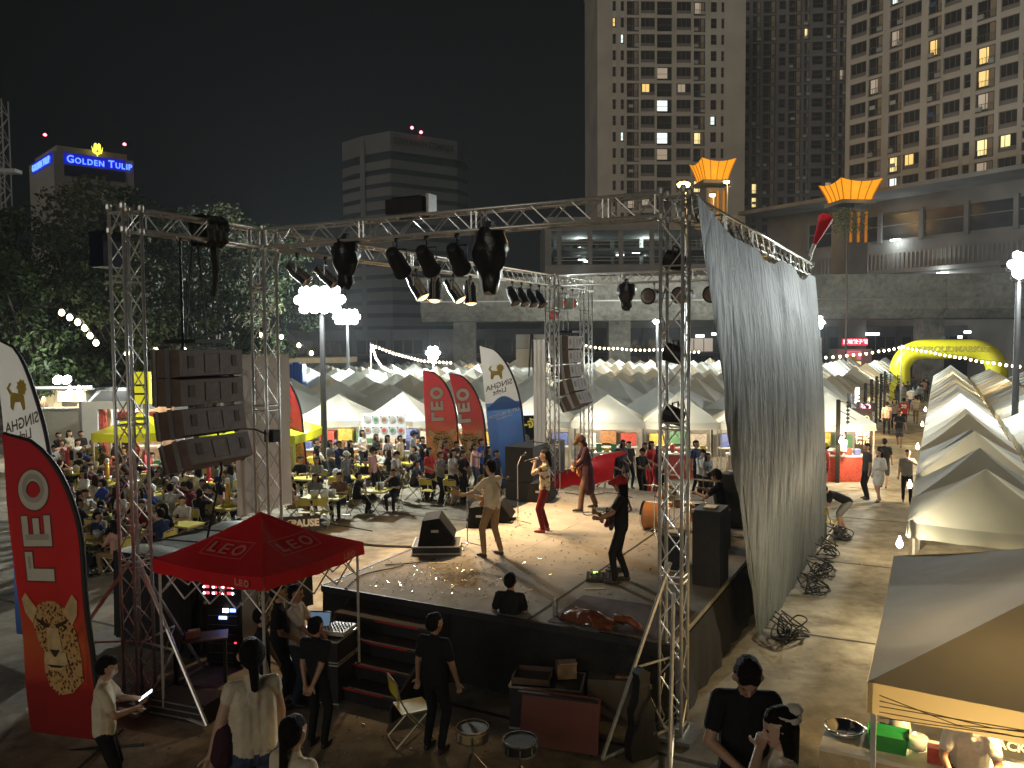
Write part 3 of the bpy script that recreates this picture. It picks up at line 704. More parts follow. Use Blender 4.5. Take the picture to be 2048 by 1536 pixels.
# cloth wrapped on the short truss, chain hoist, straps
def wrap(u,v,l,label):
    root=thing('truss_wrap',label,'cloth wrap',S(u,v,TOPZ-.16),TH)
    m=MB(); n=10
    def P(i,j):
        a=2*math.pi*j/10; r=.235+.02*math.sin(i*2.1+j); return Vector((r*math.copysign(abs(math.cos(a))**.6,math.cos(a)),-l/2+l*i/n+.02*math.sin(j*3),r*math.copysign(abs(math.sin(a))**.6,math.sin(a))))
    m.grid(P,n,10); m.build('cloth',mat('olive_black_cloth',(.03,.032,.02),.9,bump=.4),root,True)
    m=MB(); m.tube([(0,.1,-.2),(.03,.1,-.6),(0,.08,-1.0)],[.06,.05,.03],6); m.build('hanging_end',MATS['olive_black_cloth'],root)
    m=MB(); m.bar((-.05,-.5,-.15),(-.05,-.5,-2.0),.02,5); m.build('hoist_chain',BLACK,root)
wrap(0,-1.15,.42,'dark cloth wrapped round the short left roof truss')

# ================================================================ black plastic curtain
def curtain():
    root=thing('plastic_curtain','black crinkled plastic sheet hung along the back of the stage','curtain',S(0,0,0),TH)
    m=mat('black_plastic_sheet',(.062,.073,.077),.6,var=0,spec=.5); n=m.node_tree; b=n.nodes['Principled BSDF']
    tc=n.nodes.new('ShaderNodeTexCoord'); mp=n.nodes.new('ShaderNodeMapping'); mp.inputs['Scale'].default_value=(1,3.0,.22); n.links.new(tc.outputs['Object'],mp.inputs['Vector'])
    nz=n.nodes.new('ShaderNodeTexNoise'); nz.inputs['Scale'].default_value=3.2; nz.inputs['Detail'].default_value=9; nz.inputs['Roughness'].default_value=.62; n.links.new(mp.outputs[0],nz.inputs['Vector'])
    mp2=n.nodes.new('ShaderNodeMapping'); mp2.inputs['Scale'].default_value=(1,2.4,1.1); mp2.inputs['Rotation'].default_value=(.35,0,0); n.links.new(tc.outputs['Object'],mp2.inputs['Vector'])
    vz=n.nodes.new('ShaderNodeTexVoronoi'); vz.feature='DISTANCE_TO_EDGE'; vz.inputs['Scale'].default_value=1.7; n.links.new(mp2.outputs[0],vz.inputs['Vector'])
    b1=n.nodes.new('ShaderNodeBump'); b1.inputs['Strength'].default_value=.9; b1.inputs['Distance'].default_value=.07; ab=n.nodes.new('ShaderNodeMath'); ab.operation='SUBTRACT'; ab.inputs[1].default_value=.5; n.links.new(nz.outputs[0],ab.inputs[0]); a2=n.nodes.new('ShaderNodeMath'); a2.operation='ABSOLUTE'; n.links.new(ab.outputs[0],a2.inputs[0]); a3=n.nodes.new('ShaderNodeMath'); a3.operation='POWER'; a3.inputs[1].default_value=.5; n.links.new(a2.outputs[0],a3.inputs[0]); n3=n.nodes.new('ShaderNodeTexNoise'); n3.inputs['Scale'].default_value=.7; n3.inputs['Detail'].default_value=3; n.links.new(tc.outputs['Object'],n3.inputs['Vector']); r5=n.nodes.new('ShaderNodeValToRGB'); r5.color_ramp.elements[0].position=.38; r5.color_ramp.elements[0].color=(.15,.15,.15,1); r5.color_ramp.elements[1].position=.62; n.links.new(n3.outputs[0],r5.inputs[0]); a4=n.nodes.new('ShaderNodeMath'); a4.operation='MULTIPLY'; n.links.new(a3.outputs[0],a4.inputs[0]); n.links.new(r5.outputs[0],a4.inputs[1]); n.links.new(a4.outputs[0],b1.inputs['Height'])
    b2=n.nodes.new('ShaderNodeBump'); b2.inputs['Strength'].default_value=.75; b2.inputs['Distance'].default_value=.04; n.links.new(vz.outputs[0],b2.inputs['Height']); n.links.new(b1.outputs[0],b2.inputs['Normal']); n.links.new(b2.outputs[0],b.inputs['Normal'])
    NU,NV=230,90; rn=np.random.default_rng(3)
    ph=rn.uniform(0,6.28,12); fr=np.array([1.1,2.3,3.7,5.1,7.7,9.9,13,17,21,26,33,41])*.9; am=np.array([.10,.07,.05,.045,.04,.035,.03,.024,.02,.016,.012,.01])
    def P(i,j):
        s=i/NU; t=j/NV                       # t 0 top .. 1 bottom
        v=.12+s*(TL-.2)
        v0=.12+2.95*t**1.05; v1=TL-.05+.9*math.sin(math.pi*min(1,t*.85))*.9+ .25*t
        v=v0+(v1-v0)*s**(1+.25*t)
        sag=.0
        for c,wd,dp in((.45,.09,.16),(.80,.10,.20)):
            x=(s-c)/wd
            if abs(x)<1: sag=max(sag,dp*(1-x*x))
        zt=TOPZ-.02-.33*min(1,s/.18)-sag; zb=.30-.28*s if s>.04 else .42
        z=zt+(zb-zt)*t
        g=v+1.4*t*math.sin(s*3)
        f=sum(a*math.sin(k*(g+.16*math.sin(z*1.3+k))+p) for a,k,p in zip(am,fr,ph))*(.07+.2*min(1,t*2.2))
        bul=.3*math.sin(math.pi*t)**1.0*math.sin(math.pi*min(1,s*1.0))**.8
        return Vector((TW+.24+bul*.75+f*.6+.25*t,v,z))
    g=MB(); g.grid(P,NU,NV); g.build('sheet',m,root,True)
    # tie rope along the top
    m2=MB()
    for k in range(16):
        v=.4+k*.72; m2.tube([(TW+.2,v,TOPZ-.35),(TW+.12,v+.05,TOPZ-.2),(TW+.05,v,TOPZ-.05)],.012,4)
    m2.build('tie_cord',CORD,root)
curtain()
# ================================================================ stage deck
DZ=1.15; SU0,SU1,SV0,SV1,SEAM=1.06,7.02,.12,10.6,4.87
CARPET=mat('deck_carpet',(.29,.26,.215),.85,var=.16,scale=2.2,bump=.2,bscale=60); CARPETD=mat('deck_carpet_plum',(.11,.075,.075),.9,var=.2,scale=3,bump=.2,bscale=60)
def stage():
    root=thing('stage','low stage with beige deck and black skirt','stage',S(0,0,0),TH)
    us=[SU0,3.05,SEAM,SU1]; vs=np.linspace(SV0,SV1,5)
    for i in range(3):
        for j in range(4):
            c=MB(); dark=False
            c.box(((us[i]+us[i+1])/2,(vs[j]+vs[j+1])/2,DZ-.04+random.uniform(-.001,.001)),(us[i+1]-us[i]-.006,vs[j+1]-vs[j]-.006,.08)); c.build('deck_panel',CARPETD if dark else CARPET,root)
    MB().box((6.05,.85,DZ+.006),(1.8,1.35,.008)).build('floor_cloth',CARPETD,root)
    m=MB(); m.box((SEAM,(SV0+SV1)/2-.1,DZ+.004),(.035,SV1-SV0-.1,.006)); m.build('seam_strip',mat('seam_dark',(.04,.03,.02),.8),root)
    for (x0,y0,x1,y1) in((SU0,SV0,SU1,SV0),(SU1,SV0,SU1,SV1),(SU1,SV1,SU0,SV1),(SU0,SV1,SU0,SV0)):
        n=40; L=math.hypot(x1-x0,y1-y0); nx,ny=(y1-y0)/L,-(x1-x0)/L; m=MB()
        def P(i,j):
            t=i/n; w=.035*math.sin(i*2.3)+.02*math.sin(i*.9); k=.02+(w+.03)*(1-j/3)
            return Vector((x0+(x1-x0)*t+nx*k,y0+(y1-y0)*t+ny*k,.01+(DZ-.09)*j/3))
        m.grid(P,n,3); m.build('skirt',BLKCLOTH,root,True)
    for (x0,y0,x1,y1) in((SU0,SV0-.03,SU1,SV0-.03),(SU0-.03,SV0,SU0-.03,SV1)):
        MB().box(((x0+x1)/2,(y0+y1)/2,DZ-.045),(max(.05,x1-x0),max(.05,y1-y0),.1)).build('edge_trim',BLACK,root)
    # confetti scattered on the boards
    r=np.random.default_rng(2); gold=mat('gold_foil',(.75,.6,.3),.18,.95,0); silv=mat('silver_foil',(.8,.8,.82),.15,.95,0); drk=mat('dark_paper',(.10,.07,.05),.8,0,0)
    m=MB()
    for k in range(1250):
        if k<520: u,v=r.normal(2.6,.75),r.normal(1.3,.75)
        else: u,v=r.uniform(SU0+.1,SEAM+1),r.uniform(SV0+.1,SV1-.2)
        if not(SU0+.05<u<SU1-.2 and SV0+.05<v<SV1-.1): continue
        a=r.uniform(0,6.28); l,wd=r.uniform(.02,.05),r.uniform(.008,.016); e=r.uniform(-.014,.014); ca,sa=math.cos(a),math.sin(a)
        z=DZ+.012+abs(e)
        m.add([(u-ca*l,v-sa*l,z-e),(u+sa*wd,v-ca*wd,z),(u+ca*l,v+sa*l,z+e),(u-sa*wd,v+ca*wd,z+.004)],[(0,1,2,3)],int(r.choice([0,1,2,2,2])))
    tag(m.build('confetti',[gold,silv,drk],None,loc=S(0,0,0),rz=TH),'scattered foil and paper confetti lying on the stage','confetti',kind='stuff')
    # steps
    st=thing('stage_steps','black wooden steps leading up to the near end of the stage','steps',S(0,0,0),TH)
    tread=mat('step_tread',(.045,.034,.03),.75,var=.25,scale=5); redm=mat('red_tape',(.45,.02,.04),.5,var=.1)
    for k in range(4):
        z=.23*(k+1); v=SV0-.12-(3-k)*.3; u0=1.75+.0*k
        MB().box((2.6,v-.16,z-.02),(1.9,.34,.04)).build('tread',tread,st); MB().box((2.6,v-.29,z-.13),(1.86,.02,.17)).build('riser',BLACK,st)
        MB().box((2.85,v-.325,z-.018),(.8,.012,.03)).build('red_tape',redm,st)
    for u in(1.66,3.54):
        m=MB(); m.add([(u-.02,-1.45,0),(u-.02,SV0-.05,0),(u-.02,SV0-.05,1.05),(u-.02,-1.45,.2),(u+.02,-1.45,0),(u+.02,SV0-.05,0),(u+.02,SV0-.05,1.05),(u+.02,-1.45,.2)],[(0,3,2,1),(4,5,6,7),(0,1,5,4),(1,2,6,5),(2,3,7,6),(3,0,4,7)]); m.build('stringer',BLACK,st)
stage()

# ================================================================ pale banners on the towers
BANN=cloth('banner_cloth',(.62,.54,.46),.15,.8,.06,1.5,.1)
def banner(u,v,label,vz,z0,z1):
    root=thing('tower_banner',label,'banner',S(u,v,0),TH); m=MB()
    m.grid(lambda i,j:Vector((-.24+.01*math.sin(i*1.7+j*.4),vz[0]+(vz[1]-vz[0])*i/12,z0+(z1-z0)*j/20)),12,20); m.build('cloth',BANN,root,True)
    for z in(z0,z1): MB().bar((-.25,vz[0],z),(-.25,vz[1],z),.018,6).build('batten',ALU,root)
banner(0,0,'plain pale fabric banner behind the second stage tower',(-.48,.82),2.28,4.98)
banner(0,TL,'plain pale fabric banner beside the far stage tower',(-.75,.1),1.1,5.2)

# ================================================================ loudspeaker arrays
BOXB=mat('speaker_paint',(.14,.10,.078),.6,var=.2,scale=6,bump=.15); GRILL=mat('speaker_grille',(.011,.011,.012),.6,var=.4,scale=60)
PANEL=mat('speaker_panel_line',(.07,.05,.04),.7)
def cab(w,d,h,det=True):
    """one array cabinet, front towards -x, width along y; hangs from its top edge at z 0"""
    parts=[]
    m=MB(); f=h*.5; 
    prof=[(-d/2,-h/2+.0),(d/2-.1,-h/2+.01),(d/2,-h/2+.025),(d/2,h/2-.025),(d/2-.1,h/2-.01),(-d/2,h/2)]
    n=len(prof); vs=[(x,y,z) for y in(-w/2,w/2) for x,z in prof]
    m.add(vs,[tuple(range(n)),tuple(range(2*n-1,n-1,-1))]+[(i,n+i,n+(i+1)%n,(i+1)%n) for i in range(n-1)]+[(n-1,2*n-1,n,0)])
    parts.append(('cabinet',m.mesh('cabinet',BOXB)))
    g=MB(); g.box((-d/2-.012,0,0),(.02,w-.03,h-.03)); parts.append(('grille',g.mesh('grille',GRILL)))
    x=d/2+.004
    r=MB()
    for (y0,y1,z0,z1) in((-.12*w,.12*w,-.32*h,.32*h),):
        for a in(z0,z1): r.box((x,(y0+y1)/2,a),(.006,y1-y0,.008))
        for a in(y0,y1): r.box((x,a,(z0+z1)/2),(.006,.008,z1-z0))
    parts.append(('hatch',r.mesh('hatch',PANEL)))
    r=MB()
    for y in(-.33*w,.36*w): r.box((x,y,.02),(.008,.11 if y<0 else .09,h*.42))
    parts.append(('handle_recess',r.mesh('handle_recess',PANEL)))
    for y in(-w/2-.006,w/2+.006):
        for xx,ww in((d*.1,.1),(-d*.35,.06)): parts.append(('rigging_plate',MB().box((xx,y,0),(ww,.012,h*1.06)).mesh('rigging_plate',STEEL)))
    return parts
def array(u,v,ztop,n,w,d,h,label,rot=0.0,a0=0,da=7,group='hanging loudspeaker columns'):
    root=thing('speaker_array',label,'loudspeakers',S(u,v,ztop),TH+rot,group); parts=cab(w,d,h)
    x,z=0,0; a=a0
    m=MB(); m.box((0,0,.10),(d*1.1,w*.55,.06)); m.bar((0,-.2,.12),(0,-.05,TOPZ-.3-ztop),.012,5); m.bar((0,.2,.12),(0,.05,TOPZ-.3-ztop),.012,5); m.build('flying_frame',BLACK,root)
    pos=Vector((d/2,0,0))           # rear top hinge
    for k in range(n):
        R=Matrix.Rotation(math.radians(a),4,'Y')
        M=Matrix.Translation(pos)@R@Matrix.Translation((-d/2,0,-h/2-.012))
        e=empty('speaker_box'); e.parent=root; e.matrix_local=M
        for nm,me in parts: ob(nm,me,e)
        pos=pos+(R@Vector((0,0,-h-.008))); pos.z-=0; a+=da[k] if isinstance(da,(list,tuple)) else da
    return root,pos
arr,_p=array(-.12,-1.32,5.12,4,1.22,.62,.43,'near column of four brown-backed loudspeakers hanging by the left tower',0,-1,[1,-9,-8,-8])
m=MB(); m.tube([(0.1,.2,-.9),(.2,.18,-1.3),(.35,.1,-1.9),(.2,-.1,-3.0),(.15,-.6,-4.6)],.018,5); m.tube([(.3,.58,-1.3),(.28,.9,-1.35),(.25,1.28,-1.5)],.016,5); m.box((.25,1.3,-1.5),(.2,.16,.2)); m.build('cable',RUBBER,arr)
array(-.12,TL+1.28,5.35,5,1.1,.62,.42,'far column of loudspeakers hanging between the thin far towers',0,0,[-4,-5,-7,-9,-9])
def subs():
    # near block under a dark tarpaulin
    root=thing('subwoofer_stack','black subwoofer stack under a dark tarpaulin beside the left tower','loudspeakers',S(0,0,0),TH)
    for i in range(3): MB().box((-1.55,-.66+i*.94,.78),(1.7,.92,1.52)).build('cabinet',BLACK,root)
    m=MB()
    def P(i,j):
        s=i/14; t=j/22; x=-2.5+1.9*s; y=-1.15+2.85*t; z=1.62+.03*math.sin(3*s+9*t)+.02*math.sin(17*t)-.03*((s-.5)*2)**4
        return Vector((x,y,z))
    m.grid(P,14,22); m.build('tarpaulin',mat('grey_tarp',(.035,.04,.036),.45,var=.2,bump=.3),root,True)
    for (x0,y0,x1,y1) in((-2.5,-1.15,-.6,-1.15),(-.6,-1.15,-.6,1.7),(-2.5,1.7,-2.5,-1.15)):
        m=MB()
        def Q(i,j):
            t=i/24; k=j/5; w=.04*math.sin(i*1.9)*(1-k); L=math.hypot(x1-x0,y1-y0)
            return Vector((x0+(x1-x0)*t+(y1-y0)/L*w,y0+(y1-y0)*t-(x1-x0)/L*w,(.12+1.5*k)))
        m.grid(Q,24,5); m.build('tarp_side',BLKCLOTH,root,True)
    m=MB()
    for t in(.3,.6): m.tube([(-2.45,-1.15+2.85*t,1.65),(-1.5,-1.05+2.85*t,1.67),(-.62,-1.2+2.85*t,1.64)],.015,5)
    m.build('cord',CORD,root)
    root=thing('subwoofer_stack','black subwoofer stack behind the singer at the far stage corner','loudspeakers',S(0,0,0),TH)
    for i in range(2):
        for k in range(2):
            m=MB(); m.box((-.55,11.0+i*1.12,.62+k*1.02),(.9,1.1,1.0)); o=m.build('cabinet',BLACK,root)
            MB().box((-.55,11.0+i*1.12-.553,.62+k*1.02),(.82,.012,.92)).build('grille',GRILL,o)
    MB().box((-.6,10.2,.3),(1.5,.9,.6)).build('riser',BLACK,root)
subs()

# ================================================================ stage lamps
def aimmat(d): return Vector(d).to_track_quat('-Z','Y').to_matrix().to_4x4()
PARS=mat('polished_can',(.6,.6,.6),.2,.95,.08); PARL=emitter('par_lens_lit',(1,.60,.27),3.0); PAROFF=mat('par_lens_off',(.16,.13,.12),.1,var=.2)
def par(u,v,drop,label,aim,lit=None,can=PARS,sizef=1.0,cat='spotlight',lens=None,group='spotlights under the front truss'):
    root=thing('spotlight',label,cat,S(u,v,TOPZ-.33),TH,group); s=sizef
    m=MB(); m.box((0,0,.0),(.05,.06,.1)); m.bar((0,0,-.03),(0,0,-.12*s),.012,5); m.build('clamp',BLACK,root)
    d=Vector(aim).normalized(); side=d.cross(Vector((0,0,1))).normalized(); c=Vector((0,0,-drop))
    m=MB(); m.tube([c+side*.14*s,Vector((0,0,-.14*s))+side*.14*s,Vector((0,0,-.14*s))-side*.14*s,c-side*.14*s],.011*s,5); m.build('yoke',STEEL if can is PARS else BLACK,root)
    M=Matrix.Translation(c)@aimmat(d)
    m=MB(); m.lathe([(.05*s,.24*s),(.085*s,.22*s),(.10*s,.10*s),(.115*s,.08*s),(.115*s,-.2*s),(.135*s,-.21*s),(.135*s,-.23*s),(.112*s,-.235*s)],16,M); m.build('can',can,root,True)
    m=MB(); m.lathe([(.001,-.275*s),(.06*s,-.265*s),(.112*s,-.232*s)],16,M,cap=False); m.build('lens',lens or (PARL if lit else PAROFF),root)
    if lit: 
        o=light('SPOT',root,tuple(c+d*.46),lit[0],lit[1],.3,math.radians(lit[2]),1.0,d)
    return root
def toward(u,v,tu,tv,tz,z0=TOPZ-.8): # direction in stage frame
    return (tu-u,tv-v,tz-z0)
WARM=(1,.68,.36)
for k,(px,tu,tv) in enumerate([(835,3.0,5.2),(873,.2,4.4),(910,3.4,6.8),(943,.4,6.6)]):
    # positions along the front truss
    best=min(np.linspace(1,TL-.6,400),key=lambda v:abs((lambda q:1024+F_PX*q.x/q.y)(S(0,v,6.7))-px))
    par(0,best,.36,'lit silver spotlight, %s of four in the row from left'%ORD[k],toward(0,best,tu,tv,DZ),(1100 if tu>1 else 2300,WARM,66 if tu>1 else 104),sizef=1.25)
for k,px in enumerate((600,655)):
    best=min(np.linspace(.3,TL-.6,400),key=lambda v:abs((lambda q:1024+F_PX*q.x/q.y)(S(0,v,6.7))-px))
    par(0,best,.34,'unlit silver spotlight %s the second stage tower'%('just right of' if k==0 else 'second to the right of'),(1.0,.5,-1.0))
for k in range(4):
    v=TL-2.5+k*.55; par(0,v,.36,'unlit dark spotlight, %s of four by the far tower'%ORD[k],(.6,-.2,-1),None,BLACK,1.1)
for k,(px) in enumerate((797,857,917,972)):
    best=min(np.linspace(.3,TW-.6,300),key=lambda u:abs((lambda q:1024+F_PX*q.x/q.y)(S(u,0,6.7))-px))
    par(best,0,.34,'dark stage lamp, %s of four hung on the near truss'%ORD[k],(-.2,1,-.7),None,BLACK,1.1,group='dark lamps under the near truss')
REDL=mat('red_gel',(.55,.08,.06),.3,var=.1,emit=(1,.1,.06),es=.12)
for k in range(2):
    v=TL+.55+k*.75; r=par(.1,v,.42,'red-gelled square lamp, %s of two on the short far truss'%ORD[k],(.25,-1,-.12),None,PARS,1.25,lens=REDL,group='red lamps at the far corner')
    MB().box((0,-.34,-.45),(.36,.012,.34)).build('gel_frame',ALU,r)
r=par(-.1,TL+.45,.75,'small red globe lamp hung below the far corner',(.2,-1,-.3),None,BLACK,1.0,lens=REDL,group='red lamps at the far corner')
for k in range(4):
    u=3.1+k*.85; par(u,TL,.36,'round black stage lamp, %s of four on the far truss'%ORD[k],(-.15,-1,-.05),None,BLACK,1.7,group='round lamps under the far truss')
def bag(u,v,w,h,label,seed):
    root=thing('bagged_lamp',label,'stage lamp',S(u,v,TOPZ-.30),TH,'moving lamps wrapped in black bags'); m=MB(); r=np.random.default_rng(seed)
    n=18; k=9; off=r.uniform(-.03,.03,(k+1,n))
    def P(i,j):
        t=i/k; a=2*math.pi*j/n; rad=(.55+.45*math.sin(math.pi*min(1,t*1.25+.15))**.7)*(1 if t<.99 else .6); o=off[i][j%n]
        return Vector(((w/2*rad+o)*math.cos(a),(w/2*rad*.85+o)*math.sin(a),-h*t+.03*math.sin(3*a)))
    m.grid(P,k,n); m.add([P(k,j) for j in range(n)],[tuple(range(n))]); m.add([P(0,j) for j in range(n)],[tuple(range(n))]); m.build('plastic_bag',mat('bag_plastic',(.013,.014,.015),.3,var=.2,bump=.5,bscale=9),root,True)
    MB().box((0,0,.02),(.1,.1,.2)).build('clamp',BLACK,root)
bag(1.75,0,.46,.74,'bagged moving lamp right of the second stage tower',1); bag(4.35,0,.52,.9,'larger bagged moving lamp near the middle of the near truss',2)
bag(2.3,TL,.52,.75,'bagged moving lamp on the far truss',3)
def topbox():
    root=thing('truss_top_case','black flat case lying on top of the near truss','equipment case',S(3.0,0,TOPZ+.02),TH)
    m=MB(); m.prism([(-.33,-.2),(.33,-.2),(.36,.0),(.33,.2),(-.33,.2),(-.36,0)],0,.22); m.build('body',BLACK,root)
    m=MB(); m.box((.36,0,.13),(.05,.22,.28)); m.build('bracket',ALU,root); MB().box((0,0,.235),(.5,.3,.03)).build('lid',BLKCLOTH,root)
topbox()
for k,(z,du) in enumerate(((6.2,0),(5.0,.02),(4.2,0))):
    root=thing('tower_lamp','small black lamp clamped inside the right tower, %s from top'%ORD[k],'stage lamp',S(TW,0.05,z),TH,'lamps inside the right tower')
    m=MB(); m.lathe([(.03,.12),(.10,.1),(.12,-.02),(.12,-.14),(.09,-.15)],12,Matrix.Rotation(1.9,4,'Y')); m.build('can',BLACK,root); m=MB(); m.tube([(0,-.13,0),(0,-.13,.18),(0,.13,.18),(0,.13,0)],.012,5); m.build('yoke',BLACK,root)
# par cans on the left tower head (dark fixture outside)
root=thing('tower_lamp','dark fixture bolted outside the head of the left tower','stage lamp',S(-.35,-WING+.05,TOPZ-.35),TH)
m=MB(); m.box((-.12,0,-.2),(.3,.34,.5)); m.build('body',mat('fixture_blue_black',(.01,.012,.03),.4),root); MB().bar((0,0,.1),(.3,0,.2),.02,5).build('bracket',STEEL,root)
def cone():
    p=DP(1640,470,22.2); q=S(TW,TL,TOPZ); root=thing('red_cone_banner','small red fabric cone leaning out from the far right stage tower','banner',q,0)
    d=(DP(1650,440,21.5)-q); m=MB(); a=Vector((0,0,-.3)); 
    m.tube([a,d*.45],[.015,.03],6); m.build('pole',ALU,root)
    m=MB(); z=d.normalized(); x=z.orthogonal().normalized(); y=z.cross(x); n=8
    def P(i,j): 
        t=i/4; r=.05+.14*t; an=2*math.pi*j/n; return d*(.42+.62*t)+x*r*math.cos(an)+y*r*math.sin(an)
    m.grid(P,4,n); m.build('fabric',cloth('red_cone',(.55,.03,.04),.3),root,True)
    m=MB(); m.tube([d*.18,d*.42],[.03,.06],8); m.build('socket',WHITEP,root)
cone()
# ================================================================ market tents
CANV=cloth('tent_canvas',(.74,.76,.71),.45,.65,.13,.9,.35); CANV2=cloth('tent_canvas_grey',(.60,.61,.56),.42,.65,.16,.9,.35); CANV3=cloth('tent_canvas_cream',(.74,.68,.55),.45,.65,.14,.9,.35)
POST=mat('white_post',(.6,.6,.57),.45,.2)
def canopy_mesh(w,d,h,seed,matl,sagk=.035,n=8,val=.26,eave=0.0):
    """pyramid roof, eave level 0, rises to h; each face sags a little"""
    r=np.random.default_rng(seed); m=MB(); c=[(-w/2,-d/2),(w/2,-d/2),(w/2,d/2),(-w/2,d/2)]
    for k in range(4):
        a=c[k]; b=c[(k+1)%4]; ph=r.uniform(0,6)
        def P(i,j):
            t=j/n; s=i/n; x=(a[0]+(b[0]-a[0])*s)*(1-t); y=(a[1]+(b[1]-a[1])*s)*(1-t)
            sg=-sagk*math.sin(math.pi*t)*(1-.0*s)-.05*math.sin(math.pi*s)*(1-t)+.012*math.sin(9*s+ph+5*t)*math.sin(math.pi*t)
            return Vector((x,y,h*t+sg))
        m.grid(P,n,n)
    top=m.mesh('canopy',matl,True)
    v=MB()
    for k in range(4):
        a=c[k]; b=c[(k+1)%4]; L=math.hypot(b[0]-a[0],b[1]-a[1]); nx,ny=(b[1]-a[1])/L,-(b[0]-a[0])/L
        def Q(i,j):
            s=i/12; o=.015*math.sin(i*2.1+k)*j+.004; return Vector((a[0]+(b[0]-a[0])*s+nx*o,a[1]+(b[1]-a[1])*s+ny*o,-.05*math.sin(math.pi*s)*(1 if j==0 else .8)-val*j/2+.002))
        v.grid(Q,12,2)
    return top,v.mesh('valance',matl,True)
_leg=MB(); _leg.box((0,0,-1.0),(.045,.045,2.0)); LEGME=_leg.mesh('leg',POST)
_leg=MB(); _leg.bar((0,0,0),(0,0,-2.1),.02,6); LEGME2=_leg.mesh('leg',ALU)
TENTV={}
def tent(loc,rz,w,d,h,ez,label,cat='tent',matl=None,group=None,legs=True,seed=0,name='market_tent',val=.26,leg=LEGME):
    matl=matl or CANV; k=(w,d,h,seed%4,matl.name,val)
    if k not in TENTV: TENTV[k]=canopy_mesh(w,d,h,seed%4,matl,val=val)
    top,v=TENTV[k]; root=thing(name,label,cat,(loc[0],loc[1],0),rz,group)
    ob('canopy',top,root,(0,0,ez)); ob('valance',v,root,(0,0,ez))
    if legs:
        for sx in(-1,1):
            for sy in(-1,1):
                o=ob('leg',leg,root,(sx*(w/2-.05),sy*(d/2-.05),ez)); o.scale=(1,1,ez/2.0 if leg is LEGME else ez/2.1)
    return root
STALLB=emitter('stall_bulb',(1,.84,.58),16)
_b=MB(); _b.lathe([(.015,.10),(.02,.06),(.05,0),(.055,-.05),(.03,-.09),(.005,-.1)],8); STALLBME=_b.mesh('bulb',STALLB,True)
_b=MB(); _b.box((0,0,0),(1.2,.05,.05)); STALLTUBE=_b.mesh('tube_lamp',emitter('stall_tube',(1,.95,.85),9))
def stall_lamp(root,loc,pw,tube=False,colr=(1,.80,.5)):
    ob('tube_lamp' if tube else 'bulb',STALLTUBE if tube else STALLBME,root,loc); light('POINT',root,(loc[0],loc[1],loc[2]-.15),pw,colr,.08)
# --- row along the right of the alley
VALT=cloth('tent_valance_cream',(.5,.43,.28),.5,.65,.1,1.2,.2)
tR=tent(S(11.98,-.2),TH,4.8,4.75,1.05,2.15,'large grey tent in the lower right corner, lit inside',matl=cloth('tent_canvas_tan',(.36,.33,.26),.10,.65,.1,1.2,.2),seed=3,val=.28,group='tents right of the alley')
for k in range(23):
    v=5.72+k*2.5; warm=k in(6,9,13)
    t=tent(S(10.83,v),TH,2.32,2.36,.84+(.07 if k%3 else -.05),2.14+random.uniform(-.04,.05),'white tent right of the alley, %s behind the large grey corner tent'%ORD[k],matl=[CANV2,CANV,CANV,CANV2,CANV3][k%5] if k<12 else CANV,group='tents right of the alley',seed=k,legs=k<14)
    if k==0: stall_lamp(t,(-1.28,-.9,1.75),190,False,(1,.85,.55))
    elif k in(2,5,8,11): stall_lamp(t,(-1.3,0,1.8),160,False)
    elif k in(6,13): stall_lamp(t,(.8,.3,1.95),110,False,(1,.7,.3))
for k in range(20):
    v=13.2+k*2.5
    t=tent(S(13.42,v),TH,2.46,2.46,.7,2.14,'white tent in the second row right of the alley, %s counted away from us'%ORD[k],matl=[CANV,CANV2,CANV3][k%3],group='tents second right of the alley',seed=k+1,legs=k>4 and k<12)
    if k in(6,11): stall_lamp(t,(0,0,1.95),110,False,(1,.7,.3))
for k in range(9):
    tent(S(16.0,41+k*2.5),TH,2.46,2.46,.7,2.14,'white tent in the third row right of the alley, %s counted away'%ORD[k],matl=[CANV,CANV2][k%2],group='tents third right of the alley',seed=k,legs=False)
_v=[c for c in tR.children if c.name.startswith('valance')][0]; _v.data=_v.data.copy(); _v.data.materials[0]=VALT
# --- frontal row of stalls behind the crowd
FA=math.radians(-8); FE1=Vector((math.cos(FA),math.sin(FA))); FE2=Vector((-FE1.y,FE1.x)); FO=Vector((-5.9,32.0))
def FR(a,b,z=0): q=FO+FE1*a+FE2*b; return Vector((q.x,q.y,z))
front=[]
GOODS=[mat('goods_%d'%i,c,.5,var=.3,scale=14) for i,c in enumerate([(.5,.08,.06),(.55,.42,.08),(.1,.25,.12),(.45,.4,.34),(.12,.16,.4),(.6,.6,.56),(.35,.16,.06)])]
def counter(root,w,x=0,y=0,seed=0,h=.9,dep=.6,rz=0):
    r=random.Random(seed); e=empty('stall_counter'); e.parent=root; e.location=(x,y,0); e.rotation_euler=(0,0,rz)
    MB().box((0,0,h/2),(w,dep,h)).build('counter_front',GOODS[r.choice([3,5,0,6])],e); MB().box((0,0,h+.02),(w+.06,dep+.08,.04)).build('counter_top',WHITEP,e)
    for i in range(int(w/.28)):
        xx=-w/2+.18+i*.28; hh=r.uniform(.1,.32); m=MB()
        if r.random()<.5: m.box((xx,r.uniform(-.1,.1),h+.04+hh/2),(.2,.22,hh))
        else: m.lathe([(.07,0),(.1,hh*.6),(.08,hh),(.03,hh*1.1)],10,Matrix.Translation((xx,r.uniform(-.1,.1),h+.04)))
        m.build('goods',r.choice(GOODS),e)
    return e
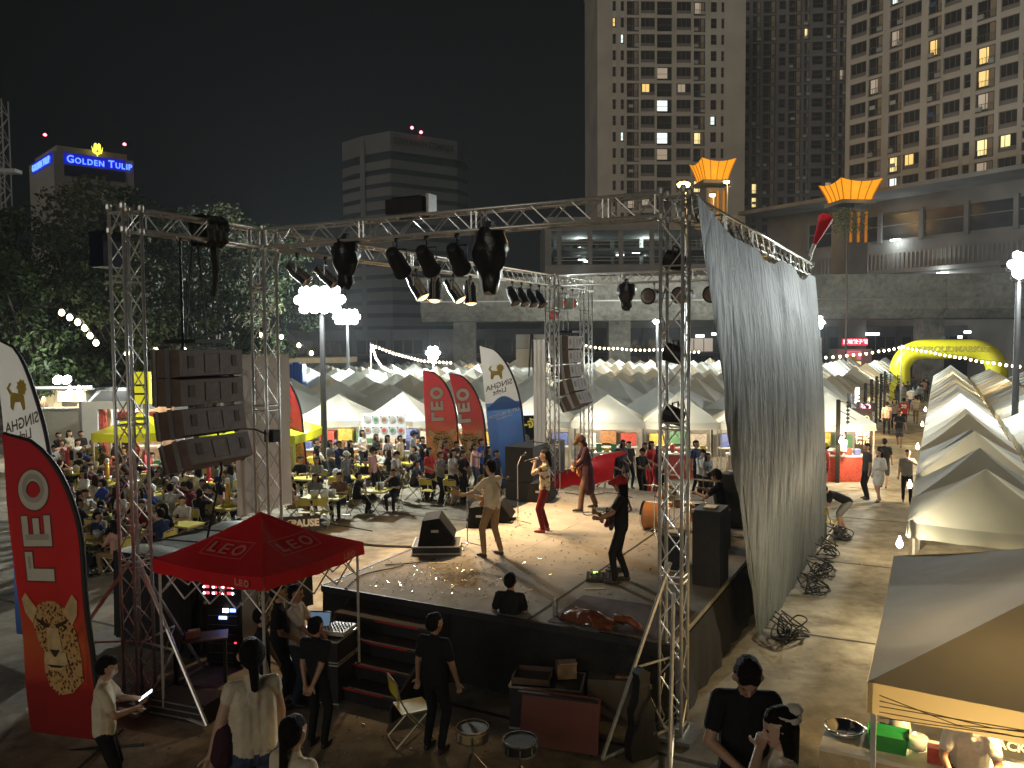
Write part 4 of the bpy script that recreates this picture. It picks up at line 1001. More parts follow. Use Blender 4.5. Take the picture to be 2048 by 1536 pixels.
for k in range(8):
    a=1.3+k*2.75-2.75
    t=tent(FR(a,1.4),FA,2.72,2.72,1.05 if k%2 else .95,2.12,'white stall tent facing the crowd, %s of eight from left'%ORD[k],matl=CANV,group='stalls facing the crowd',seed=k)
    counter(t,2.1,0,-1.05,k); MB().box((0,1.25,1.05),(2.6,.02,2.1)).build('back_sheet',cloth('stall_sheet_%d'%(k%3),[(.5,.46,.38),(.55,.5,.45),(.4,.36,.3)][k%3],.3),t)
    for q in range(3):
        MB().box((-.8+q*.8,.9,1.2+.1*(q%2)),(.62,.3,.5)).build('shelf_goods',GOODS[(k*3+q)%7],t)
    MB().box((0,.9,.9),(2.3,.4,.05)).build('shelf',WHITEP,t)
    stall_lamp(t,(-.5,-.5,1.92),130,k%3==1,(1,.86,.62))
    front.append(t)
# --- the field of tents behind
rows={}
cnt=0
for iv in range(22):
    v=15+iv*3.02
    for iu in range(16):
        u=5.35-iu*3.02
        p=S(u,v); f=(Vector((p.x,p.y))-FO); b=f.x*FE2.x+f.y*FE2.y; a=f.x*FE1.x+f.y*FE1.y
        if b<4.6 and a>-3.5: continue
        if b<2.5 or p.y>82: continue
        px=1024+F_PX*p.x/p.y
        if px<555 or (px>1700 and u<4): continue
        cnt+=1
        hh=random.choice([.95,1.05,1.15,1.25]); mt=random.choice([CANV,CANV,CANV,CANV2,CANV3])
        t=tent(p,TH,2.96,2.96,hh,2.15,'market tent in the field behind the stalls, row %s back, %s left of the alley'%(ORD[iv],ORD[iu]),matl=mt,group='field of market tents',seed=iu+iv,legs=(p.y<44))
        if random.random()<.10 and cnt>10: stall_lamp(t,(.2,.2,2.0),140,False,random.choice([(1,.92,.75),(1,.75,.4),(.95,1,.9)]))
# --- yellow beer tents
YEL=cloth('yellow_tent',(.66,.68,.02),.35,.45,.05,2,.25)
p=G(575,850,2.0); t=tent((-9.0,29.6),math.radians(-6),3.4,3.0,.75,2.0,'bright yellow canopy tent left of the white stalls',matl=YEL,group='yellow canopies',val=.3,seed=1); counter(t,2.6,.3,-1.0,44); stall_lamp(t,(.8,-.2,1.8),110,False,(1,.9,.6))
for sx in(1,): MB().box((sx*1.62,-1.4,.9),(.12,.12,1.8)).build('leg_sleeve',YEL,t)
vs,fs=text_poly('LEO',.34,.012); f=place2d(Matrix.Translation((.5,-1.522,1.84))); m=MB(); m.add([f(q) for q in vs],fs); m.build('lettering',mat('letter_dark',(.15,.1,.01),.6,var=0),t)
t=tent((-13.4,29.4),math.radians(4),2.4,2.4,.6,2.1,'small yellow canopy seen between left tower and loudspeakers',matl=YEL,group='yellow canopies',val=.3,seed=2); counter(t,2.0,0,-.8,45); stall_lamp(t,(0,0,1.9),60)
p=DP(288,790,28.6); e=thing('yellow_box_sign','bright yellow box sign above the small yellow canopy','sign',(p.x,p.y,0)); MB().box((0,0,p.z+.25),(.55,.35,1.1)).build('box',mat('yellow_sign_face',(.75,.7,.02),.5,emit=(1,.95,.02),es=.5),e); MB().bar((0,0,0),(0,0,p.z-.25),.04,6).build('post',STEEL,e); 
for z in(.05,.35): MB().box((-.1,-.18,p.z+z),(.4,.02,.07)).build('stripe',BLACK,e)

# ================================================================ left background: container kitchen, walls, van
def kitchen():
    D=37; x0=DP(30,800,D).x; x1=DP(170,800,D).x; root=thing('container_kitchen','brightly lit cream kitchen container behind the grey wall','kitchen',(x0,D,0)); W=x1-x0
    zb=DP(100,822,D).z; zt=DP(100,782,D).z; cr=mat('cream_panel',(.62,.56,.42),.6,var=.06)
    MB().box((W/2,2.2,zt/2),(W,.1,zt)).build('back_wall',cr,root); MB().box((W/2,1.1,.05),(W,2.2,.1)).build('floor_pan',STEEL,root)
    for x in(0,W): MB().box((x,1.1,zt/2),(.1,2.2,zt)).build('side_wall',cr,root)
    for i in range(9): MB().box((.2+i*W/9,2.12,zt/2),(.05,.06,zt)).build('rib',cr,root)
    MB().box((W*.55,1.0,zt+.13),(W+1.4,3.6,.1)).build('roof',mat('roof_dark',(.05,.055,.06),.5),root); MB().box((W*.5,-.8,zt+.2),(W+1.5,.08,.12)).build('gutter',ALU,root)
    MB().box((W*.42,1.95,zb+.55),(.75,.35,.5)).build('air_conditioner',WHITEP,root); MB().box((W*.62,1.98,zb+.62),(.8,.3,.7)).build('cabinet',cr,root); MB().box((W*.42,2.1,zb+.2),(.7,.05,.3)).build('window',GLASS,root)
    for px in(140,158):
        q=DP(px,782,D+.6); ob('bulb',STALLBME,root,(q.x-x0,.6,q.z)).scale=(2.6,2.6,2.6)
    light('POINT',root,(W*.7,.7,zt-.35),150,(1,.85,.55),.15); light('POINT',root,(W*.3,.7,zt-.35),90,(1,.85,.55),.15)
kitchen()
def walls_left():
    D=33.5; a=DP(40,860,D); b=DP(160,860,D); root=thing('hoarding','grey sheet hoarding behind the standing spectators at left','wall',(a.x,D,0)); zt=DP(120,818,D).z; W=b.x-a.x
    g=mat('hoarding_grey',(.36,.36,.31),.7,var=.05)
    for i in range(2): MB().box((W*(i+.5)/2,0,zt/2),(W/2-.01,.05,zt)).build('panel',g,root)
    MB().box((W/2,-.05,zt+.03),(W,.12,.06)).build('capping',ALU,root); MB().box((W+.16,.02,zt*.56),(.3,.12,zt*1.12)).build('end_post',mat('grey_post',(.2,.2,.2),.6),root)
    a=DP(166,860,32.5); b=DP(312,860,32.5); W=b.x-a.x; zt=DP(230,803,32.5).z
    root=thing('booth','white booth wall with an open red-lined stall front','booth',(a.x,32.5,0)); wp=mat('booth_white',(.62,.63,.6),.6,var=.04)
    x0=DP(196,850,32.5).x-a.x; zo=DP(230,818,32.5).z
    MB().box((x0/2,0,zt/2),(x0,.1,zt)).build('wall_panel',wp,root); MB().box(((x0+W)/2,0,(zt+zo)/2),(W-x0,.1,zt-zo)).build('fascia',wp,root)
    MB().box(((x0+W)/2,1.8,zo/2),(W-x0,.08,zo)).build('back_wall',mat('booth_tan',(.45,.3,.2),.7,var=.3,scale=5),root); MB().box((x0+.1,.3,zo/2),(.18,.5,zo)).build('side_post',GOODS[0],root); MB().box((x0+.35,.2,zo/2),(.12,.1,zo)).build('door_frame',mat('wood_light',(.5,.35,.2),.6),root)
    MB().box(((x0+W)/2+.2,.4,zo-.3),(W-x0-.5,.1,.3)).build('red_fascia',GOODS[0],root); MB().box(((x0+W)/2,1.0,.95),(W-x0-.6,.6,.08)).build('counter',WHITEP,root)
    for i in range(7): MB().box((x0+.6+i*.3,1.6,1.75),(.1,.1,.45)).build('bottle_row',GOODS[(i*2)%7],root)
    light('POINT',root,((x0+W)/2,.9,zo-.25),90,(1,.8,.5),.1); ob('bulb',STALLBME,root,((x0+W)/2,.9,zo-.15))
walls_left()
def van():
    D=38; p=DP(262,792,D); root=thing('parked_van','white van roof showing behind the white booth','van',(p.x,p.y,0)); h=DP(262,773,D).z
    wb=mat('van_white',(.6,.6,.58),.35)
    m=MB(); pr=[(-2.3,.35),(2.3,.35),(2.3,h-.15),(2.1,h),(-1.0,h),(-1.7,h-.75),(-2.3,h-.95)]; m.prism(pr,-.85,.85,Matrix.Rotation(math.pi/2,4,'X')); m.build('body',wb,root)
    m=MB(); m.add([(-.95,-.86,h-.15),(2.0,-.86,h-.15),(2.0,-.86,h-.68),(-1.5,-.86,h-.68)],[(0,3,2,1)]); m.build('window',GLASS,root)
    for x in(-1.5,1.5):
        for y in(-.8,.8): MB().lathe([(.32,-.1),(.34,0),(.32,.1)],14,Matrix.Translation((x,y,.34))@Matrix.Rotation(math.pi/2,4,'X')).build('wheel',RUBBER,root)
van()
def vans_far():
    for k,(px,lab) in enumerate(((1240,'pale van parked under the elevated road, left one'),(1500,'pale van parked under the elevated road behind the tents'))):
        p=DP(px,712,88); root=thing('parked_van',lab,'van',(p.x,p.y,0),0,'vans under the elevated road'); m=MB(); pr=[(-2.3,.35),(2.3,.35),(2.3,1.9),(2.1,2.2),(-1.0,2.2),(-1.7,1.4),(-2.3,1.2)]; m.prism(pr,-.85,.85,Matrix.Rotation(math.pi/2,4,'X')); m.build('body',mat('van_far',(.2,.2,.2),.4),root)
        MB().box((.3,-.87,1.75),(2.8,.02,.5)).build('window',GLASS,root)
        for x in(-1.5,1.5): MB().lathe([(.32,-.1),(.34,0),(.32,.1)],12,Matrix.Translation((x,-.8,.34))@Matrix.Rotation(math.pi/2,4,'X')).build('wheel',RUBBER,root)
vans_far()
def misc_far():
    D=75; a=DP(540,725,D); b=DP(690,725,D); root=thing('low_building','long low beige-eaved building behind the tents at left','building',(a.x,D,0)); W=b.x-a.x; z=DP(600,714,D).z
    MB().box((W/2,2,z/2-.3),(W,4,z-.6)).build('wall',mat('lowb_wall',(.08,.08,.08),.8),root); MB().box((W/2,1.8,z-.3),(W+.6,5,.5)).build('eave',mat('lowb_eave',(.5,.38,.22),.7),root)
    for i in range(8): MB().box((.6+i*W/8,-.03,1.6),(.5,.08,1.8)).build('shutter',mat('shutter_grey',(.16,.16,.16),.6),root)
    D=47; p=DP(594,740,D); root=thing('water_tank','blue plastic tank standing among the tents','tank',(p.x,p.y,0)); z=DP(594,728,D).z; m=MB(); m.box((0,0,z/2),(.85,.85,z)); m.build('body',mat('blue_plastic',(.03,.12,.5),.45),root)
    for i in range(5): MB().box((-.34+i*.17,-.44,z-.5),(.05,.03,.9)).build('rib',MATS['blue_plastic'],root)
    MB().lathe([(.25,0),(.25,.08),(.1,.12)],12,Matrix.Translation((0,0,z))).build('cap',MATS['blue_plastic'],root)
    D=46; a=DP(1032,700,D); b=DP(1092,700,D); root=thing('billboard','cream two-part billboard left of the far stage tower','billboard',(a.x,D,0)); W=b.x-a.x; z1=DP(1060,668,D).z; zm=DP(1060,697,D).z; z0=DP(1060,735,D).z
    MB().box((W/2,0,(z1+zm)/2),(W,.1,z1-zm-.05)).build('upper_panel',mat('bill_grey',(.42,.4,.36),.7,var=.04),root); MB().box((W/2,0,(z0+zm)/2),(W,.1,zm-z0)).build('lower_panel',mat('bill_cream',(.6,.52,.4),.7,var=.04),root)
    m=MB(); m.bar((W*.5,-.3,z1),(W*.3,-.3,0),.05,5); m.bar((W*.55,-.3,z1),(W*.58,-.3,0),.05,5); m.build('stay_pole',BLACK,root)
misc_far()

# ================================================================ yellow inflatable arch
def arch():
    v=64.5; pL=S(7.2,v); pR=S(14.1,v); root=thing('inflatable_arch','yellow inflatable archway spanning the far end of the alley','arch',pL,TH); W=(pR-pL).length; H=4.45; r=.78
    ym=cloth('arch_yellow',(.72,.66,.02),.15,.4,.04,1,.1)
    pts=[(0,0,0),(0,0,1.5),(0,0,H-1.9)]+[(1.7-1.7*math.cos(a),0,H-1.9+1.7*math.sin(a)) for a in np.linspace(.25,1.57,6)]+[(W/2,0,H-.2)]+[(W-1.7+1.7*math.sin(a),0,H-1.9+1.7*math.cos(a)) for a in np.linspace(0,1.32,6)]+[(W,0,H-1.9),(W,0,1.5),(W,0,0)]
    m=MB(); m.tube(pts,r,16); m.build('tube',ym,root,True)
    vs,fs=text_poly('THEPROUDMARKET',.62,.02); f=place2d(Matrix.Translation((W/2,-r-.01,H-.2)),sc_=(1.05,1)); m=MB(); m.add([f(q) for q in vs],fs); m.build('lettering',mat('arch_letters',(.33,.3,.02),.6,var=0),root)
    for x,tx in((0,'MARKET'),(W,'PROUD')):
        vs,fs=text_poly(tx,.42,.015); f=place2d(Matrix.Translation((x,-r-.02,1.4)),rot=math.pi/2); m=MB(); m.add([f(q) for q in vs],fs); m.build('lettering',mat('arch_letters_dark',(.02,.02,.02),.6,var=0),root)
arch()

# ================================================================ alley furniture
def alley():
    for k in range(8):
        v=21.1+k*4.0; u=6.9; root=thing('lamp_post','black post with strung insulator arm by the alley, %s away from us'%ORD[k],'post',S(u,v,0),TH,'posts along the alley')
        MB().box((0,0,1.5),(.14,.14,3.0)).build('post',BLACK,root)
        m=MB(); 
        for j in range(6): m.lathe([(.02,0),(.06,.03),(.06,.07),(.02,.1)],8,Matrix.Translation((.32,0,2.15+j*.14)))
        m.build('insulator',RUBBER,root); m=MB(); m.tube([(0,0,2.95),(.3,0,2.9),(.32,0,2.1)],.015,5); m.build('arm',BLACK,root)
        m=MB(); m.tube([(.05,0,2.6),(1.0,1.2,1.9),(2.2,2.6,1.6),(2.9,3.4,1.7)],.012,4); m.build('cable',CORD,root)
        if k in(0,1,2,4): ob('bulb',STALLBME,root,(.12,-.12,1.55)).scale=(1.4,)*3; light('POINT',root,(.4,-.3,1.55),130 if k else 190,(1,.72,.35),.08)
        if k==0: MB().box((.2,0,1.35),(.2,.12,.4)).build('meter_box',mat('grey_box',(.4,.4,.37),.6),root)
    for k in range(7):
        v=19.0+k*3.0; root=thing('alley_stall_counter','stall counter with goods along the alley, %s away from us'%ORD[k],'counter',S(6.25,v,0),TH+math.pi/2,'stall counters along the alley'); counter(root,2.3,0,0,70+k,.95,.6)
        if k<5: MB().box((0,.35,1.9),(2.3,.04,.35)).build('fascia',GOODS[(k*2)%7],root)
    # lit sign and tall lettered sign board
    p=S(7.15,25.6); root=thing('lit_sign','glowing white square sign above the tall dark lettered board','sign',p,TH+math.pi/2); 
    z=DP(1748,790,p.y).z; MB().box((0,0,z),(.10,.62,.6)).build('light_box',emitter('sign_box_white',(1,1,1),5),root); MB().box((-.06,0,z),(.02,.3,.3)).build('emblem',mat('emblem_grey',(.3,.3,.3),.6,var=0),root); root.rotation_euler=(0,0,TH-math.pi/2+math.pi/2+.0)
    MB().box((0,.1,z/2),(.06,.06,z)).build('post',BLACK,root); light('POINT',root,(.0,-.6,z),60,(1,1,1),.1)
    root=thing('lettered_board','tall dark sign board with pale lettering beside the alley','sign',S(7.3,25.0),TH); MB().box((0,0,1.35),(.92,.06,2.1)).build('board',mat('board_dark',(.03,.02,.018),.6),root)
    for i,tx in enumerate(('PREMIUM','STEAKS','GRILLED')):
        vs,fs=text_poly(tx,.30,.006); f=place2d(Matrix.Translation((-.27+i*.27,-.036,1.5)),rot=math.pi/2,sc_=(1.1,1)); m=MB(); m.add([f(q) for q in vs],fs); m.build('lettering',mat('board_letters',(.65,.58,.45),.6,var=0,emit=(1,.9,.7),es=.12),root)
    for x in(-.4,.4): MB().box((x,.05,.2),(.05,.3,.4)).build('foot',BLACK,root)
    for k in range(3):
        p=S(7.0,23+k*5.5); root=thing('neon_sign','small glowing stall sign on the alley side, %s from us'%ORD[k],'sign',S(6.7,22.3+k*4.6),TH,'neon signs of alley stalls')
        col_=[(1,.15,.2),(1,.95,.8),(1,.2,.5)][k]; vs,fs=text_poly(['SUSHI','Cooler','BBQ'][k],.38,.012); f=place2d(Matrix.Translation((.2,-.03,1.75+.1*k)),rot=math.pi/2 if k==0 else 0); m=MB(); m.add([f(q) for q in vs],fs); m.build('lettering',emitter('neon_%d'%k,col_,3),root)
        MB().box((.2,0,1.75+.1*k),(.36 if k==0 else 1.1,.03,1.1 if k==0 else .4)).build('backing',BLACK,root)
        MB().bar((.2,.03,0),(.2,.03,1.5),.02,5).build('post',BLACK,root)
alley()
# ================================================================ stall signs in front row
def menu():
    a=FR(-.2,-.05,0); root=thing('menu_board','white menu board with ten dish pictures on a stall','menu board',FR(.95,-.12,0),FA); z0=DP(763,880,31).z if False else 1.62
    MB().box((0,0,z0+.3),(1.72,.04,.98)).build('board',mat('menu_white',(.72,.72,.7),.5,var=.02),root)
    for i in range(5):
        for j in range(2):
            x=-.66+i*.33; z=z0+.12+.42*(1-j); m=MB(); m.lathe([(.14,0),(.15,.006),(.13,.012)],14,Matrix.Translation((x,-.022,z))@Matrix.Rotation(math.pi/2,4,'X')); m.build('dish_picture',mat('dish_plate',(.42,.44,.44),.5),root)
            m=MB(); m.lathe([(.09,0.012),(.07,.018)],10,Matrix.Translation((x,-.022,z))@Matrix.Rotation(math.pi/2,4,'X')); m.build('food',GOODS[(3,6,2,3,6,0,3,2,6,0)[i*2+j]],root)
            m=MB(); m.lathe([(.028,0),(.028,.012)],8,Matrix.Translation((x-.12,-.024,z+.11))@Matrix.Rotation(math.pi/2,4,'X')); m.build('number_disc',BLACK,root)
    p=DP(1047,848,28.6); root=thing('stall_sign','black stall sign with yellow Thai lettering beside the far tower','sign',(p.x,p.y,0)); z=p.z
    MB().box((0,.03,z-.25),(1.35,.05,1.1)).build('board',mat('sign_black',(.02,.02,.02),.5),root); vs,fs=text_poly('ชุน-จัง',.42,.012); f=place2d(Matrix.Translation((.05,-.002,z))); m=MB(); m.add([f(q) for q in vs],fs); m.build('lettering',mat('sign_yellow',(.85,.7,.08),.5,var=0,emit=(1,.8,.1),es=.25),root)
    m=MB(); m.lathe([(.16,0),(.17,.01)],14,Matrix.Translation((.05,.0,z-.52))@Matrix.Rotation(math.pi/2,4,'X')); m.build('face_picture',mat('face_picture',(.6,.5,.42),.6),root)
    for x in(-.6,.6): MB().bar((x,.08,0),(x,.08,z+.2),.02,5).build('post',STEEL,root)
    root=thing('hanging_sign','yellow stall banner behind the pair of red flags','banner',FR(6.2,-.2,0),FA); MB().box((0,0,1.35),(1.5,.03,.8)).build('cloth',mat('yel_banner',(.6,.6,.05),.7),root); vs,fs=text_poly('ราคาถูก',.3,.008); f=place2d(Matrix.Translation((.3,-.02,1.5))); m=MB(); m.add([f(q) for q in vs],fs); m.build('lettering',mat('ban_red',(.4,.05,.02),.6,var=0),root)
    for x in(-.7,.7): MB().bar((x,.03,0),(x,.03,1.75),.02,5).build('post',STEEL,root)
menu()

# ================================================================ feather flags
POLEB=mat('flag_sleeve',(.012,.012,.013),.6)
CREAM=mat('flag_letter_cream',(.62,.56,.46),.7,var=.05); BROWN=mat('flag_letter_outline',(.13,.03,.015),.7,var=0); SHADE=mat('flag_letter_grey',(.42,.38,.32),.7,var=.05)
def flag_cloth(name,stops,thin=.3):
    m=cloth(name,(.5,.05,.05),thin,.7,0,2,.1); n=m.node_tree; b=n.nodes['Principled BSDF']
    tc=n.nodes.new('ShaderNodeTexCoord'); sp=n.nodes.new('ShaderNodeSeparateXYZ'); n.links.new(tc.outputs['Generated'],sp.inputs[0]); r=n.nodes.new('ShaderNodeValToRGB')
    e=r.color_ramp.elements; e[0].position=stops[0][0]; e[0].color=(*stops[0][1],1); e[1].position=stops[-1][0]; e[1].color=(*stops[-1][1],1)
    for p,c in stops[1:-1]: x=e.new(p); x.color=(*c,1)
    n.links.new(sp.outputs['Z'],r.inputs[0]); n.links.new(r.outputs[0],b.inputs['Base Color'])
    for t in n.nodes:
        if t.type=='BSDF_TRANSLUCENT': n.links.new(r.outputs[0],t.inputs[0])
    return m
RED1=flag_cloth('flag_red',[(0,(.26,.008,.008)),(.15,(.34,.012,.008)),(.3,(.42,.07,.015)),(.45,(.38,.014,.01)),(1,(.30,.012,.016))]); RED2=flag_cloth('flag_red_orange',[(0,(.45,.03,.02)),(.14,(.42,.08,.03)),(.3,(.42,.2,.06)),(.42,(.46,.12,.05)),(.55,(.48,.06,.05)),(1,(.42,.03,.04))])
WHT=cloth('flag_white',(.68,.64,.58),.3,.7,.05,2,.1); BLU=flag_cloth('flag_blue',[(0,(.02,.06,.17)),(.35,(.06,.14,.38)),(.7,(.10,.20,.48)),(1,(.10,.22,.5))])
FUR=mat('leopard_fur',(.5,.26,.07),.8,var=0)
def _fur():
    n=FUR.node_tree; b=n.nodes['Principled BSDF']; tc=n.nodes.new('ShaderNodeTexCoord'); v=n.nodes.new('ShaderNodeTexVoronoi'); v.inputs['Scale'].default_value=20; v.inputs['Randomness'].default_value=.9; n.links.new(tc.outputs['Object'],v.inputs['Vector'])
    r=n.nodes.new('ShaderNodeValToRGB'); e=r.color_ramp.elements; e[0].position=.30; e[0].color=(.04,.018,.008,1); e[1].position=.40; e[1].color=(.42,.2,.05,1); x=e.new(.62); x.color=(.55,.33,.13,1); n.links.new(v.outputs['Distance'],r.inputs[0]); n.links.new(r.outputs[0],b.inputs['Base Color'])
_fur(); FURP=mat('leopard_pale',(.6,.42,.2),.8,var=.2,scale=9); FURD=mat('leopard_dark',(.05,.02,.008),.8,var=.1); EYE=mat('leopard_eye',(.65,.5,.12),.5)
def wave(x,z,H): return .014*math.sin(z*2.6+x*2)+.004*math.sin(z*5.1+1)
def leopard(root,cx,cz,s,H,mir=1):
    def lay(pts,dy,mt,nm):
        m=MB(); m.add([(cx+mir*x*s,wave(cx+mir*x*s,cz+z*s,H)-dy*2.2,cz+z*s) for x,z in pts],[tuple(range(len(pts)))]); return m.build(nm,mt,root)
    lay([(-.42,.30),(-.30,.42),(-.1,.5),(.12,.5),(.3,.42),(.42,.26),(.52,.0),(.56,-.35),(.56,-.72),(.3,-.92),(.0,-.98),(-.2,-.85),(-.3,-.6),(-.28,-.35),(-.4,-.12),(-.46,.1)],.008,FUR,'leopard_head')
    for sx,dx in((-1,-.04),(1,.05)): lay([(sx*.26+dx,.36),(sx*.50+dx,.62),(sx*.60+dx,.52),(sx*.56+dx,.30),(sx*.42+dx,.14)],.012,FURP,'leopard_ear')
    lay([(-.13,.08),(.13,.08),(.17,-.28),(.0,-.36),(-.17,-.28)],.014,FURP,'leopard_muzzle_bridge'); lay([(-.24,-.30),(.24,-.30),(.27,-.46),(.12,-.58),(-.12,-.58),(-.27,-.46)],.016,FURP,'leopard_muzzle'); lay([(-.11,-.26),(.11,-.26),(.02,-.37),(-.02,-.37)],.02,FURD,'leopard_nose'); lay([(-.2,-.5),(.2,-.5),(.1,-.54),(-.1,-.54)],.02,FURD,'leopard_mouth')
    for sx in(-1,1):
        lay([(sx*.14,.10),(sx*.24,.15),(sx*.34,.10),(sx*.24,.03)],.016,FURD,'leopard_eye_rim'); lay([(sx*.18,.095),(sx*.24,.125),(sx*.30,.095),(sx*.24,.05)],.019,EYE,'leopard_eye'); lay([(sx*.225,.11),(sx*.255,.11),(sx*.255,.065),(sx*.225,.065)],.022,FURD,'leopard_pupil')
        lay([(sx*.08,.14),(sx*.36,.22),(sx*.34,.17),(sx*.1,.08)],.015,FURD,'leopard_brow')
def flag(label,base,H,W,design,lean=3.0,rz=0.0,z0=.1,group='tall feather flags',letter=None,cut=0.0):
    root=thing('feather_flag',label,'flag',base,rz,group); root.rotation_euler=(0,math.radians(-lean),rz)
    k0=.62 if design=='leo' else .48
    def xr(t): return 0.0 if t<k0 else -W*.97*(1-math.sqrt(max(0,1-((t-k0)/(1-k0))**2)))
    NX,NZ=10,64
    def P(i,j):
        t=j/NZ; z=z0+(H-z0)*t; r=xr(t); l=-W*(1.0-cut*(1-t)) ; x=l+(r-l)*i/NX if r>l else r; return Vector((x,wave(x,z,H),z))
    def split(lo,hi,mt,nm):
        m=MB(); m.grid(lambda i,j:P(i,lo+j),NX,hi-lo); return m.build(nm,mt,root,True)
    if design=='leo' or design=='leo2':
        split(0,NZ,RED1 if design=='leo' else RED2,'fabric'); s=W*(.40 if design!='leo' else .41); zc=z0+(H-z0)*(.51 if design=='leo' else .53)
        for g,mt,dy,sc2 in((.05,BROWN,.005,1),(0.0,CREAM,.008,1)):
            m=MB()
            for vs,fs in leo_polys(g*.8):
                m.add([(-W*.80+y*s,wave(-W*.80+y*s,zc+x*s*.98,H)-dy,zc+x*s*.98) for x,y in vs],[f[::-1] for f in fs])
            m.build('lettering',mt,root)
        if design=='leo':
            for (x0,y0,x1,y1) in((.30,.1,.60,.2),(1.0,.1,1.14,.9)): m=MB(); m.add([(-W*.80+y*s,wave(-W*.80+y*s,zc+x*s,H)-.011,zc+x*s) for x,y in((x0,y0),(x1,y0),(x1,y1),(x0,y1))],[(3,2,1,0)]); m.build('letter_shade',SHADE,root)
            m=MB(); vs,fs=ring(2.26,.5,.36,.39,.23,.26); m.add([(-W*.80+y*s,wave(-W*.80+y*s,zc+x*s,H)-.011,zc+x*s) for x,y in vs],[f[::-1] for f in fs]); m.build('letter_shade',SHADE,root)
        leopard(root,-W*.5,z0+(H-z0)*(.34 if design=='leo' else .34),W*(.64 if design=='leo' else .66),H)
    else:
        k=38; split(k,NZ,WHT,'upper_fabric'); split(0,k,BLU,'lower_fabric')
        m=MB(); n=10; zc=z0+(H-z0)*k/NZ    # wavy edge of the blue field
        pts=[(-W*(1-i/n),zc+.16*math.sin(i/n*5.2-1.2)*W+.02) for i in range(n+1)]
        m.add([(x,wave(x,z,H)-.006,z) for x,z in pts]+[(x,wave(x,zc-.25,H)-.006,zc-.25) for x,z in pts],[(i,i+1,n+2+i,n+1+i) for i in range(n)]); m.build('wave_edge',cloth('flag_wave_blue',(.10,.22,.5),.3,.7,.05,2,.1),root)
        gold=mat('emblem_gold',(.5,.36,.06),.5,var=.1); dk=mat('flag_text_dark',(.1,.08,.05),.7,var=0); wt=mat('flag_text_white',(.7,.7,.72),.7,var=0)
        ez=z0+(H-z0)*.80; ex=-W*.60; e=W*.20
        m=MB()
        for pts in([(-.9,-.7),(-.6,-.9),(-.3,-.3),(.3,-.3),(.5,-.9),(.8,-.8),(.8,.1),(.5,.4),(.2,.3),(-.5,.4),(-.8,.1)],[(.3,.3),(.9,.2),(1.1,.7),(.8,1.1),(.3,1.1),(.1,.7)],[(-.8,.2),(-1.1,.7),(-.7,1.1),(-.5,1.0),(-.8,.7),(-.5,.4)]):
            m.add([(ex+x*e,wave(ex+x*e,ez+z*e,H)-.006,ez+z*e) for x,z in pts],[tuple(range(len(pts)))])
        st=[((.62+ (.62 if i%2 else .44)*math.cos(i*math.pi/9)),(.72+(.62 if i%2 else .44)*math.sin(i*math.pi/9))) for i in range(18)]; m.add([(ex+x*e,wave(ex+x*e,ez+z*e,H)-.009,ez+z*e) for x,z in st],[tuple(range(18))])
        m.build('lion_emblem',gold,root)
        for tx,zz,sz,mt in(('SINGHA',.715,.215,dk),('Light',.672,.20,dk),('LIFE IS MOTION',.515,.125,wt),('www.singha.com',.49,.07,wt)):
            vs,fs=text_poly(tx,sz*W,.004*W); zz=z0+(H-z0)*zz; xx=-W*(.56 if zz>z0+(H-z0)*.6 else .5)
            m=MB(); m.add([(xx-p[0],wave(xx-p[0],zz+p[1]-.12*p[0],H)-.008,zz+p[1]-.22*p[0]) for p in vs],[f[::-1] for f in fs]); m.build('lettering',mt,root)
    m=MB(); pts=[(0.02,0,0)]+[(xr(j/NZ)+.02,wave(xr(j/NZ),z0+(H-z0)*j/NZ,H),z0+(H-z0)*j/NZ) for j in range(0,NZ+1,2)]
    m.tube(pts,[.035]*(len(pts)-4)+[.032,.028,.024,.02],7); m.build('pole',POLEB,root,True)
    m=MB(); 
    for a in range(4): m.bar((0,0,.03),(.55*math.cos(a*1.57+.4),.55*math.sin(a*1.57+.4),.02),.02,5)
    m.build('foot_cross',BLACK,root)
    return root
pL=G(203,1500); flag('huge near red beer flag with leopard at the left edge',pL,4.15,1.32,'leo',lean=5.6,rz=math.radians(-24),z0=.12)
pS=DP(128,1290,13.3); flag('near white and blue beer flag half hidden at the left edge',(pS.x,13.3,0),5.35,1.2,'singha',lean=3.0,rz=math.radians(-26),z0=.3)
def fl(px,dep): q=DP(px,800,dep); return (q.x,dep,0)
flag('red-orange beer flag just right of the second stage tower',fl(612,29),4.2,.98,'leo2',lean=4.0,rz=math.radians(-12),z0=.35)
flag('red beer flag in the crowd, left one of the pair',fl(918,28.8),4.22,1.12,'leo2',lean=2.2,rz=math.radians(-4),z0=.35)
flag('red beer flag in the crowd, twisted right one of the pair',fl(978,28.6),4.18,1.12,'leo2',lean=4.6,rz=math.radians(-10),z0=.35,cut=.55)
flag('tall white and blue beer flag left of the far stage tower',fl(1058,27.4),5.15,1.18,'singha',lean=5.2,rz=math.radians(-2),z0=.35)
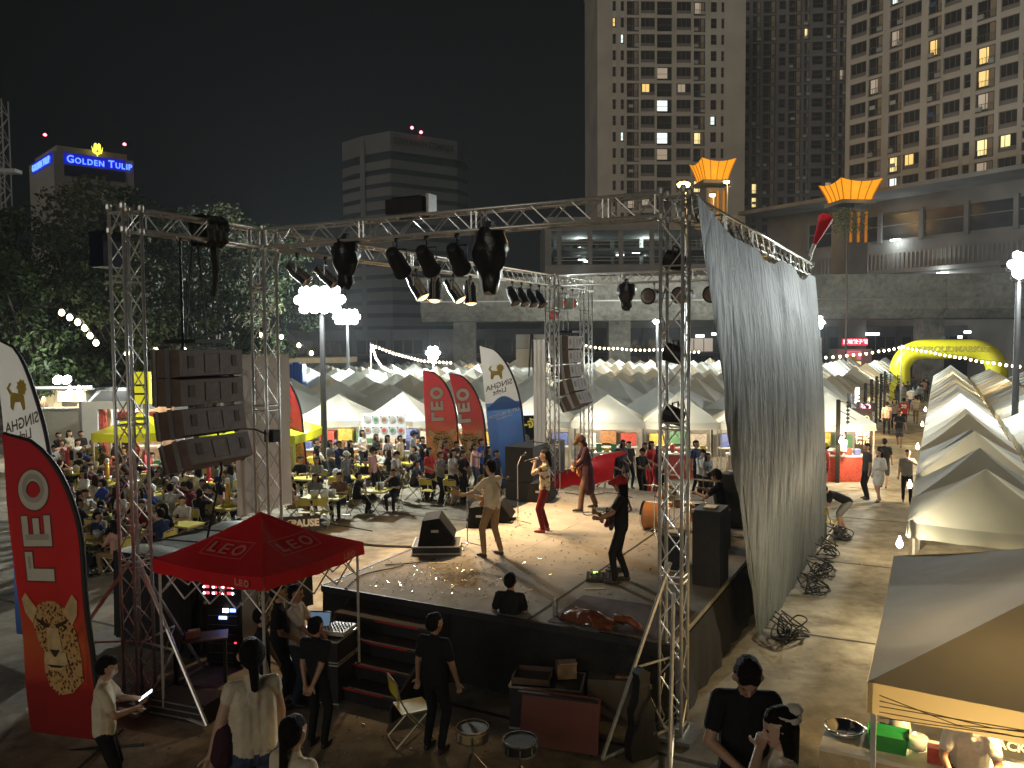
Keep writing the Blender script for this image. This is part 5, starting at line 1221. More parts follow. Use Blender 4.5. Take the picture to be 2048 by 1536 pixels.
# ================================================================ people
SK=[mat('skin_a',(.42,.25,.16),.5,var=.06),mat('skin_b',(.34,.19,.12),.5,var=.06),mat('skin_c',(.5,.32,.22),.5,var=.06)]
HAIR=[mat('hair_black',(.012,.010,.009),.65,var=.4,scale=40,bump=.8,bscale=70,spec=.08),mat('hair_brown',(.045,.022,.012),.65,var=.4,scale=40,bump=.8,bscale=70,spec=.08)]
LIP=mat('lip',(.3,.1,.08),.5,var=0); EYEM=mat('eye_dark',(.02,.015,.012),.25,var=0); SHOE=mat('shoe_dark',(.02,.016,.014),.5)
def fab(n,c,v=.12): return mat('fabric_'+n,c,.9,var=v,scale=7,bump=.75,bscale=11,spec=.2)
CL={'white':fab('white',(.62,.6,.56)),'black':fab('black',(.013,.013,.015)),'navy':fab('navy',(.02,.03,.08)),'red':fab('red',(.42,.03,.03)),'grey':fab('grey',(.2,.2,.2)),
    'beige':fab('beige',(.5,.42,.3)),'pink':fab('pink',(.55,.3,.28)),'blue':fab('blue',(.03,.07,.35)),'dark grey':fab('darkgrey',(.05,.05,.055)),'maroon':fab('maroon',(.14,.012,.015)),
    'khaki':fab('khaki',(.28,.19,.1)),'denim':fab('denim',(.05,.07,.12)),'olive':fab('olive',(.08,.08,.04)),'cream':fab('cream',(.62,.54,.4)),'brown':fab('brown',(.14,.08,.05)),'light blue':fab('lightblue',(.3,.38,.48)),'teal':fab('teal',(.05,.18,.18)),'plum':fab('plum',(.05,.02,.03))}
def stripe_mat(name,a,b,s):
    m=mat(name,a,.85,var=0); n=m.node_tree; tc=n.nodes.new('ShaderNodeTexCoord'); w=n.nodes.new('ShaderNodeTexWave'); w.bands_direction='Z'; w.inputs['Scale'].default_value=s; n.links.new(tc.outputs['Object'],w.inputs['Vector']); r=n.nodes.new('ShaderNodeValToRGB'); r.color_ramp.interpolation='CONSTANT'; r.color_ramp.elements[0].color=(*a,1); r.color_ramp.elements[1].position=.5; r.color_ramp.elements[1].color=(*b,1); n.links.new(w.outputs[0],r.inputs[0]); n.links.new(r.outputs[0],n.nodes['Principled BSDF'].inputs['Base Color']); return m
CL['striped']=stripe_mat('fabric_stripe',(.55,.5,.4),(.03,.03,.04),5)
def floral():
    m=mat('fabric_floral',(.6,.52,.36),.8,var=0,bump=.3,scale=5); n=m.node_tree; tc=n.nodes.new('ShaderNodeTexCoord'); v=n.nodes.new('ShaderNodeTexNoise'); v.inputs['Scale'].default_value=9; v.inputs['Detail'].default_value=3; n.links.new(tc.outputs['Object'],v.inputs['Vector']); r=n.nodes.new('ShaderNodeValToRGB'); e=r.color_ramp.elements; e[0].position=.40; e[0].color=(.09,.035,.02,1); e[1].position=.47; e[1].color=(.62,.5,.33,1); x=e.new(.6); x.color=(.66,.58,.44,1); x=e.new(.66); x.color=(.45,.2,.08,1); n.links.new(v.outputs[0],r.inputs[0]); n.links.new(r.outputs[0],n.nodes['Principled BSDF'].inputs['Base Color']); return m
CL['floral']=floral()
SKIN,HR,TOP,BOT,SHO,EXT,EYE_,LIP_=range(8)
def vec(*a): return np.array(a,float)
def unit(a): return a/max(1e-9,np.linalg.norm(a))
def ik(a,t,l1,l2,hint):
    d=t-a; D=np.linalg.norm(d); D=min(max(D,abs(l1-l2)+.01),(l1+l2)*.995); u=unit(d); x=(l1*l1-l2*l2+D*D)/(2*D); h=math.sqrt(max(0,l1*l1-x*x)); hn=hint-u*np.dot(hint,u); hn=unit(hn); return a+u*x+hn*h, a+u*D
def rotax(v,ax,a):
    c,s=math.cos(a),math.sin(a); return v*c+np.cross(ax,v)*s+ax*np.dot(ax,v)*(1-c)
def body_caps(lean=0,twist=0,head=(0,0),pel=(0,.93),lh=(.05,.27,.80),rh=(.05,-.27,.80),lf=(0,.10,.085),rf=(0,-.10,.085),lel=None,rel=None,hair='short',sleeve='short',bottom='pants',fem=False,hero=False,bag=False,side=0.0,curl=(.5,.5),fat=1.0,handdir=(None,None),toe=(0,0),knee=(None,None),cap=False):
    C=[]; 
    def c(p,q,r0,r1,m,bias=0): C.append((np.array(p,float),np.array(q,float),r0,r1,m,bias))
    P=vec(pel[0],0,pel[1]); up=unit(vec(math.sin(lean),math.sin(side),math.cos(lean))); lat=vec(-math.sin(twist),math.cos(twist),0); lat=unit(lat-up*np.dot(lat,up)); fw=np.cross(lat,up); l0=vec(0,1,0)
    sw=.150 if fem else .172; hw=.085
    Ch=P+up*.30; N=P+up*.525; shL=N-up*.055+lat*sw; shR=N-up*.055-lat*sw
    hd=fw*math.cos(head[1])+lat*math.sin(head[1]); hup=unit(up*.6+vec(0,0,.4)); ax=np.cross(hup,hd); hup=rotax(hup,unit(ax),head[0]); hup=unit(hup); hf=unit(hd-hup*np.dot(hd,hup)); hl=np.cross(hup,hf)
    Nk=N+unit(up+hup)*.05; H=N+unit(up+hup*2)*.125+hup*.035+hf*.015
    F=fat
    # torso
    for s in(-1,1):
        c(P+l0*s*.062-vec(0,0,.02),P+l0*s*.062+up*.05,.108*F*(1.06 if fem else 1),.105*F,BOT)
        c(P+l0*s*.055+up*.0,Ch+lat*s*.06,.116*F,.112*F*(.92 if fem else 1),TOP)
        c(Ch+lat*s*.062,N-up*.10+lat*s*.075,.112*F*(.92 if fem else 1),.085,TOP)
    c(P+up*.03,N-up*.11,.118*F,.102,TOP); c(P-vec(0,0,.02),P+up*.04,.112*F,.112*F,BOT)
    c(shL-lat*.02,shR+lat*.02,.066 if not fem else .058,.066 if not fem else .058,TOP)
    c(N-up*.06,N+up*.005,.085,.06,TOP)
    if fem:
        for s in(-1,1): c(Ch+lat*s*.07+fw*.07+up*.06,Ch+lat*s*.07+fw*.075+up*.05,.062,.06,TOP)
    c(N-up*.02,H-hup*.04,.052,.05,SKIN)
    # head
    c(H+hup*.035-hf*.012,H+hup*.03+hf*.01,.089,.088,SKIN); c(H+hf*.028-hup*.04,H+hf*.022-hup*.01,.066,.075,SKIN); c(H+hf*.052-hup*.088,H+hf*.05-hup*.085,.032,.032,SKIN)
    c(H+hf*.095+hup*.0,H+hf*.108-hup*.028,.011,.016,SKIN)
    for s in(-1,1): c(H+hl*s*.084-hup*.01,H+hl*s*.088+hup*.015,.018,.02,SKIN); c(H+hf*.084+hl*s*.034+hup*.012,H+hf*.086+hl*s*.034+hup*.012,.009,.009,EYE_,.004)
    c(H+hf*.083-hup*.062+hl*.02,H+hf*.083-hup*.062-hl*.02,.011,.011,LIP_,.004)
    if hair!='bald':
        c(H+hup*.055-hf*.03,H+hup*.062+hf*.008,.092,.082,HR); c(H-hf*.05+hup*.0,H-hf*.04+hup*.05,.084,.088,HR)
        for s in(-1,1): c(H+hl*s*.042+hup*.055-hf*.03,H+hl*s*.05+hup*.015-hf*.05,.054,.046,HR)
        if hair in('long','bob','bangs','tail'):
            L=.34 if hair=='long' else .16
            if hair!='tail':
                for s in(-1,1): c(H+hl*s*.065-hf*.02+hup*.02,H+hl*s*.085-hf*.03-hup*.12,.05,.045,HR); c(H+hl*s*.07-hf*.03-hup*.1,H+hl*s*.08-hf*.075-vec(0,0,L),.045,.03,HR)
                c(H-hf*.06,H-hf*.085-vec(0,0,L),.075,.045,HR)
            else: c(H-hf*.09+hup*.02,H-hf*.12-vec(0,0,.2),.045,.03,HR)
            if hair=='bangs': c(H+hf*.07+hup*.055+hl*.04,H+hf*.07+hup*.055-hl*.04,.03,.03,HR)
        if hair=='mop': 
            c(H+hup*.085-hf*.01,H+hup*.06-hf*.05,.085,.085,HR); c(H+hup*.06+hf*.045+hl*.03,H+hup*.06+hf*.045-hl*.03,.045,.045,HR)
    if cap:
        c(H+hup*.065-hf*.01,H+hup*.075,.1,.09,EXT,.02); c(H+hup*.05+hf*.08,H+hup*.035+hf*.16,.055,.04,EXT,.01)
    # arms
    for s,sh,hand,hint,cu,hdv in((1,shL,lh,lel,curl[0],handdir[0]),(-1,shR,rh,rel,curl[1],handdir[1])):
        if hint is None: hint=-fw*.7+lat*s*.45-vec(0,0,.35)
        e,wr=ik(sh,vec(*hand),.285,.25,vec(*hint))
        c(sh,e,.05,.042,SKIN); c(e,wr,.042,.029,SKIN)
        if sleeve=='short': c(sh,sh+(e-sh)*.62,.066,.064,TOP)
        elif sleeve=='long': c(sh,e,.066,.055,TOP); c(e,e+(wr-e)*.92,.055,.045,TOP)
        elif sleeve=='cap': c(sh,sh+(e-sh)*.25,.06,.058,TOP)
        d=unit(wr-e) if hdv is None else unit(vec(*hdv)); sd=unit(np.cross(d,vec(0,0,1)) if abs(d[2])<.9 else np.cross(d,fw)); nrm=unit(np.cross(sd,d))
        pk=wr+d*.075
        for q in(-.022,.022): c(wr+d*.015+sd*q*.6,pk+sd*q,.022,.02,SKIN)
        if hero:
            for q,(o,ln) in enumerate(((-.034,.062),(-.012,.074),(.012,.070),(.034,.056))):
                b=pk+sd*o; d1=rotax(d,sd,-cu*.9); k=b+d1*ln*.55; d2=rotax(d,sd,-cu*2.0); c(b,k,.0105,.010,SKIN); c(k,k+d2*ln*.55,.010,.0085,SKIN)
            th=unit(d*.6-sd*.9*s-nrm*.3); b=wr+d*.03-sd*.03*s; c(b,b+th*.045,.015,.0125,SKIN); c(b+th*.045,b+th*.045+unit(th+d)*.03,.0125,.010,SKIN)
        else:
            d1=rotax(d,sd,-cu); c(pk,pk+d1*.06,.024,.018,SKIN); c(wr+d*.03-sd*.03*s,wr+d*.07-sd*.055*s,.016,.013,SKIN)
    # legs
    for i,(s,ft) in enumerate(((1,lf),(-1,rf))):
        hp=P+l0*s*hw-vec(0,0,.03); kh=vec(1,0.12*s,.1) if knee[i] is None else vec(*knee[i]); k,an=ik(hp,vec(*ft),.42,.425,kh)
        tm=BOT; 
        if bottom in('pants','loose'):
            g=1.12 if bottom=='loose' else 1; c(hp,k,.094*F*g,.066*g,BOT); c(k,an+vec(0,0,.015),.064*g,.05*g if bottom!='loose' else .062,BOT)
        elif bottom=='shorts': c(hp,k,.088,.058,SKIN); c(k,k+(an-k)*.4,.057,.055,SKIN); c(k+(an-k)*.4,an,.055,.036,SKIN); c(hp,hp+(k-hp)*.88,.102,.092,BOT)
        else:
            c(hp,k,.085,.055,SKIN); c(k,k+(an-k)*.4,.053,.05,SKIN); c(k+(an-k)*.4,an,.05,.033,SKIN)
            ln=.62 if bottom=='dress' else .5; c(hp,hp+(k-hp)*ln,.11,.125,BOT)
        a=toe[i]; td=vec(math.cos(a),math.sin(a),0); hl_=an+vec(0,0,-.05)-td*.03; c(hl_,hl_+td*.19-vec(0,0,.004),.036,.027,SHO); c(hl_+td*.08,hl_+td*.14,.038,.034,SHO); c(an,hl_+td*.02,.036,.036,SHO if bottom in('pants','loose') else SKIN)
    if bottom in('dress','skirt'): c(P-vec(0,0,.0),P-vec(0,0,.16),.15,.17,BOT)
    if bag: c(P+lat*.2+up*.15,P+lat*.22-up*.02,.07,.09,EXT)
    return C
def capsule(m,p,q,r0,r1,n=10):
    p=Vector(p); q=Vector(q); z=q-p; L=z.length
    z=z.normalized() if L>1e-6 else Vector((0,0,1)); x=z.orthogonal().normalized(); y=z.cross(x); rings=[]
    for a in(-80,-50,-22): rings.append((p+z*(r0*math.sin(math.radians(a))),r0*math.cos(math.radians(a))))
    rings.append((p,r0)); rings.append((q,r1))
    for a in(22,50,80): rings.append((q+z*(r1*math.sin(math.radians(a))),r1*math.cos(math.radians(a))))
    vs=[]
    for c_,r in rings:
        for j in range(n): t=2*math.pi*j/n; vs.append(c_+x*(r*math.cos(t))+y*(r*math.sin(t)))
    k=len(rings); m.add(vs,[(i*n+j,i*n+(j+1)%n,(i+1)*n+(j+1)%n,(i+1)*n+j) for i in range(k-1) for j in range(n)]+[tuple(range(n-1,-1,-1)),tuple(range((k-1)*n,k*n))])
def person_mesh(vox=.021,extra=(),**kw):
    C=body_caps(**kw)+[(np.array(a,float),np.array(b,float),r0,r1,m_,0) for a,b,r0,r1,m_ in extra]
    m=MB()
    for p,q,r0,r1,_,_ in C: capsule(m,p,q,r0,r1)
    me=m.mesh('t',SHOE); o=ob('t',me); r=o.modifiers.new('r','REMESH'); r.mode='VOXEL'; r.voxel_size=vox; r.use_smooth_shade=True; s=o.modifiers.new('s','SMOOTH'); s.factor=.5; s.iterations=2
    dg=bpy.context.evaluated_depsgraph_get(); out=bpy.data.meshes.new_from_object(o.evaluated_get(dg)); bpy.data.objects.remove(o); bpy.data.meshes.remove(me)
    out.name='person'; n=len(out.polygons); ct=np.zeros(n*3); out.polygons.foreach_get('center',ct); ct=ct.reshape(-1,3)
    best=np.full(n,1e9); idx=np.zeros(n,int)
    for p,q,r0,r1,mi,bias in C:
        d=q-p; L2=max(1e-9,d@d); t=np.clip(((ct-p)@d)/L2,0,1); ds=np.linalg.norm(ct-p-t[:,None]*d,axis=1)-(r0+(r1-r0)*t)-bias; k=ds<best; best[k]=ds[k]; idx[k]=mi
    out.materials.clear()
    for mm in(SK[0],HAIR[0],CL['white'],CL['black'],SHOE,CL['red'],EYEM,LIP): out.materials.append(mm)
    out.polygons.foreach_set('material_index',idx.astype(np.int32)); out.polygons.foreach_set('use_smooth',[True]*n); out.update(); return out
def person(me,loc,rz,top,bot,label,group=None,sk=0,hair=0,ext=None,shoe=None,scale=1.0):
    o=ob('person',me,None,loc,rz); o.scale=(scale,)*3
    def sl(i,m): o.material_slots[i].link='OBJECT'; o.material_slots[i].material=m
    sl(SKIN,SK[sk]); sl(HR,HAIR[hair]); sl(TOP,CL[top]); sl(BOT,CL[bot] if isinstance(bot,str) else bot)
    if ext: sl(EXT,CL[ext] if isinstance(ext,str) else ext)
    if shoe: sl(SHO,shoe)
    return tag(o,label,'person',group)
PM={}
def pm(k):
    if k in PM: return PM[k]
    d=POSES[k]; PM[k]=person_mesh(**d); return PM[k]
SITL=dict(pel=(-.04,.53),lf=(.36,.12,.085),rf=(.30,-.12,.085),knee=((1,.1,.9),(1,-.1,.9)))
POSES={
 'stand':dict(lf=(.02,.12,.085),rf=(-.03,-.11,.085),lh=(.08,.25,.82),rh=(.04,-.25,.80)),
 'stand_f':dict(fem=True,hair='long',lf=(.02,.1,.085),rf=(-.02,-.09,.085),lh=(.12,.22,.86),rh=(.2,-.1,1.05)),
 'cross':dict(lh=(.24,-.10,1.18),rh=(.24,.12,1.14),lel=(.2,1,-.5),rel=(.2,-1,-.5)),
 'phone':dict(lh=(.30,.05,1.42),rh=(.30,-.05,1.42),lel=(.1,.8,-1),rel=(.1,-.8,-1),curl=(1,1)),
 'phone_f':dict(fem=True,hair='tail',lh=(.30,.05,1.45),rh=(.30,-.05,1.45),lel=(.1,.8,-1),rel=(.1,-.8,-1),curl=(1,1)),
 'lowphone':dict(lh=(.32,.05,1.12),rh=(.30,-.05,1.10),lel=(-.2,.8,-1),rel=(-.2,-.8,-1),head=(.5,0),curl=(1,1)),
 'bob_f':dict(fem=True,hair='bob',lh=(.22,.08,1.0),rh=(.22,-.08,1.0),bottom='skirt'),
 'cap':dict(cap=True,lh=(.15,.2,.95),rh=(.05,-.27,.8)),
 'walk':dict(lf=(.26,.08,.085),rf=(-.30,-.08,.13),lh=(-.12,.26,.84),rh=(.2,-.24,.86)),
 'walk_shorts':dict(lf=(.22,.08,.085),rf=(-.26,-.08,.13),lh=(-.1,.26,.84),rh=(.18,-.24,.86),bottom='shorts'),
 'walk_f':dict(fem=True,hair='long',lf=(.2,.07,.085),rf=(-.24,-.07,.12),lh=(-.1,.22,.84),rh=(.16,-.2,.86),bottom='dress',sleeve='long'),
 'sit':dict(**SITL,lean=.18,lh=(.40,.16,.80),rh=(.40,-.14,.80)),
 'sit_turn':dict(**SITL,lean=.1,twist=.3,head=(0,.7),lh=(.34,.2,.8),rh=(.3,-.12,.66)),
 'sit_turn2':dict(**SITL,lean=.1,twist=-.3,head=(0,-.7),rh=(.34,-.2,.8),lh=(.3,.12,.66)),
 'sit_drink':dict(**SITL,lean=.12,rh=(.26,-.02,1.10),lh=(.38,.14,.80),rel=(.3,-.8,-.6)),
 'sit_f':dict(**SITL,fem=True,hair='long',lean=.12,lh=(.36,.1,.8),rh=(.3,-.1,.64)),
 'sit_f2':dict(**SITL,fem=True,hair='bangs',lean=-.02,lh=(.24,.1,.62),rh=(.24,-.1,.62),head=(0,-.3)),
 'sit_f3':dict(**SITL,fem=True,hair='tail',lean=.1,rh=(.22,-.02,1.08),lh=(.34,.1,.8),rel=(.3,-.8,-.6)),
 'sit_cap':dict(**SITL,cap=True,lean=.15,lh=(.3,.0,.95),rh=(.3,-.06,.95)),
 'sit_bow':dict(**SITL,lean=.42,head=(.4,0),lh=(.45,.1,.80),rh=(.45,-.1,.80)),
}
BODY_M=['stand','cross','phone','cap','lowphone']; BODY_F=['stand_f','phone_f','bob_f']
# ---------------------------------------------------------------- furniture
CHM=mat('chair_yellow',(.58,.46,.05),.5,var=.1); TBM=mat('table_yellow',(.66,.56,.07),.45,var=.1); CHL=mat('chair_tube',(.5,.45,.32),.35,.5)
def make_chair():
    root=empty('folding_chair'); r=.012
    m=MB(); m.grid(lambda i,j:Vector((-.2+.4*i/6,-.2+.4*j/6,.45-.02*math.sin(math.pi*j/6)*math.sin(math.pi*i/6))),6,6); m.box((0,0,.437),(.39,.39,.012)); m.build('seat',CHM,root)
    m=MB(); m.grid(lambda i,j:Vector((-.24-.02*math.sin(math.pi*i/8),-.2+.4*i/8,.66+.17*j/3)),8,3); m.grid(lambda i,j:Vector((-.252-.02*math.sin(math.pi*i/8),-.2+.4*i/8,.66+.17*j/3)),8,3); m.build('backrest',CHM,root)
    for s in(-1,1):
        y=.21*s; m=MB(); m.tube([(-.26,y,.84),(-.23,y,.66),(-.1,y,.4),(.25,y,.01)],r,6); m.build('back_leg',CHL,root); m=MB(); m.tube([(.18,y*.92,.44),(-.28,y*.92,.01)],r,6); m.build('front_leg',CHL,root)
    m=MB(); m.tube([(-.26,-.21,.84),(-.275,-.12,.87),(-.275,.12,.87),(-.26,.21,.84)],r,6); m.bar((.25,-.21,.02),(.25,.21,.02),r,6); m.bar((-.28,-.193,.02),(-.28,.193,.02),r,6); m.build('frame',CHL,root)
    return root
CHAIR=make_chair(); chair_used=[False]
def chair(loc,rz,label,group='yellow folding chairs'):
    o=CHAIR if not chair_used[0] else copy_tree(CHAIR); chair_used[0]=True; o.location=loc; o.rotation_euler=(0,0,rz); return tag(o,label,'chair',group)
def make_table(w,d):
    root=empty('folding_table'); MB().box((0,0,.73),(w,d,.03)).build('tabletop',TBM,root); MB().box((0,0,.70),(w-.06,d-.06,.03)).build('apron',CHL,root)
    for s in(-1,1):
        y=(d/2-.08)*s
        for t in(-1,1): m=MB(); m.bar((t*(w/2-.1),y,.69),(-t*(w/2-.15),y*.96,.01),.014,6); m.build('leg',CHL,root)
    m=MB(); m.bar((w/2-.15,-(d/2-.08),.03),(w/2-.15,d/2-.08,.03),.012,6); m.bar((-w/2+.15,-(d/2-.08),.03),(-w/2+.15,d/2-.08,.03),.012,6); m.build('foot_bar',CHL,root)
    return root
TABS={}
def table(loc,rz,label,w=1.0,d=.6):
    k=(w,d); 
    if k not in TABS: TABS[k]=make_table(w,d); o=TABS[k]
    else: o=copy_tree(TABS[k])
    o.location=loc; o.rotation_euler=(0,0,rz); return tag(o,label,'table','yellow folding tables')
BEER=mat('beer_amber',(.62,.33,.03),.15,var=.15,spec=.6); FOAM=mat('beer_foam',(.75,.7,.55),.6); TREDM=mat('red_cover',(.5,.03,.04),.5); CLEARP=mat('clear_plastic',(.62,.6,.56),.15,var=.1); GLASSM=mat('tumbler',(.4,.38,.32),.1,var=.1)
def beer_tower(loc,label,red=False):
    root=thing('beer_tower',label,'beer tower',loc,random.uniform(0,6),'beer towers on the tables'); A_=TREDM if red else BEER
    MB().lathe([(.12,0),(.13,.02),(.12,.07),(.06,.10)],14).build('base',A_ if red else CHM,root,True); MB().lathe([(.06,.10),(.065,.12),(.065,.62)],14).build('column',A_,root,True); MB().lathe([(.065,.62),(.066,.74),(.05,.77),(.01,.78)],14).build('head',A_ if red else FOAM,root,True); MB().bar((.06,0,.16),(.12,0,.15),.012,6).build('tap',BLACK,root)
_g=MB(); _g.lathe([(.03,0),(.034,.05),(.038,.12),(.036,.12),(.03,.01)],10); GLM=_g.mesh('tumbler',GLASSM,True)
_g=MB(); _g.lathe([(.03,0),(.033,.03),(.033,.15),(.013,.20),(.013,.25),(.012,.25)],10); BTM=_g.mesh('bottle',mat('bottle_brown',(.07,.03,.01),.15),True)
_g=MB(); _g.lathe([(.09,0),(.12,.1),(.125,.19),(.115,.19),(.09,.02)],14); BKM=_g.mesh('ice_bucket',CLEARP,True)
_r=np.random.default_rng(8); _g=MB()
def _bg(i,j):
    t=i/7; a=2*math.pi*j/10; r=.13*math.sin(math.pi*(t*.85+.12))**.6*(1+.18*_r.uniform(-1,1)); return Vector((r*math.cos(a),r*math.sin(a),.26*t))
_pts=[[_bg(i,j) for j in range(10)] for i in range(8)]; _g.grid(lambda i,j:_pts[i][j%10],7,10); BAGM=_g.mesh('plastic_bag',cloth('white_bag',(.68,.68,.66),.3,.4,.05,9,.4),True)
cup_n=[0]
def clutter(tb,w,d,rz,row,n=5,seed=0):
    """cups, bottles and bags stand on the table: things of their own"""
    r=random.Random(seed); items={}
    for i in range(n):
        k=r.choice(['g','g','b','k','bag']); x,y=r.uniform(-w*.4,w*.4),r.uniform(-d*.35,d*.35); c_,s_=math.cos(rz),math.sin(rz); items.setdefault(k,[]).append((tb.x+x*c_-y*s_,tb.y+x*s_+y*c_,r.uniform(0,6)))
    for k,L in items.items():
        me,nm,cat=dict(g=(GLM,'tumbler','glass'),b=(BTM,'bottle','bottle'),k=(BKM,'ice_bucket','bucket'),bag=(BAGM,'plastic_bag','bag'))[k]
        ds=dict(g='drinking glass',b='beer bottle',k='ice bucket',bag='white plastic bag')[k]
        for q,(x,y,a) in enumerate(sorted(L)):
            tag(ob(nm,me,None,(x,y,.746),a),'%s%s on %s'%(ds,', %s from left,'%ORD[q] if len(L)>1 else '',row),cat,'things on the tables')
TOPS_M=['black','dark grey','navy','grey','white','maroon','black','brown','blue','olive','black']; TOPS_F=['white','black','pink','beige','maroon','navy','cream','black','grey']
STAGE_AIM=S(3.2,4.5)
def seatfolk(tb,rz,w,d,row,seats,seed):
    r=random.Random(seed); used={}
    for (lx,ly,fac,pose,topc) in seats:
        c_,s_=math.cos(rz),math.sin(rz); p=Vector((tb.x+lx*c_-ly*s_,tb.y+lx*s_+ly*c_,0)); a=rz+fac
        sd='left' if lx<-w/2 else 'right' if lx>w/2 else 'near' if ly<0 else 'far'
        if sd in('near','far') and abs(lx)>.18: sd+=(' left' if lx<0 else ' right')
        sd+=' side' if ' ' not in sd else ''
        fam=pose is None
        chair(p,a,'yellow folding chair, %s of %s'%(sd,row))
        if pose=='none': continue
        f='_f' in pose; topc=topc or r.choice(TOPS_F if f else TOPS_M); bot=r.choice(['denim','black','dark grey','khaki'])
        person(pm(pose),(p.x,p.y,0),a+r.uniform(-.15,.15),topc,bot,'seated person in %s, %s of %s'%(topc,sd,row),'people seated at the tables',r.randrange(3),r.choice([0,0,0,1]),ext=r.choice(['black','white','navy','dark grey']),scale=r.uniform(.93,1.03))
H2=math.pi/2
def auto_seats(n,w,d,seed):
    r=random.Random(seed); out=[]; slots=[(-w*.28,d/2+.36,-H2),(w*.28,d/2+.36,-H2),(-w/2-.36,0,0),(w/2+.36,0,math.pi),(-w*.28,-d/2-.36,H2),(w*.28,-d/2-.36,H2)]
    order=[0,1,2,3,4,5] if n<6 else list(range(6)); r.shuffle(order) if n<5 else None
    poses=['sit','sit_turn','sit_turn2','sit_drink','sit_f','sit_f2','sit_f3','sit_cap','sit_bow','sit_f','sit']
    for i in order[:n]: x,y,a=slots[i]; out.append((x,y,a,r.choice(poses),None))
    return out
def tbl(px,py,rowname,w=1.0,d=.6,rz=0.0,n=4,seats=None,seed=0,tower=None,cl=5):
    q=G(px,py,.745); rz=TH+rz; table((q.x,q.y,0),rz,'yellow folding table, '+rowname if not rowname.startswith('the') else 'yellow folding table, '+rowname[4:],w,d)
    seatfolk(q,rz,w,d,rowname,seats if seats is not None else auto_seats(n,w,d,seed),seed+100); clutter(q,w,d,rz,rowname,cl,seed)
    if tower:
        c_,s_=math.cos(rz),math.sin(rz); dx=tower[1]; beer_tower((q.x+dx*c_,q.y+dx*s_,.746),('red' if tower[0]=='red' else 'amber')+' beer tower on '+rowname,tower[0]=='red')
N_='none'
tbl(753,979,'the small front table left of the guitarist',.75,.75,.25,seats=[(-.62,.0,0.1,'sit_drink','black'),(.3,.62,-H2,'sit_f3','black')],seed=1,cl=5)
tbl(888,955,'the table with empty front chairs',1.35,.7,.2,seats=[(-1.0,-.1,.1,'sit','dark grey'),(-.1,.7,-H2,'sit_bow','black'),(.42,.7,-H2,'sit_bow','brown'),(-.25,-.75,H2,N_,None),(.55,-.72,H2,N_,None),(1.0,.1,3.0,N_,None)],seed=2,cl=7)
tbl(647,993,'the front table above the red canopy',1.15,.7,.3,seats=[(-.85,-.25,.3,'sit_f2','pink'),(-.5,.62,-H2,'sit_f','grey'),(.25,.66,-H2,'sit','brown'),(.3,-.68,H2,N_,None),(-.2,-.7,H2,N_,None)],seed=3,cl=6)
tbl(598,955,'the long table left of light pole',1.3,.65,.25,seats=[(-.98,.1,0,'sit_drink','blue'),(-.25,.68,-H2,'sit','black'),(.35,.68,-H2,'sit_f','grey')],seed=4,cl=5)
tbl(700,953,'the long table right of light pole',1.3,.65,.25,seats=[(-.35,.68,-H2,'sit_cap','dark grey'),(.3,.68,-H2,'sit','black'),(-.1,-.7,H2,N_,None)],seed=5,cl=4)
tbl(735,930,'the middle table behind the front tables',1.1,.6,.2,seats=[(-.85,0,.1,'sit_turn','striped'),(.3,.6,-H2,'sit_f','cream'),(.86,0,math.pi,'sit_f','black'),(-.3,-.64,H2,N_,None)],seed=6,cl=4)
tbl(800,925,'the table left of the red flags',1.1,.6,.2,n=5,seed=7,cl=4)
tbl(835,905,'the rear table under the red flags',1.1,.6,.15,n=5,seed=8,cl=3)
tbl(640,915,'the rear table by the red-orange flag',1.1,.6,.15,n=4,seed=9,cl=3)
# left block
tbl(450,1012,'the table with the nearest amber tower',.9,.7,.1,seats=[(-.74,.05,0,'sit_cap','black'),(-.25,-.68,H2,'sit_f3','black'),(.1,.7,-H2,'sit','dark grey')],seed=10,tower=('amber',.1),cl=5)
tbl(335,1003,'the table under the hanging loudspeakers',1.0,.6,.1,n=5,seed=11,cl=4)
tbl(345,1045,'the long table behind the tarpaulin',1.5,.6,.12,seats=[(.35,-.66,H2,'sit_f','black'),(-.2,.66,-H2,'sit','white')],seed=12,cl=2)
tbl(222,1030,'the table low behind the left tower',1.2,.6,.1,n=6,seed=13,cl=3)
tbl(220,965,'the table with the farther amber tower',1.1,.6,.1,n=6,seed=14,tower=('amber',-.1),cl=4)
tbl(290,945,'the table seen through the left tower',1.1,.6,.1,n=6,seed=15,tower=('red',0),cl=4)
tbl(415,962,'the table left of the pale banner',1.2,.6,.1,n=5,seed=16,tower=('red',.05),cl=5)
tbl(350,968,'the centre table of the left block',1.1,.6,.1,n=6,seed=17,cl=5)
tbl(140,945,'the table beside the huge red flag',1.1,.6,.1,n=6,seed=18,tower=('red',-.1),cl=4)
tbl(215,925,'the rear table by the white booth',1.1,.6,.1,n=6,seed=19,cl=4)
tbl(370,925,'the rear table behind the loudspeakers',1.1,.6,.1,n=6,seed=20,cl=3)
tbl(455,935,'the rear table near the pale banner',1.1,.6,.1,n=4,seed=21,cl=3)
tbl(185,1010,'the table right of the flag pole',1.1,.6,.1,n=6,seed=22,cl=3)
tbl(148,988,'the table low beside the huge red flag',1.1,.6,.1,n=6,seed=23,cl=3)
tbl(262,1062,'the table left of the tarpaulin block',1.2,.6,.1,n=6,seed=24,cl=3)
tbl(172,1078,'the lowest left table at the flag pole',1.1,.6,.1,n=6,seed=25,cl=3)
tbl(300,985,'the table behind the left tower legs',1.1,.6,.1,n=6,seed=26,cl=4)
tbl(392,1003,'the table below the hanging loudspeakers, right',1.0,.6,.1,n=5,seed=27,cl=4)
tbl(560,905,'the far table by the yellow canopy',1.1,.6,.15,n=5,seed=28,cl=3)
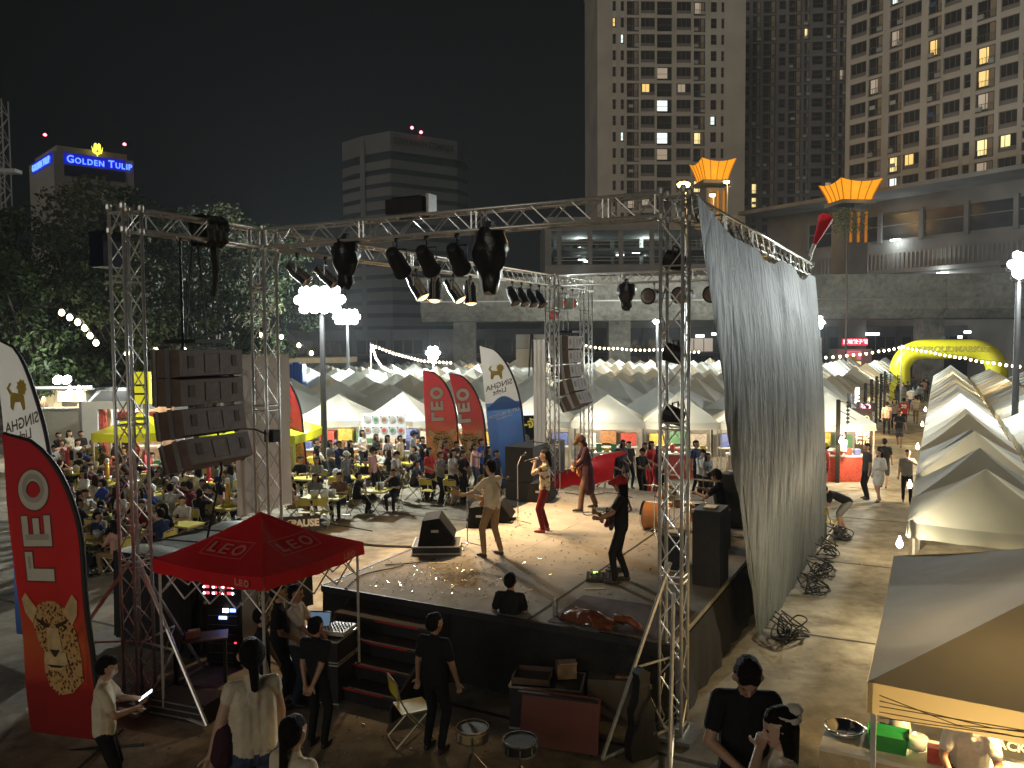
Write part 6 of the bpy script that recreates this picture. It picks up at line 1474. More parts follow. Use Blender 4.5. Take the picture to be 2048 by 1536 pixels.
tbl(690,908,'the far table right of light pole',1.1,.6,.15,n=5,seed=29,cl=3)
# ---------------------------------------------------------------- people standing at the back
def stand_row(items,rowname,group):
    items=sorted(items); 
    for i,(px,py,pose,topc,bot,fac) in enumerate(items):
        q=G(px,py,1.60); person(pm(pose),(q.x,q.y,0),TH+fac,topc,bot,'spectator in %s top, %s from left %s'%(topc,ORD[i],rowname),group,(i*7)%3,1 if i%5==4 else 0,ext=['white','black','grey','navy'][i%4],scale=.94+.012*((i*5)%9))
rr=random.Random(4)
stand_row([(660,882,'stand_f','grey','denim',.1),(678,890,'cross','navy','denim',0),(700,884,'stand_f','black','denim',.2),(724,868,'stand_f','white','black',.0),(752,872,'stand_f','dark grey','denim',.1),(775,880,'stand_f','white','denim',-.1),(800,876,'stand','beige','khaki',.2),(826,872,'cap','grey','black',.3),(845,880,'phone','black','denim',.1),(868,882,'stand','blue','black',0),(890,890,'phone_f','maroon','black',.1),(913,886,'phone','brown','denim',-.1),(930,884,'cross','navy','denim',0),(948,892,'phone_f','pink','denim',.2),(962,888,'stand','blue','black',.1),(985,880,'stand','white','black',0),(1000,886,'stand_f','black','black',.1)],'in the standing row before the stalls','spectators before the stalls')
stand_row([(692,905,'cap','grey','denim',0),(745,902,'cap','pink','black',.2),(790,905,'lowphone','white','denim',.1),(858,905,'stand_f','red','black',0),(880,908,'cross','grey','black',.1),(905,910,'bob_f','white','black',0),(925,908,'cross','black','black',0),(975,905,'stand_f','black','black',.1),(992,908,'stand','navy','black',0)],'in the second standing row','spectators in the second standing row')
stand_row([(78,882,'stand','black','black',.2),(90,887,'phone','white','denim',.3),(105,892,'lowphone','grey','black',.2),(117,873,'cross','black','black',.2),(122,884,'stand_f','pink','black',.1),(138,870,'bob_f','beige','black',.1),(155,884,'phone_f','white','black',.2),(162,872,'stand','black','denim',.1),(185,886,'stand','olive','black',.1),(200,880,'stand','dark grey','denim',.2),(216,862,'stand','blue','denim',.2),(232,884,'stand_f','black','denim',.1),(246,872,'cross','black','denim',0),(268,880,'stand_f','maroon','black',0)],'before the grey hoarding','spectators before the grey hoarding')
stand_row([(1236,900,'stand_f','black','black',-.5),(1246,888,'bob_f','dark grey','black',-.4),(1258,886,'stand','black','black',-.6),(1282,905,'lowphone','black','black',-.4),(1290,890,'phone_f','beige','red',-.4),(1303,893,'stand_f','red','red',-.4),(1318,897,'stand_f','maroon','black',-.5),(1392,893,'stand','navy','black',-.4),(1403,905,'lowphone','white','black',-.5),(1415,908,'bob_f','grey','black',-.4)],'beyond the far end of the stage','spectators beyond the far end of the stage')
stand_row([(632,880,'stand','black','black',.5)],'leaning at the light pole','staff at the pole')
# ================================================================ red canopy of the sound desk
REDC=cloth('red_vinyl',(.68,.018,.026),.25,.28,.06,2,.25); REDC.node_tree.nodes['Principled BSDF'].inputs['Specular IOR Level'].default_value=.6
WLINE=mat('white_print',(.6,.55,.5),.6,var=.05)
def red_canopy():
    c=S(1.60,-1.80); root=thing('red_canopy','red square vinyl canopy tent over the sound desk','tent',(c.x,c.y,0),TH); w=2.02; ez=2.25; h=.55
    top,val=canopy_mesh(w,w,h,5,REDC,.05,10,.18); ob('canopy',top,root,(0,0,ez)); ob('valance',val,root,(0,0,ez))
    for sx in(-1,1):
        for sy in(-1,1): ob('leg',LEGME2,root,(sx*(w/2-.06),sy*(w/2-.06),ez))
    m=MB()
    for s in(-1,1):
        for a in range(4):
            x0=-w/2+.06+a*(w-.12)/4; x1=x0+(w-.12)/4; z0,z1=(ez-.1,ez-.5) if a%2 else (ez-.5,ez-.1); m.bar((x0,s*(w/2-.06),z0),(x1,s*(w/2-.06),z1),.012,5); m.bar((x0,s*(w/2-.06),z1),(x1,s*(w/2-.06),z0),.012,5)
            m.bar((s*(w/2-.06),x0,z0),(s*(w/2-.06),x1,z1),.012,5); m.bar((s*(w/2-.06),x0,z1),(s*(w/2-.06),x1,z0),.012,5)
    m.build('scissor_frame',ALU,root)
    # LEO print on the near and right faces
    for face in(0,1,2,3):
        R=Matrix.Rotation(face*H2,4,'Z'); sl=math.atan2(h,w/2); m=MB()
        def put(x,y,dz=.0):       # x across, y up the slope
            t=.42+y*.9; t=t/ (math.hypot(h,w/2)); q=Vector((x,-(w/2)*(1-t),h*t-.05*math.sin(math.pi*t)-.04*(1-t)*math.cos(math.pi*x/(w*(1-t))) +.022+dz)); return R@q+Vector((0,0,ez))
        k=.235
        for vs,fs in leo_polys(-.045):
            # outlines: letters drawn as pale shapes with a red core
            m.add([put((x-1.36)*k,(y-.5)*k+.02) for x,y in vs],fs)
        a,b=1.62*k,.78*k; e=.012
        for (x0,y0,x1,y1) in((-a,-b,a,-b+e),(-a,b-e,a,b),(-a,-b,-a+e,b),(a-e,-b,a,b)):
            n=8; vs=[put(x0+(x1-x0)*i/n,y0+.02) for i in range(n+1)]+[put(x0+(x1-x0)*i/n,y1+.02) for i in range(n+1)]; m.add(vs,[(i,i+1,n+2+i,n+1+i) for i in range(n)])
        m.build('lettering',mat('print_pale_red',(.62,.2,.17),.5,var=.05),root)
        mm=MB(); kk=.09
        for vs,fs in leo_polys(0): mm.add([R@Vector((w*.33+(x-1.36)*kk,-w/2-.022,ez-.11+(y-.5)*kk)) for x,y in vs],fs)
        mm.build('valance_lettering',MATS['print_pale_red'],root)
red_canopy()
# ================================================================ sound desk
LEDB=emitter('led_blue',(.12,.2,1),9); LEDW=emitter('led_white',(.8,.9,1),8); LEDR=emitter('led_red',(1,.05,.08),3)
def rack():
    c=G(455,1335); root=thing('amp_rack','black amplifier racks with red and blue lights under canopy','rack',(c.x,c.y+.3,0),TH+.35)
    MB().box((0,0,.55),(.62,.6,1.06)).build('rack_case',CASE,root); MB().box((-.05,0,1.32),(.72,.62,.46)).build('rack_case',CASE,root)
    for x in(-.30,.30):
        for z in(.05,1.05): MB().box((x,-.3,z),(.05,.03,.05)).build('corner_cap',ALU,root)
    for i in range(6): 
        u=MB().box((0,-.31,.16+i*.15),(.5,.03,.125)).build('rack_unit',mat('rack_face',(.03,.03,.034),.4),root)
        MB().box((0,-.328,.10+i*.15),(.5,.006,.01)).build('edge_line',STEEL,u)
    for i in range(2):
        MB().box((-.05,-.32,1.22+i*.1),(.6,.03,.085)).build('rack_unit',MATS['rack_face'],root)
        for j in range(4): MB().box((-.26+j*.13,-.338,1.22+i*.1),(.085,.01,.04)).build('red_display',LEDR,root)
        for j in range(4): MB().lathe([(.018,0),(.018,.012)],8,Matrix.Translation((-.30+j*.16,-.335,1.215+i*.1))@Matrix.Rotation(math.pi/2,4,'X')).build('led',LEDW,root)
    MB().box((.05,-.33,.94),(.09,.02,.06)).build('led',LEDW,root); MB().box((.17,-.33,.945),(.09,.02,.05)).build('led',LEDB,root); MB().box((.0,-.33,.82),(.13,.02,.045)).build('led',LEDB,root); MB().box((.2,-.33,.42),(.03,.02,.02)).build('led',LEDR,root)
    MB().box((-.05,.0,1.60),(.6,.45,.1)).build('mixer',mat('mixer_grey',(.16,.15,.15),.5),root); m=MB()
    for k in range(6): a=k*.9; m.tube([(-.25+.1*k,0,1.64),(-.25+.1*k+.05,.05*math.sin(a),1.8+.05*math.cos(a)),(-.2+.09*k,.25,1.66)],.008,4)
    m.build('patch_cable',RUBBER,root)
rack()
def desk():
    c=G(648,1262,.95); root=thing('desk_cases','stacked flight cases serving as a desk beside the steps','flight case',(c.x,c.y,0),TH+.2)
    MB().box((0,0,.3),(.75,.6,.58)).build('lower_case',CASE,root); MB().box((0,0,.77),(.75,.6,.32)).build('upper_case',CASE,root)
    for z in(.02,.58,.62,.92):
        m=MB(); 
        for x,y,dx,dy in((0,-.3,.76,.02),(0,.3,.76,.02),(-.375,0,.02,.6),(.375,0,.02,.6)): m.box((x,y,z),(dx,dy,.02))
        m.build('edge_rail',ALU,root)
    for x in(-.25,.2): MB().box((x,-.31,.45),(.1,.02,.1)).build('latch',CHROME,root)
    r=thing('laptop','open laptop with lit screen on the desk cases','laptop',(c.x-.12,c.y+.05,.945),TH+.35); MB().box((0,0,.01),(.34,.24,.018)).build('keyboard',mat('laptop_grey',(.08,.08,.09),.4),r)
    R=Matrix.Rotation(math.radians(-15),3,'X'); MB().box((0,.15,.12),(.34,.012,.23),R=R).build('lid',MATS['laptop_grey'],r); MB().box((0,.141,.12),(.31,.006,.19),R=R).build('screen',mat('laptop_screen',(.02,.03,.05),.3,var=.6,scale=40,emit=(.25,.4,.6),es=.35),r)
    r=thing('mixer','small white mixing desk right of the laptop','mixer',(c.x+.22,c.y+.0,.945),TH+.2); MB().box((0,0,.035),(.36,.42,.06)).build('body',mat('mixer_pale',(.5,.5,.48),.5),r); km=MB().lathe([(.012,0),(.01,.025)],6).mesh('knob',BLACK)
    for i in range(6):
        for j in range(5): ob('knob',km,r,(-.14+i*.055,-.14+j*.07,.065))
desk()
# ================================================================ wedges, stands, amps on the deck
def wedge(u,v,rz,label,base=False,s=1.0):
    root=thing('monitor_wedge',label,'stage monitor',S(u,v,DZ+(.17 if base else 0)),rz,'stage monitors'); pr=[(-.3*s,0),(.22*s,0),(.30*s,.12*s),(.05*s,.46*s),(-.22*s,.42*s)]
    m=MB(); m.prism(pr,-.33*s,.33*s,Matrix.Rotation(H2,4,'X')); m.build('cabinet',mat('wedge_black',(.012,.012,.013),.85,var=.3,bump=.2,spec=.15),root)
    g=MB(); a=Vector((.30*s,0,.12*s)); b=Vector((.05*s,0,.46*s)); n=Vector((.34,0,.25)).normalized()*.012
    g.add([a+n+Vector((0,-.31*s,0)),a+n+Vector((0,.31*s,0)),b+n+Vector((0,.31*s,0)),b+n+Vector((0,-.31*s,0))],[(0,1,2,3)]); g.build('grille',mat('wedge_grille',(.01,.01,.01),.9,spec=.1),root)
    for y in(-.335*s,.335*s): MB().box((-.02,y,.25*s),(.14,.012,.05)).build('handle',STEEL,root)
    if base:
        r=thing('flight_case','silver-edged flight case lid under the nearest stage monitor','flight case',S(u,v,DZ),rz); MB().box((0,0,.085),(.9,.75,.15)).build('body',CASE,r)
        for z in(.02,.155):
            m=MB()
            for x,y,dx,dy in((0,-.375,.91,.025),(0,.375,.91,.025),(-.45,0,.025,.75),(.45,0,.025,.75)): m.box((x,y,z),(dx,dy,.025))
            m.build('edge_rail',ALU,r)
q=UV(G(875,1100,DZ)); wedge(q[0],q[1],TH+.5,'nearest black stage monitor on a flight case lid',True,1.15)
q=UV(G(968,1050,DZ)); wedge(q[0]-.05,q[1],TH+.4,'black stage monitor behind the guitarist',False,1.05)
q=UV(G(1000,1040,DZ)); wedge(q[0],q[1],TH+.3,'black stage monitor between the guitarist and the singer',False,1.0)
q=UV(G(1100,1005,DZ)); wedge(q[0]-.3,q[1]+.2,TH+.2,'black stage monitor at the far front corner',True if False else False,1.1)
def micstand(px,py,label,h=1.45,boom=None):
    p=G(px,py,DZ); root=thing('microphone_stand',label,'microphone stand',p,0,'microphone stands'); m=MB(); m.bar((0,0,.05),(0,0,h),.011,6); m.build('pole',STEEL,root)
    for a in(.3,2.4,4.5): MB().bar((0,0,.10),(.3*math.cos(a),.3*math.sin(a),.012),.010,5).build('leg',STEEL,root)
    b=boom or (-.15,-.05,.12); MB().bar((0,0,h),b and (b[0],b[1],h+b[2]),.009,5).build('boom',STEEL,root)
    z=h+b[2]; m=MB(); m.bar((b[0],b[1],z),(b[0]*2.2,b[1]*2.2,z+.03),.014,7); m.lathe([(.012,-.03),(.028,0),(.028,.03),(.01,.05)],8,Matrix.Translation((b[0]*2.3,b[1]*2.3,z+.03))); m.build('microphone',BLACK,root); MB().lathe([(.02,-.03),(.025,0),(.02,.03)],8,Matrix.Translation((0,0,.55))).build('clutch',BLACK,root)
micstand(935,1095,'microphone stand in front of the guitarist',1.18,(.35,.25,.05)); micstand(1036,1050,'microphone stand left of the singer',1.32,(.08,.1,.18)); micstand(1120,985,'microphone stand before the bassist in the long coat',1.2,(-.3,.1,.1))
def amp(u,v,w,d,h,label,top=None,rz=0):
    root=thing('amplifier',label,'amplifier',S(u,v,DZ),TH+rz,'amplifiers at the back of the stage'); MB().box((0,0,h/2),(d,w,h)).build('cabinet',BLACK,root); MB().box((-d/2-.006,0,h*.45),(.012,w-.06,h*.82)).build('grille',GRILL,root); MB().box((-d/2-.008,0,h*.92),(.014,w-.06,h*.09)).build('control_panel',mat('amp_panel',(.08,.08,.08),.4),root); MB().box((0,0,h+.012),(.2,.25,.02)).build('handle',STEEL,root)
    for a in(-1,1): MB().box((-d/2,a*(w/2-.02),h-.02),(.05,.05,.05)).build('corner_cap',STEEL,root)
    return root
q=UV(G(1412,1165,DZ)); amp(q[0]+.05,q[1]+.1,.62,.45,1.25,'tall black amplifier stack between the right tower and curtain')
amp(6.3,5.3,.6,.5,.75,'black amplifier behind the drum kit'); amp(6.2,7.6,.7,.5,1.15,'black amplifier with pale paper on top near the curtain')
tag(MB().box((0,0,.006),(.3,.22,.008)).build('paper_sheet',WHITEP,None,loc=S(6.2,7.6,DZ+1.18),rz=.3),'white paper sheet lying on the far amplifier','paper')
q=UV(G(1322,1130,DZ)); amp(q[0]+.2,q[1],.6,.42,.62,'low black amplifier right behind the red-capped guitarist',rz=.2)
# drum kit
def drums():
    root=thing('drum_kit','drum kit with brass cymbals half hidden by the right tower','drum kit',S(5.5,6.4,DZ),TH+math.pi)
    sh=mat('drum_shell',(.42,.18,.06),.3,var=.1); hd=mat('drum_head',(.6,.58,.52),.5); br=mat('brass',(.7,.5,.18),.2,.9,.1)
    def drum(x,y,z,r,h,tx,nm,R=None):
        M=Matrix.Translation((x,y,z))@(R or Matrix.Rotation(tx,4,'Y')); m=MB(); m.lathe([(r,0),(r,h)],18,M,cap=False); o=m.build(nm,sh,root,True); m=MB(); m.lathe([(.01,h),(r,h+.002)],18,M,cap=False); m.lathe([(.01,0),(r,0)],18,M,cap=False); m.build('drum_head',hd,o); m=MB(); m.lathe([(r+.012,h-.03),(r+.012,h+.01),(r-.01,h+.012)],18,M,cap=False); m.lathe([(r+.012,0),(r+.012,.03)],18,M,cap=False); m.build('hoop',CHROME,o)
    drum(.55,0,.3,.29,.42,0,'bass_drum',Matrix.Rotation(H2,4,'Y')); drum(.15,.35,.6,.18,.15,.2,'snare_drum'); drum(.5,.2,.72,.15,.22,-.3,'tom_drum'); drum(.5,-.2,.72,.16,.24,-.3,'tom_drum'); drum(0,-.55,.15,.21,.4,0,'floor_tom')
    for (x,y,z,r) in((.55,.6,1.05,.23),(.6,-.6,1.1,.25),(.1,.75,.9,.18),(-.1,-.8,1.0,.26)):
        m=MB(); m.lathe([(.01,.02),(.04,.018),(r,0)],18,Matrix.Translation((x,y,z))@Matrix.Rotation(.25,4,'X'),cap=False); m.build('cymbal',br,root,True); m=MB(); m.bar((x,y,0.02),(x,y,z+.03),.012,6); 
        for a in range(3): m.bar((x,y,.2),(x+.22*math.cos(a*2.1),y+.22*math.sin(a*2.1),.01),.01,5)
        m.build('cymbal_stand',CHROME,root)
drums()
def pedals():
    p=G(1205,1160,DZ); root=thing('pedal_board','black guitar effects board with a green light on deck','effects pedal',(p.x,p.y,DZ),TH+.35); m=MB(); m.add([(-.27,-.14,0),(.27,-.14,0),(.27,.14,0),(-.27,.14,0),(-.27,-.14,.05),(.27,-.14,.05),(.27,.14,.10),(-.27,.14,.10)],[(0,3,2,1),(4,5,6,7),(0,1,5,4),(1,2,6,5),(2,3,7,6),(3,0,4,7)]); m.build('body',BLACK,root)
    for i in range(5):
        for j in range(2): MB().lathe([(.02,0),(.02,.03),(.012,.035)],8,Matrix.Translation((-.2+i*.1,-.07+j*.12,.055+j*.025))).build('foot_switch',CHROME,root)
    MB().box((-.12,.1,.1),(.08,.04,.02)).build('display',emitter('led_green',(.4,1,.1),2.5),root)
    p=G(1228,1143,DZ); root=thing('volume_pedal','dark volume pedal beside the effects board','effects pedal',(p.x,p.y,DZ),TH+.9); MB().box((0,0,.025),(.28,.11,.05)).build('base',BLACK,root); MB().box((0,0,.075),(.27,.1,.02),R=Matrix.Rotation(.15,3,'Y')).build('treadle',RUBBER,root)
    for k,(px,py,rz) in enumerate(((876,1126,.1),(1190,1178,.05))):
        p=G(px,py,DZ); tag(MB().box((0,0,.004),(.34,.06,.004)).build('tape_strip',mat('paper_tape',(.62,.55,.42),.7),None,loc=(p.x,p.y,DZ+.004),rz=rz),'pale tape strip on the deck %s'%('in front of the nearest monitor' if k==0 else 'below the effects board'),'tape')
pedals()
def cables():
    def cab(pts,r,label):
        o=pts[0]; m=MB(); P_=[]
        for i in range(len(pts)-1):
            for t in np.linspace(0,1,8,endpoint=False):
                p0=pts[max(i-1,0)];p1=pts[i];p2=pts[i+1];p3=pts[min(i+2,len(pts)-1)]
                P_.append(.5*((2*p1)+(p2-p0)*t+(2*p0-5*p1+4*p2-p3)*t*t+(3*p1-p0-3*p2+p3)*t**3)-o)
        P_.append(pts[-1]-o); m.tube(P_,r,5); tag(m.build('cable',RUBBER,None,True,loc=o),label,'cable','cables')
    cab([G(690,1178,DZ+.02),G(725,1150,DZ+.02),G(790,1135,DZ+.02),G(805,1128,DZ+.02),G(770,1130,DZ+.02),G(835,1125,DZ+.02),G(870,1118,DZ+.02)],.012,'looped cable along the near front edge of the stage')
    cab([G(1130,985,DZ+.02),G(1180,990,DZ+.02),G(1220,985,DZ+.02),G(1265,995,DZ+.02)],.010,'thin cable on the far deck behind the bassist')
    cab([G(1165,1010,DZ+.02),G(1172,1030,DZ+.02),G(1230,1018,DZ+.02),G(1262,1014,DZ+.02)],.010,"thin cable trailing from the bassist's feet")
    cab([G(700,1087,.02),G(760,1092,.02),G(830,1095,.02),G(880,1098,.02)],.02,'thick cable on the ground before the stage')
    cab([G(695,1083,.02),G(755,1090,.02),G(835,1093,.02),G(885,1094,.02)],.018,'second thick cable on the ground before the stage')
    cab([G(645,1046,.015),G(700,1054,.015),G(745,1062,.015)],.012,'thin cable on the ground by the front tables')
    r=np.random.default_rng(12); k=0
    for (v,n) in((12.0,7),(10.4,4),(8.3,6),(6.8,4),(4.2,6)):
        for i in range(n):
            u0=7.75+r.uniform(-.1,.15); v0=v+r.uniform(-.5,.5); pts=[S(u0,v0,.02)]; a=r.uniform(0,6)
            for j in range(6): pts.append(S(u0+.12+.22*math.cos(a+j*1.25)*r.uniform(.6,1.1),v0+.3*math.sin(a+j*1.25),.03+abs(r.normal())*.12))
            pts.append(S(u0-.2,v0+.3,.3)); cab(pts,.014,'black looped cable in the tangle at the curtain foot, %s from us'%ORD[30-k]); k+=1
cables()
# collapsed red canopy beyond the stage
def collapsed():
    a=G(1120,978,1.35); b=G(1250,918,1.9); root=thing('folded_red_canopy','red vinyl canopy half folded on its frame beyond the stage','tent',S(.9,12.1,0),TH)
    m=MB()
    def P(i,j):
        s=i/16; t=j/8; x=-1.7+2.7*s; y=-.5+1.2*t; z=.75+1.1*s**.9+.16*math.sin(math.pi*t)+.05*math.sin(9*s+3*t)-.35*(t<.02); return Vector((x,y,z))
    m.grid(P,16,8); m.build('fabric',REDC,root,True)
    def Q(i,j):
        s=i/16; x=-1.7+2.7*s; z=.75+1.1*s**.9+.05*math.sin(9*s)-.35; return Vector((x,-.5-.03*j,z-.30*j/2+.0))
    m=MB(); m.grid(Q,16,2); m.build('skirt',REDC,root,True)
    for (x,y) in((-.6,-.35),(.1,.4),(.6,-.35),(.8,.5)): MB().bar((x,y,0),(x+.1,y,1.4),.02,6).build('leg',ALU,root)
    m=MB(); m.bar((-.5,-.35,.35),(.7,-.35,1.15),.014,5); m.bar((-.4,-.35,1.1),(.7,-.35,.3),.014,5); m.build('scissor_frame',ALU,root)
collapsed()
# ================================================================ things lying by the steps
def fore():
    c=G(825,1478); chair((c.x,c.y,0),math.radians(25),'yellow folding chair at the foot of the steps')
    c=G(1120,1497); root=thing('orange_panel','orange-red case panel standing at the bottom centre','panel',(c.x,c.y,0),math.radians(-18)); m=mat('orange_board',(.15,.028,.008),.6,var=.12,scale=3); MB().box((0,0,.36),(1.02,.05,.68),R=Matrix.Rotation(-.25,3,'X')).build('board',m,root); MB().box((0,-.09,.71),(1.05,.05,.03)).build('rim',BLACK,root)
    c=G(1098,1420,.3); root=thing('flight_case','open-topped flight case behind the orange panel','flight case',(c.x,c.y+.3,0),-.2); MB().box((0,0,.3),(.95,.6,.58)).build('body',CASE,root)
    for z in(.02,.58): 
        mm=MB()
        for x,y,dx,dy in((0,-.3,.96,.025),(0,.3,.96,.025),(-.475,0,.025,.6),(.475,0,.025,.6)): mm.box((x,y,z),(dx,dy,.025))
        mm.build('edge_rail',STEEL,root)
    r=thing('metal_tray','shallow wooden tray on top of the dark flight case','tray',(c.x-.2,c.y+.3,.6),-.2); MB().box((0,0,.015),(.5,.45,.02)).build('floor',DARKWOOD,r)
    for x,y,dx,dy in((0,-.22,.5,.02),(0,.22,.5,.02),(-.25,0,.02,.45),(.25,0,.02,.45)): MB().box((x,y,.05),(dx,dy,.08)).build('side',DARKWOOD,r)
    r=thing('cardboard_box','small paper box beside the wooden tray','box',(c.x+.25,c.y+.35,.6),.1); MB().box((0,0,.11),(.26,.2,.2)).build('carton',mat('kraft',(.18,.12,.07),.8),r); MB().box((.02,-.02,.215),(.24,.16,.015)).build('flap',mat('kraft_pale',(.3,.25,.18),.8),r)
    c=G(1235,1400,.3); root=thing('storage_bin','dim grey box under the stage edge left of the right tower','box',(c.x,c.y+.2,0),-.15); MB().box((0,0,.3),(.75,.5,.58)).build('body',mat('bin_grey',(.06,.055,.05),.7),root); MB().box((.15,-.02,.605),(.3,.3,.03)).build('lid',mat('bin_lid',(.2,.1,.06),.7),root)
    # guitar case upright
    c=G(1285,1522); root=thing('guitar_case','black guitar case standing upright by the right tower','guitar case',(c.x,c.y+.1,0),.5); out=[(-.19,0),(.19,0),(.22,.2),(.15,.42),(.17,.62),(.10,.75),(.075,1.0),(.09,1.08),(.0,1.14),(-.09,1.08),(-.075,1.0),(-.10,.75),(-.17,.62),(-.15,.42),(-.22,.2)]
    m=MB(); m.prism(out,-.07,.07,Matrix.Rotation(H2,4,'X')); m.build('shell',mat('case_black',(.015,.015,.016),.5,bump=.2),root)
    for z in(.3,.6,.9): MB().box((.15 if z<.7 else .08,-.0,z),(.05,.16,.04)).build('latch',CHROME,root)
    # snare and small drum
    for px,py,lab,rm in((945,1475,'snare drum with pale shell standing by the steps',(.5,.4,.2)),(1040,1500,'black chrome-rimmed drum at the bottom edge',(.02,.02,.02))):
        c=G(px,py,.5); root=thing('loose_drum',lab,'drum',(c.x,c.y,0),0,'loose drums'); z=.48; MB().lathe([(.18,z),(.18,z+.14)],20,cap=False).build('shell',mat('loose_shell_%d'%px,rm,.35),root,True); MB().lathe([(.01,z+.14),(.178,z+.142)],20,cap=False).build('drum_head',mat('loose_head_%d'%px,(.09,.08,.06) if px<1000 else (.03,.03,.03),.5),root)
        m=MB()
        for zz in(z,z+.13): m.lathe([(.185,zz),(.2,zz),(.2,zz+.025),(.185,zz+.025)],20,cap=False)
        m.build('hoop',CHROME,root); m=MB()
        for a in range(3): m.bar((0,0,.32),(.25*math.cos(a*2.1),.25*math.sin(a*2.1),.02),.012,5)
        m.bar((0,0,.3),(0,0,z),.014,6); m.build('stand',CHROME,root)
        for a in range(8): MB().box((.19*math.cos(a*.785),.19*math.sin(a*.785),z+.07),(.02,.02,.08)).build('lug',CHROME,root)
    c=G(1170,1440); root=thing('wooden_plank','short tan board leaning behind the orange panel','board',(c.x+.2,c.y+.25,.0),.5); MB().box((0,0,.38),(.6,.04,.12),R=Matrix.Rotation(-.25,3,'Y')).build('plank',mat('tan_board',(.22,.13,.05),.7),root); MB().bar((.1,.02,0),(.1,.02,.4),.02,5).build('prop',BLACK,root)
    c=G(1225,1215,DZ); root=thing('leather_jacket','brown leather jacket draped on the deck edge','jacket',(S(5.75,.45,DZ)),TH-.3); m=MB(); r=np.random.default_rng(4); hh=r.uniform(0,.08,(13,9))
    m.grid(lambda i,j:Vector((-.45+.9*i/12,-.28+.42*j/8,.02+hh[i][j]+.1*math.sin(math.pi*i/12)*math.sin(math.pi*j/8)-(.25*(1-j/2) if j<2 and i<7 else 0))),12,8); m.build('leather',mat('brown_leather',(.2,.06,.025),.4,var=.2,bump=.4),root,True); MB().tube([(.3,.1,.1),(.5,.2,.1),(.7,.15,.04)],[.07,.06,.05],8).build('sleeve',MATS['brown_leather'],root,True)
    c=G(1163,1222,DZ); root=thing('water_bottle','clear water bottle on the near deck edge','bottle',(S(5.15,.45,DZ)),0); MB().lathe([(.035,0),(.038,.05),(.038,.19),(.014,.235),(.014,.25)],12).build('bottle',mat('pet',(.5,.48,.44),.1,trans=.5),root,True); MB().lathe([(.016,.25),(.016,.275)],10).build('cap',WHITEP,root)
    c=G(375,1430); root=thing('long_case','low black slatted case on the ground by the left tower','flight case',(c.x,c.y,0),-.35); MB().box((0,0,.15),(.95,.4,.28)).build('body',CASE,root)
    for i in range(3): MB().box((0,-.21,.07+i*.09),(.93,.02,.012)).build('slat_line',STEEL,root)
    MB().box((-.1,.45,.06),(.9,.35,.1)).build('pallet_top',DARKWOOD,root)
    c=G(385,1270,.75); root=thing('paper_box','small pale tissue box on a board beside the rack','box',(c.x,c.y,.72),.5); MB().box((0,0,.05),(.22,.14,.1)).build('carton',mat('box_pink',(.4,.2,.14),.8),root); MB().box((0,0,.105),(.1,.03,.01)).build('slot',WHITEP,root)
    t=thing('trestle_board','low dark trestle board left of the amplifier rack','table',(c.x+.1,c.y+.05,0),.3); MB().box((0,0,.70),(.8,.4,.03)).build('board',DARKWOOD,t)
    for x in(-.35,.35): MB().box((x,0,.35),(.05,.35,.68)).build('leg',BLACK,t)
    c=G(597,1025,.9); root=thing('pause_sign','tilted black sign reading PAUSE in front of the audience tables','sign',(c.x,c.y,.0),math.radians(14)); R=Matrix.Rotation(-.25,3,'X'); MB().box((0,0,.62),(1.05,.03,.36),R=R).build('board',mat('sign_blk2',(.02,.02,.02),.6),root)
    vs,fs=text_poly('PAUSE',.24,.012); mtx=Matrix.Translation((.16,-.02,.62))@R.to_4x4(); f=place2d(mtx); m=MB(); m.add([f(p) for p in vs],fs); m.build('lettering',mat('sign_wht',(.65,.62,.55),.6,var=0),root); vs,fs=ring(-.36,0,.11,.11,.085,.085); f=place2d(mtx); m=MB(); m.add([f((x,y,0)) for x,y in vs],fs); m.build('emblem',MATS['sign_wht'],root)
    for x in(-.4,.4): MB().bar((x,.1,0),(x,.02,.6),.02,5).build('leg',BLACK,root)
fore()
def litter():
    r=np.random.default_rng(31); m=MB()
    for k in range(420):
        u,v=(r.normal(3.2,1.6),r.normal(-2.2,1.0)) if k<220 else (r.uniform(-9,9.3),r.uniform(-4,14))
        if SU0-.2<u<SU1+.3 and SV0-.3<v<SV1: continue
        a=r.uniform(0,6.28); l,w_=r.uniform(.012,.04),r.uniform(.006,.02); ca,sa=math.cos(a),math.sin(a); p=S(u,v,.012+r.uniform(0,.01))
        m.add([p+Vector((-ca*l,-sa*l,0)),p+Vector((sa*w_,-ca*w_,.004)),p+Vector((ca*l,sa*l,.008)),p+Vector((-sa*w_,ca*w_,0))],[(0,1,2,3)],int(r.choice([0,1,2,2])))
    tag(m.build('litter',[MATS['gold_foil'],mat('litter_white',(.5,.48,.42),.7),MATS['dark_paper']]),'scraps of paper and foil scattered on the ground','litter',kind='stuff')
litter()
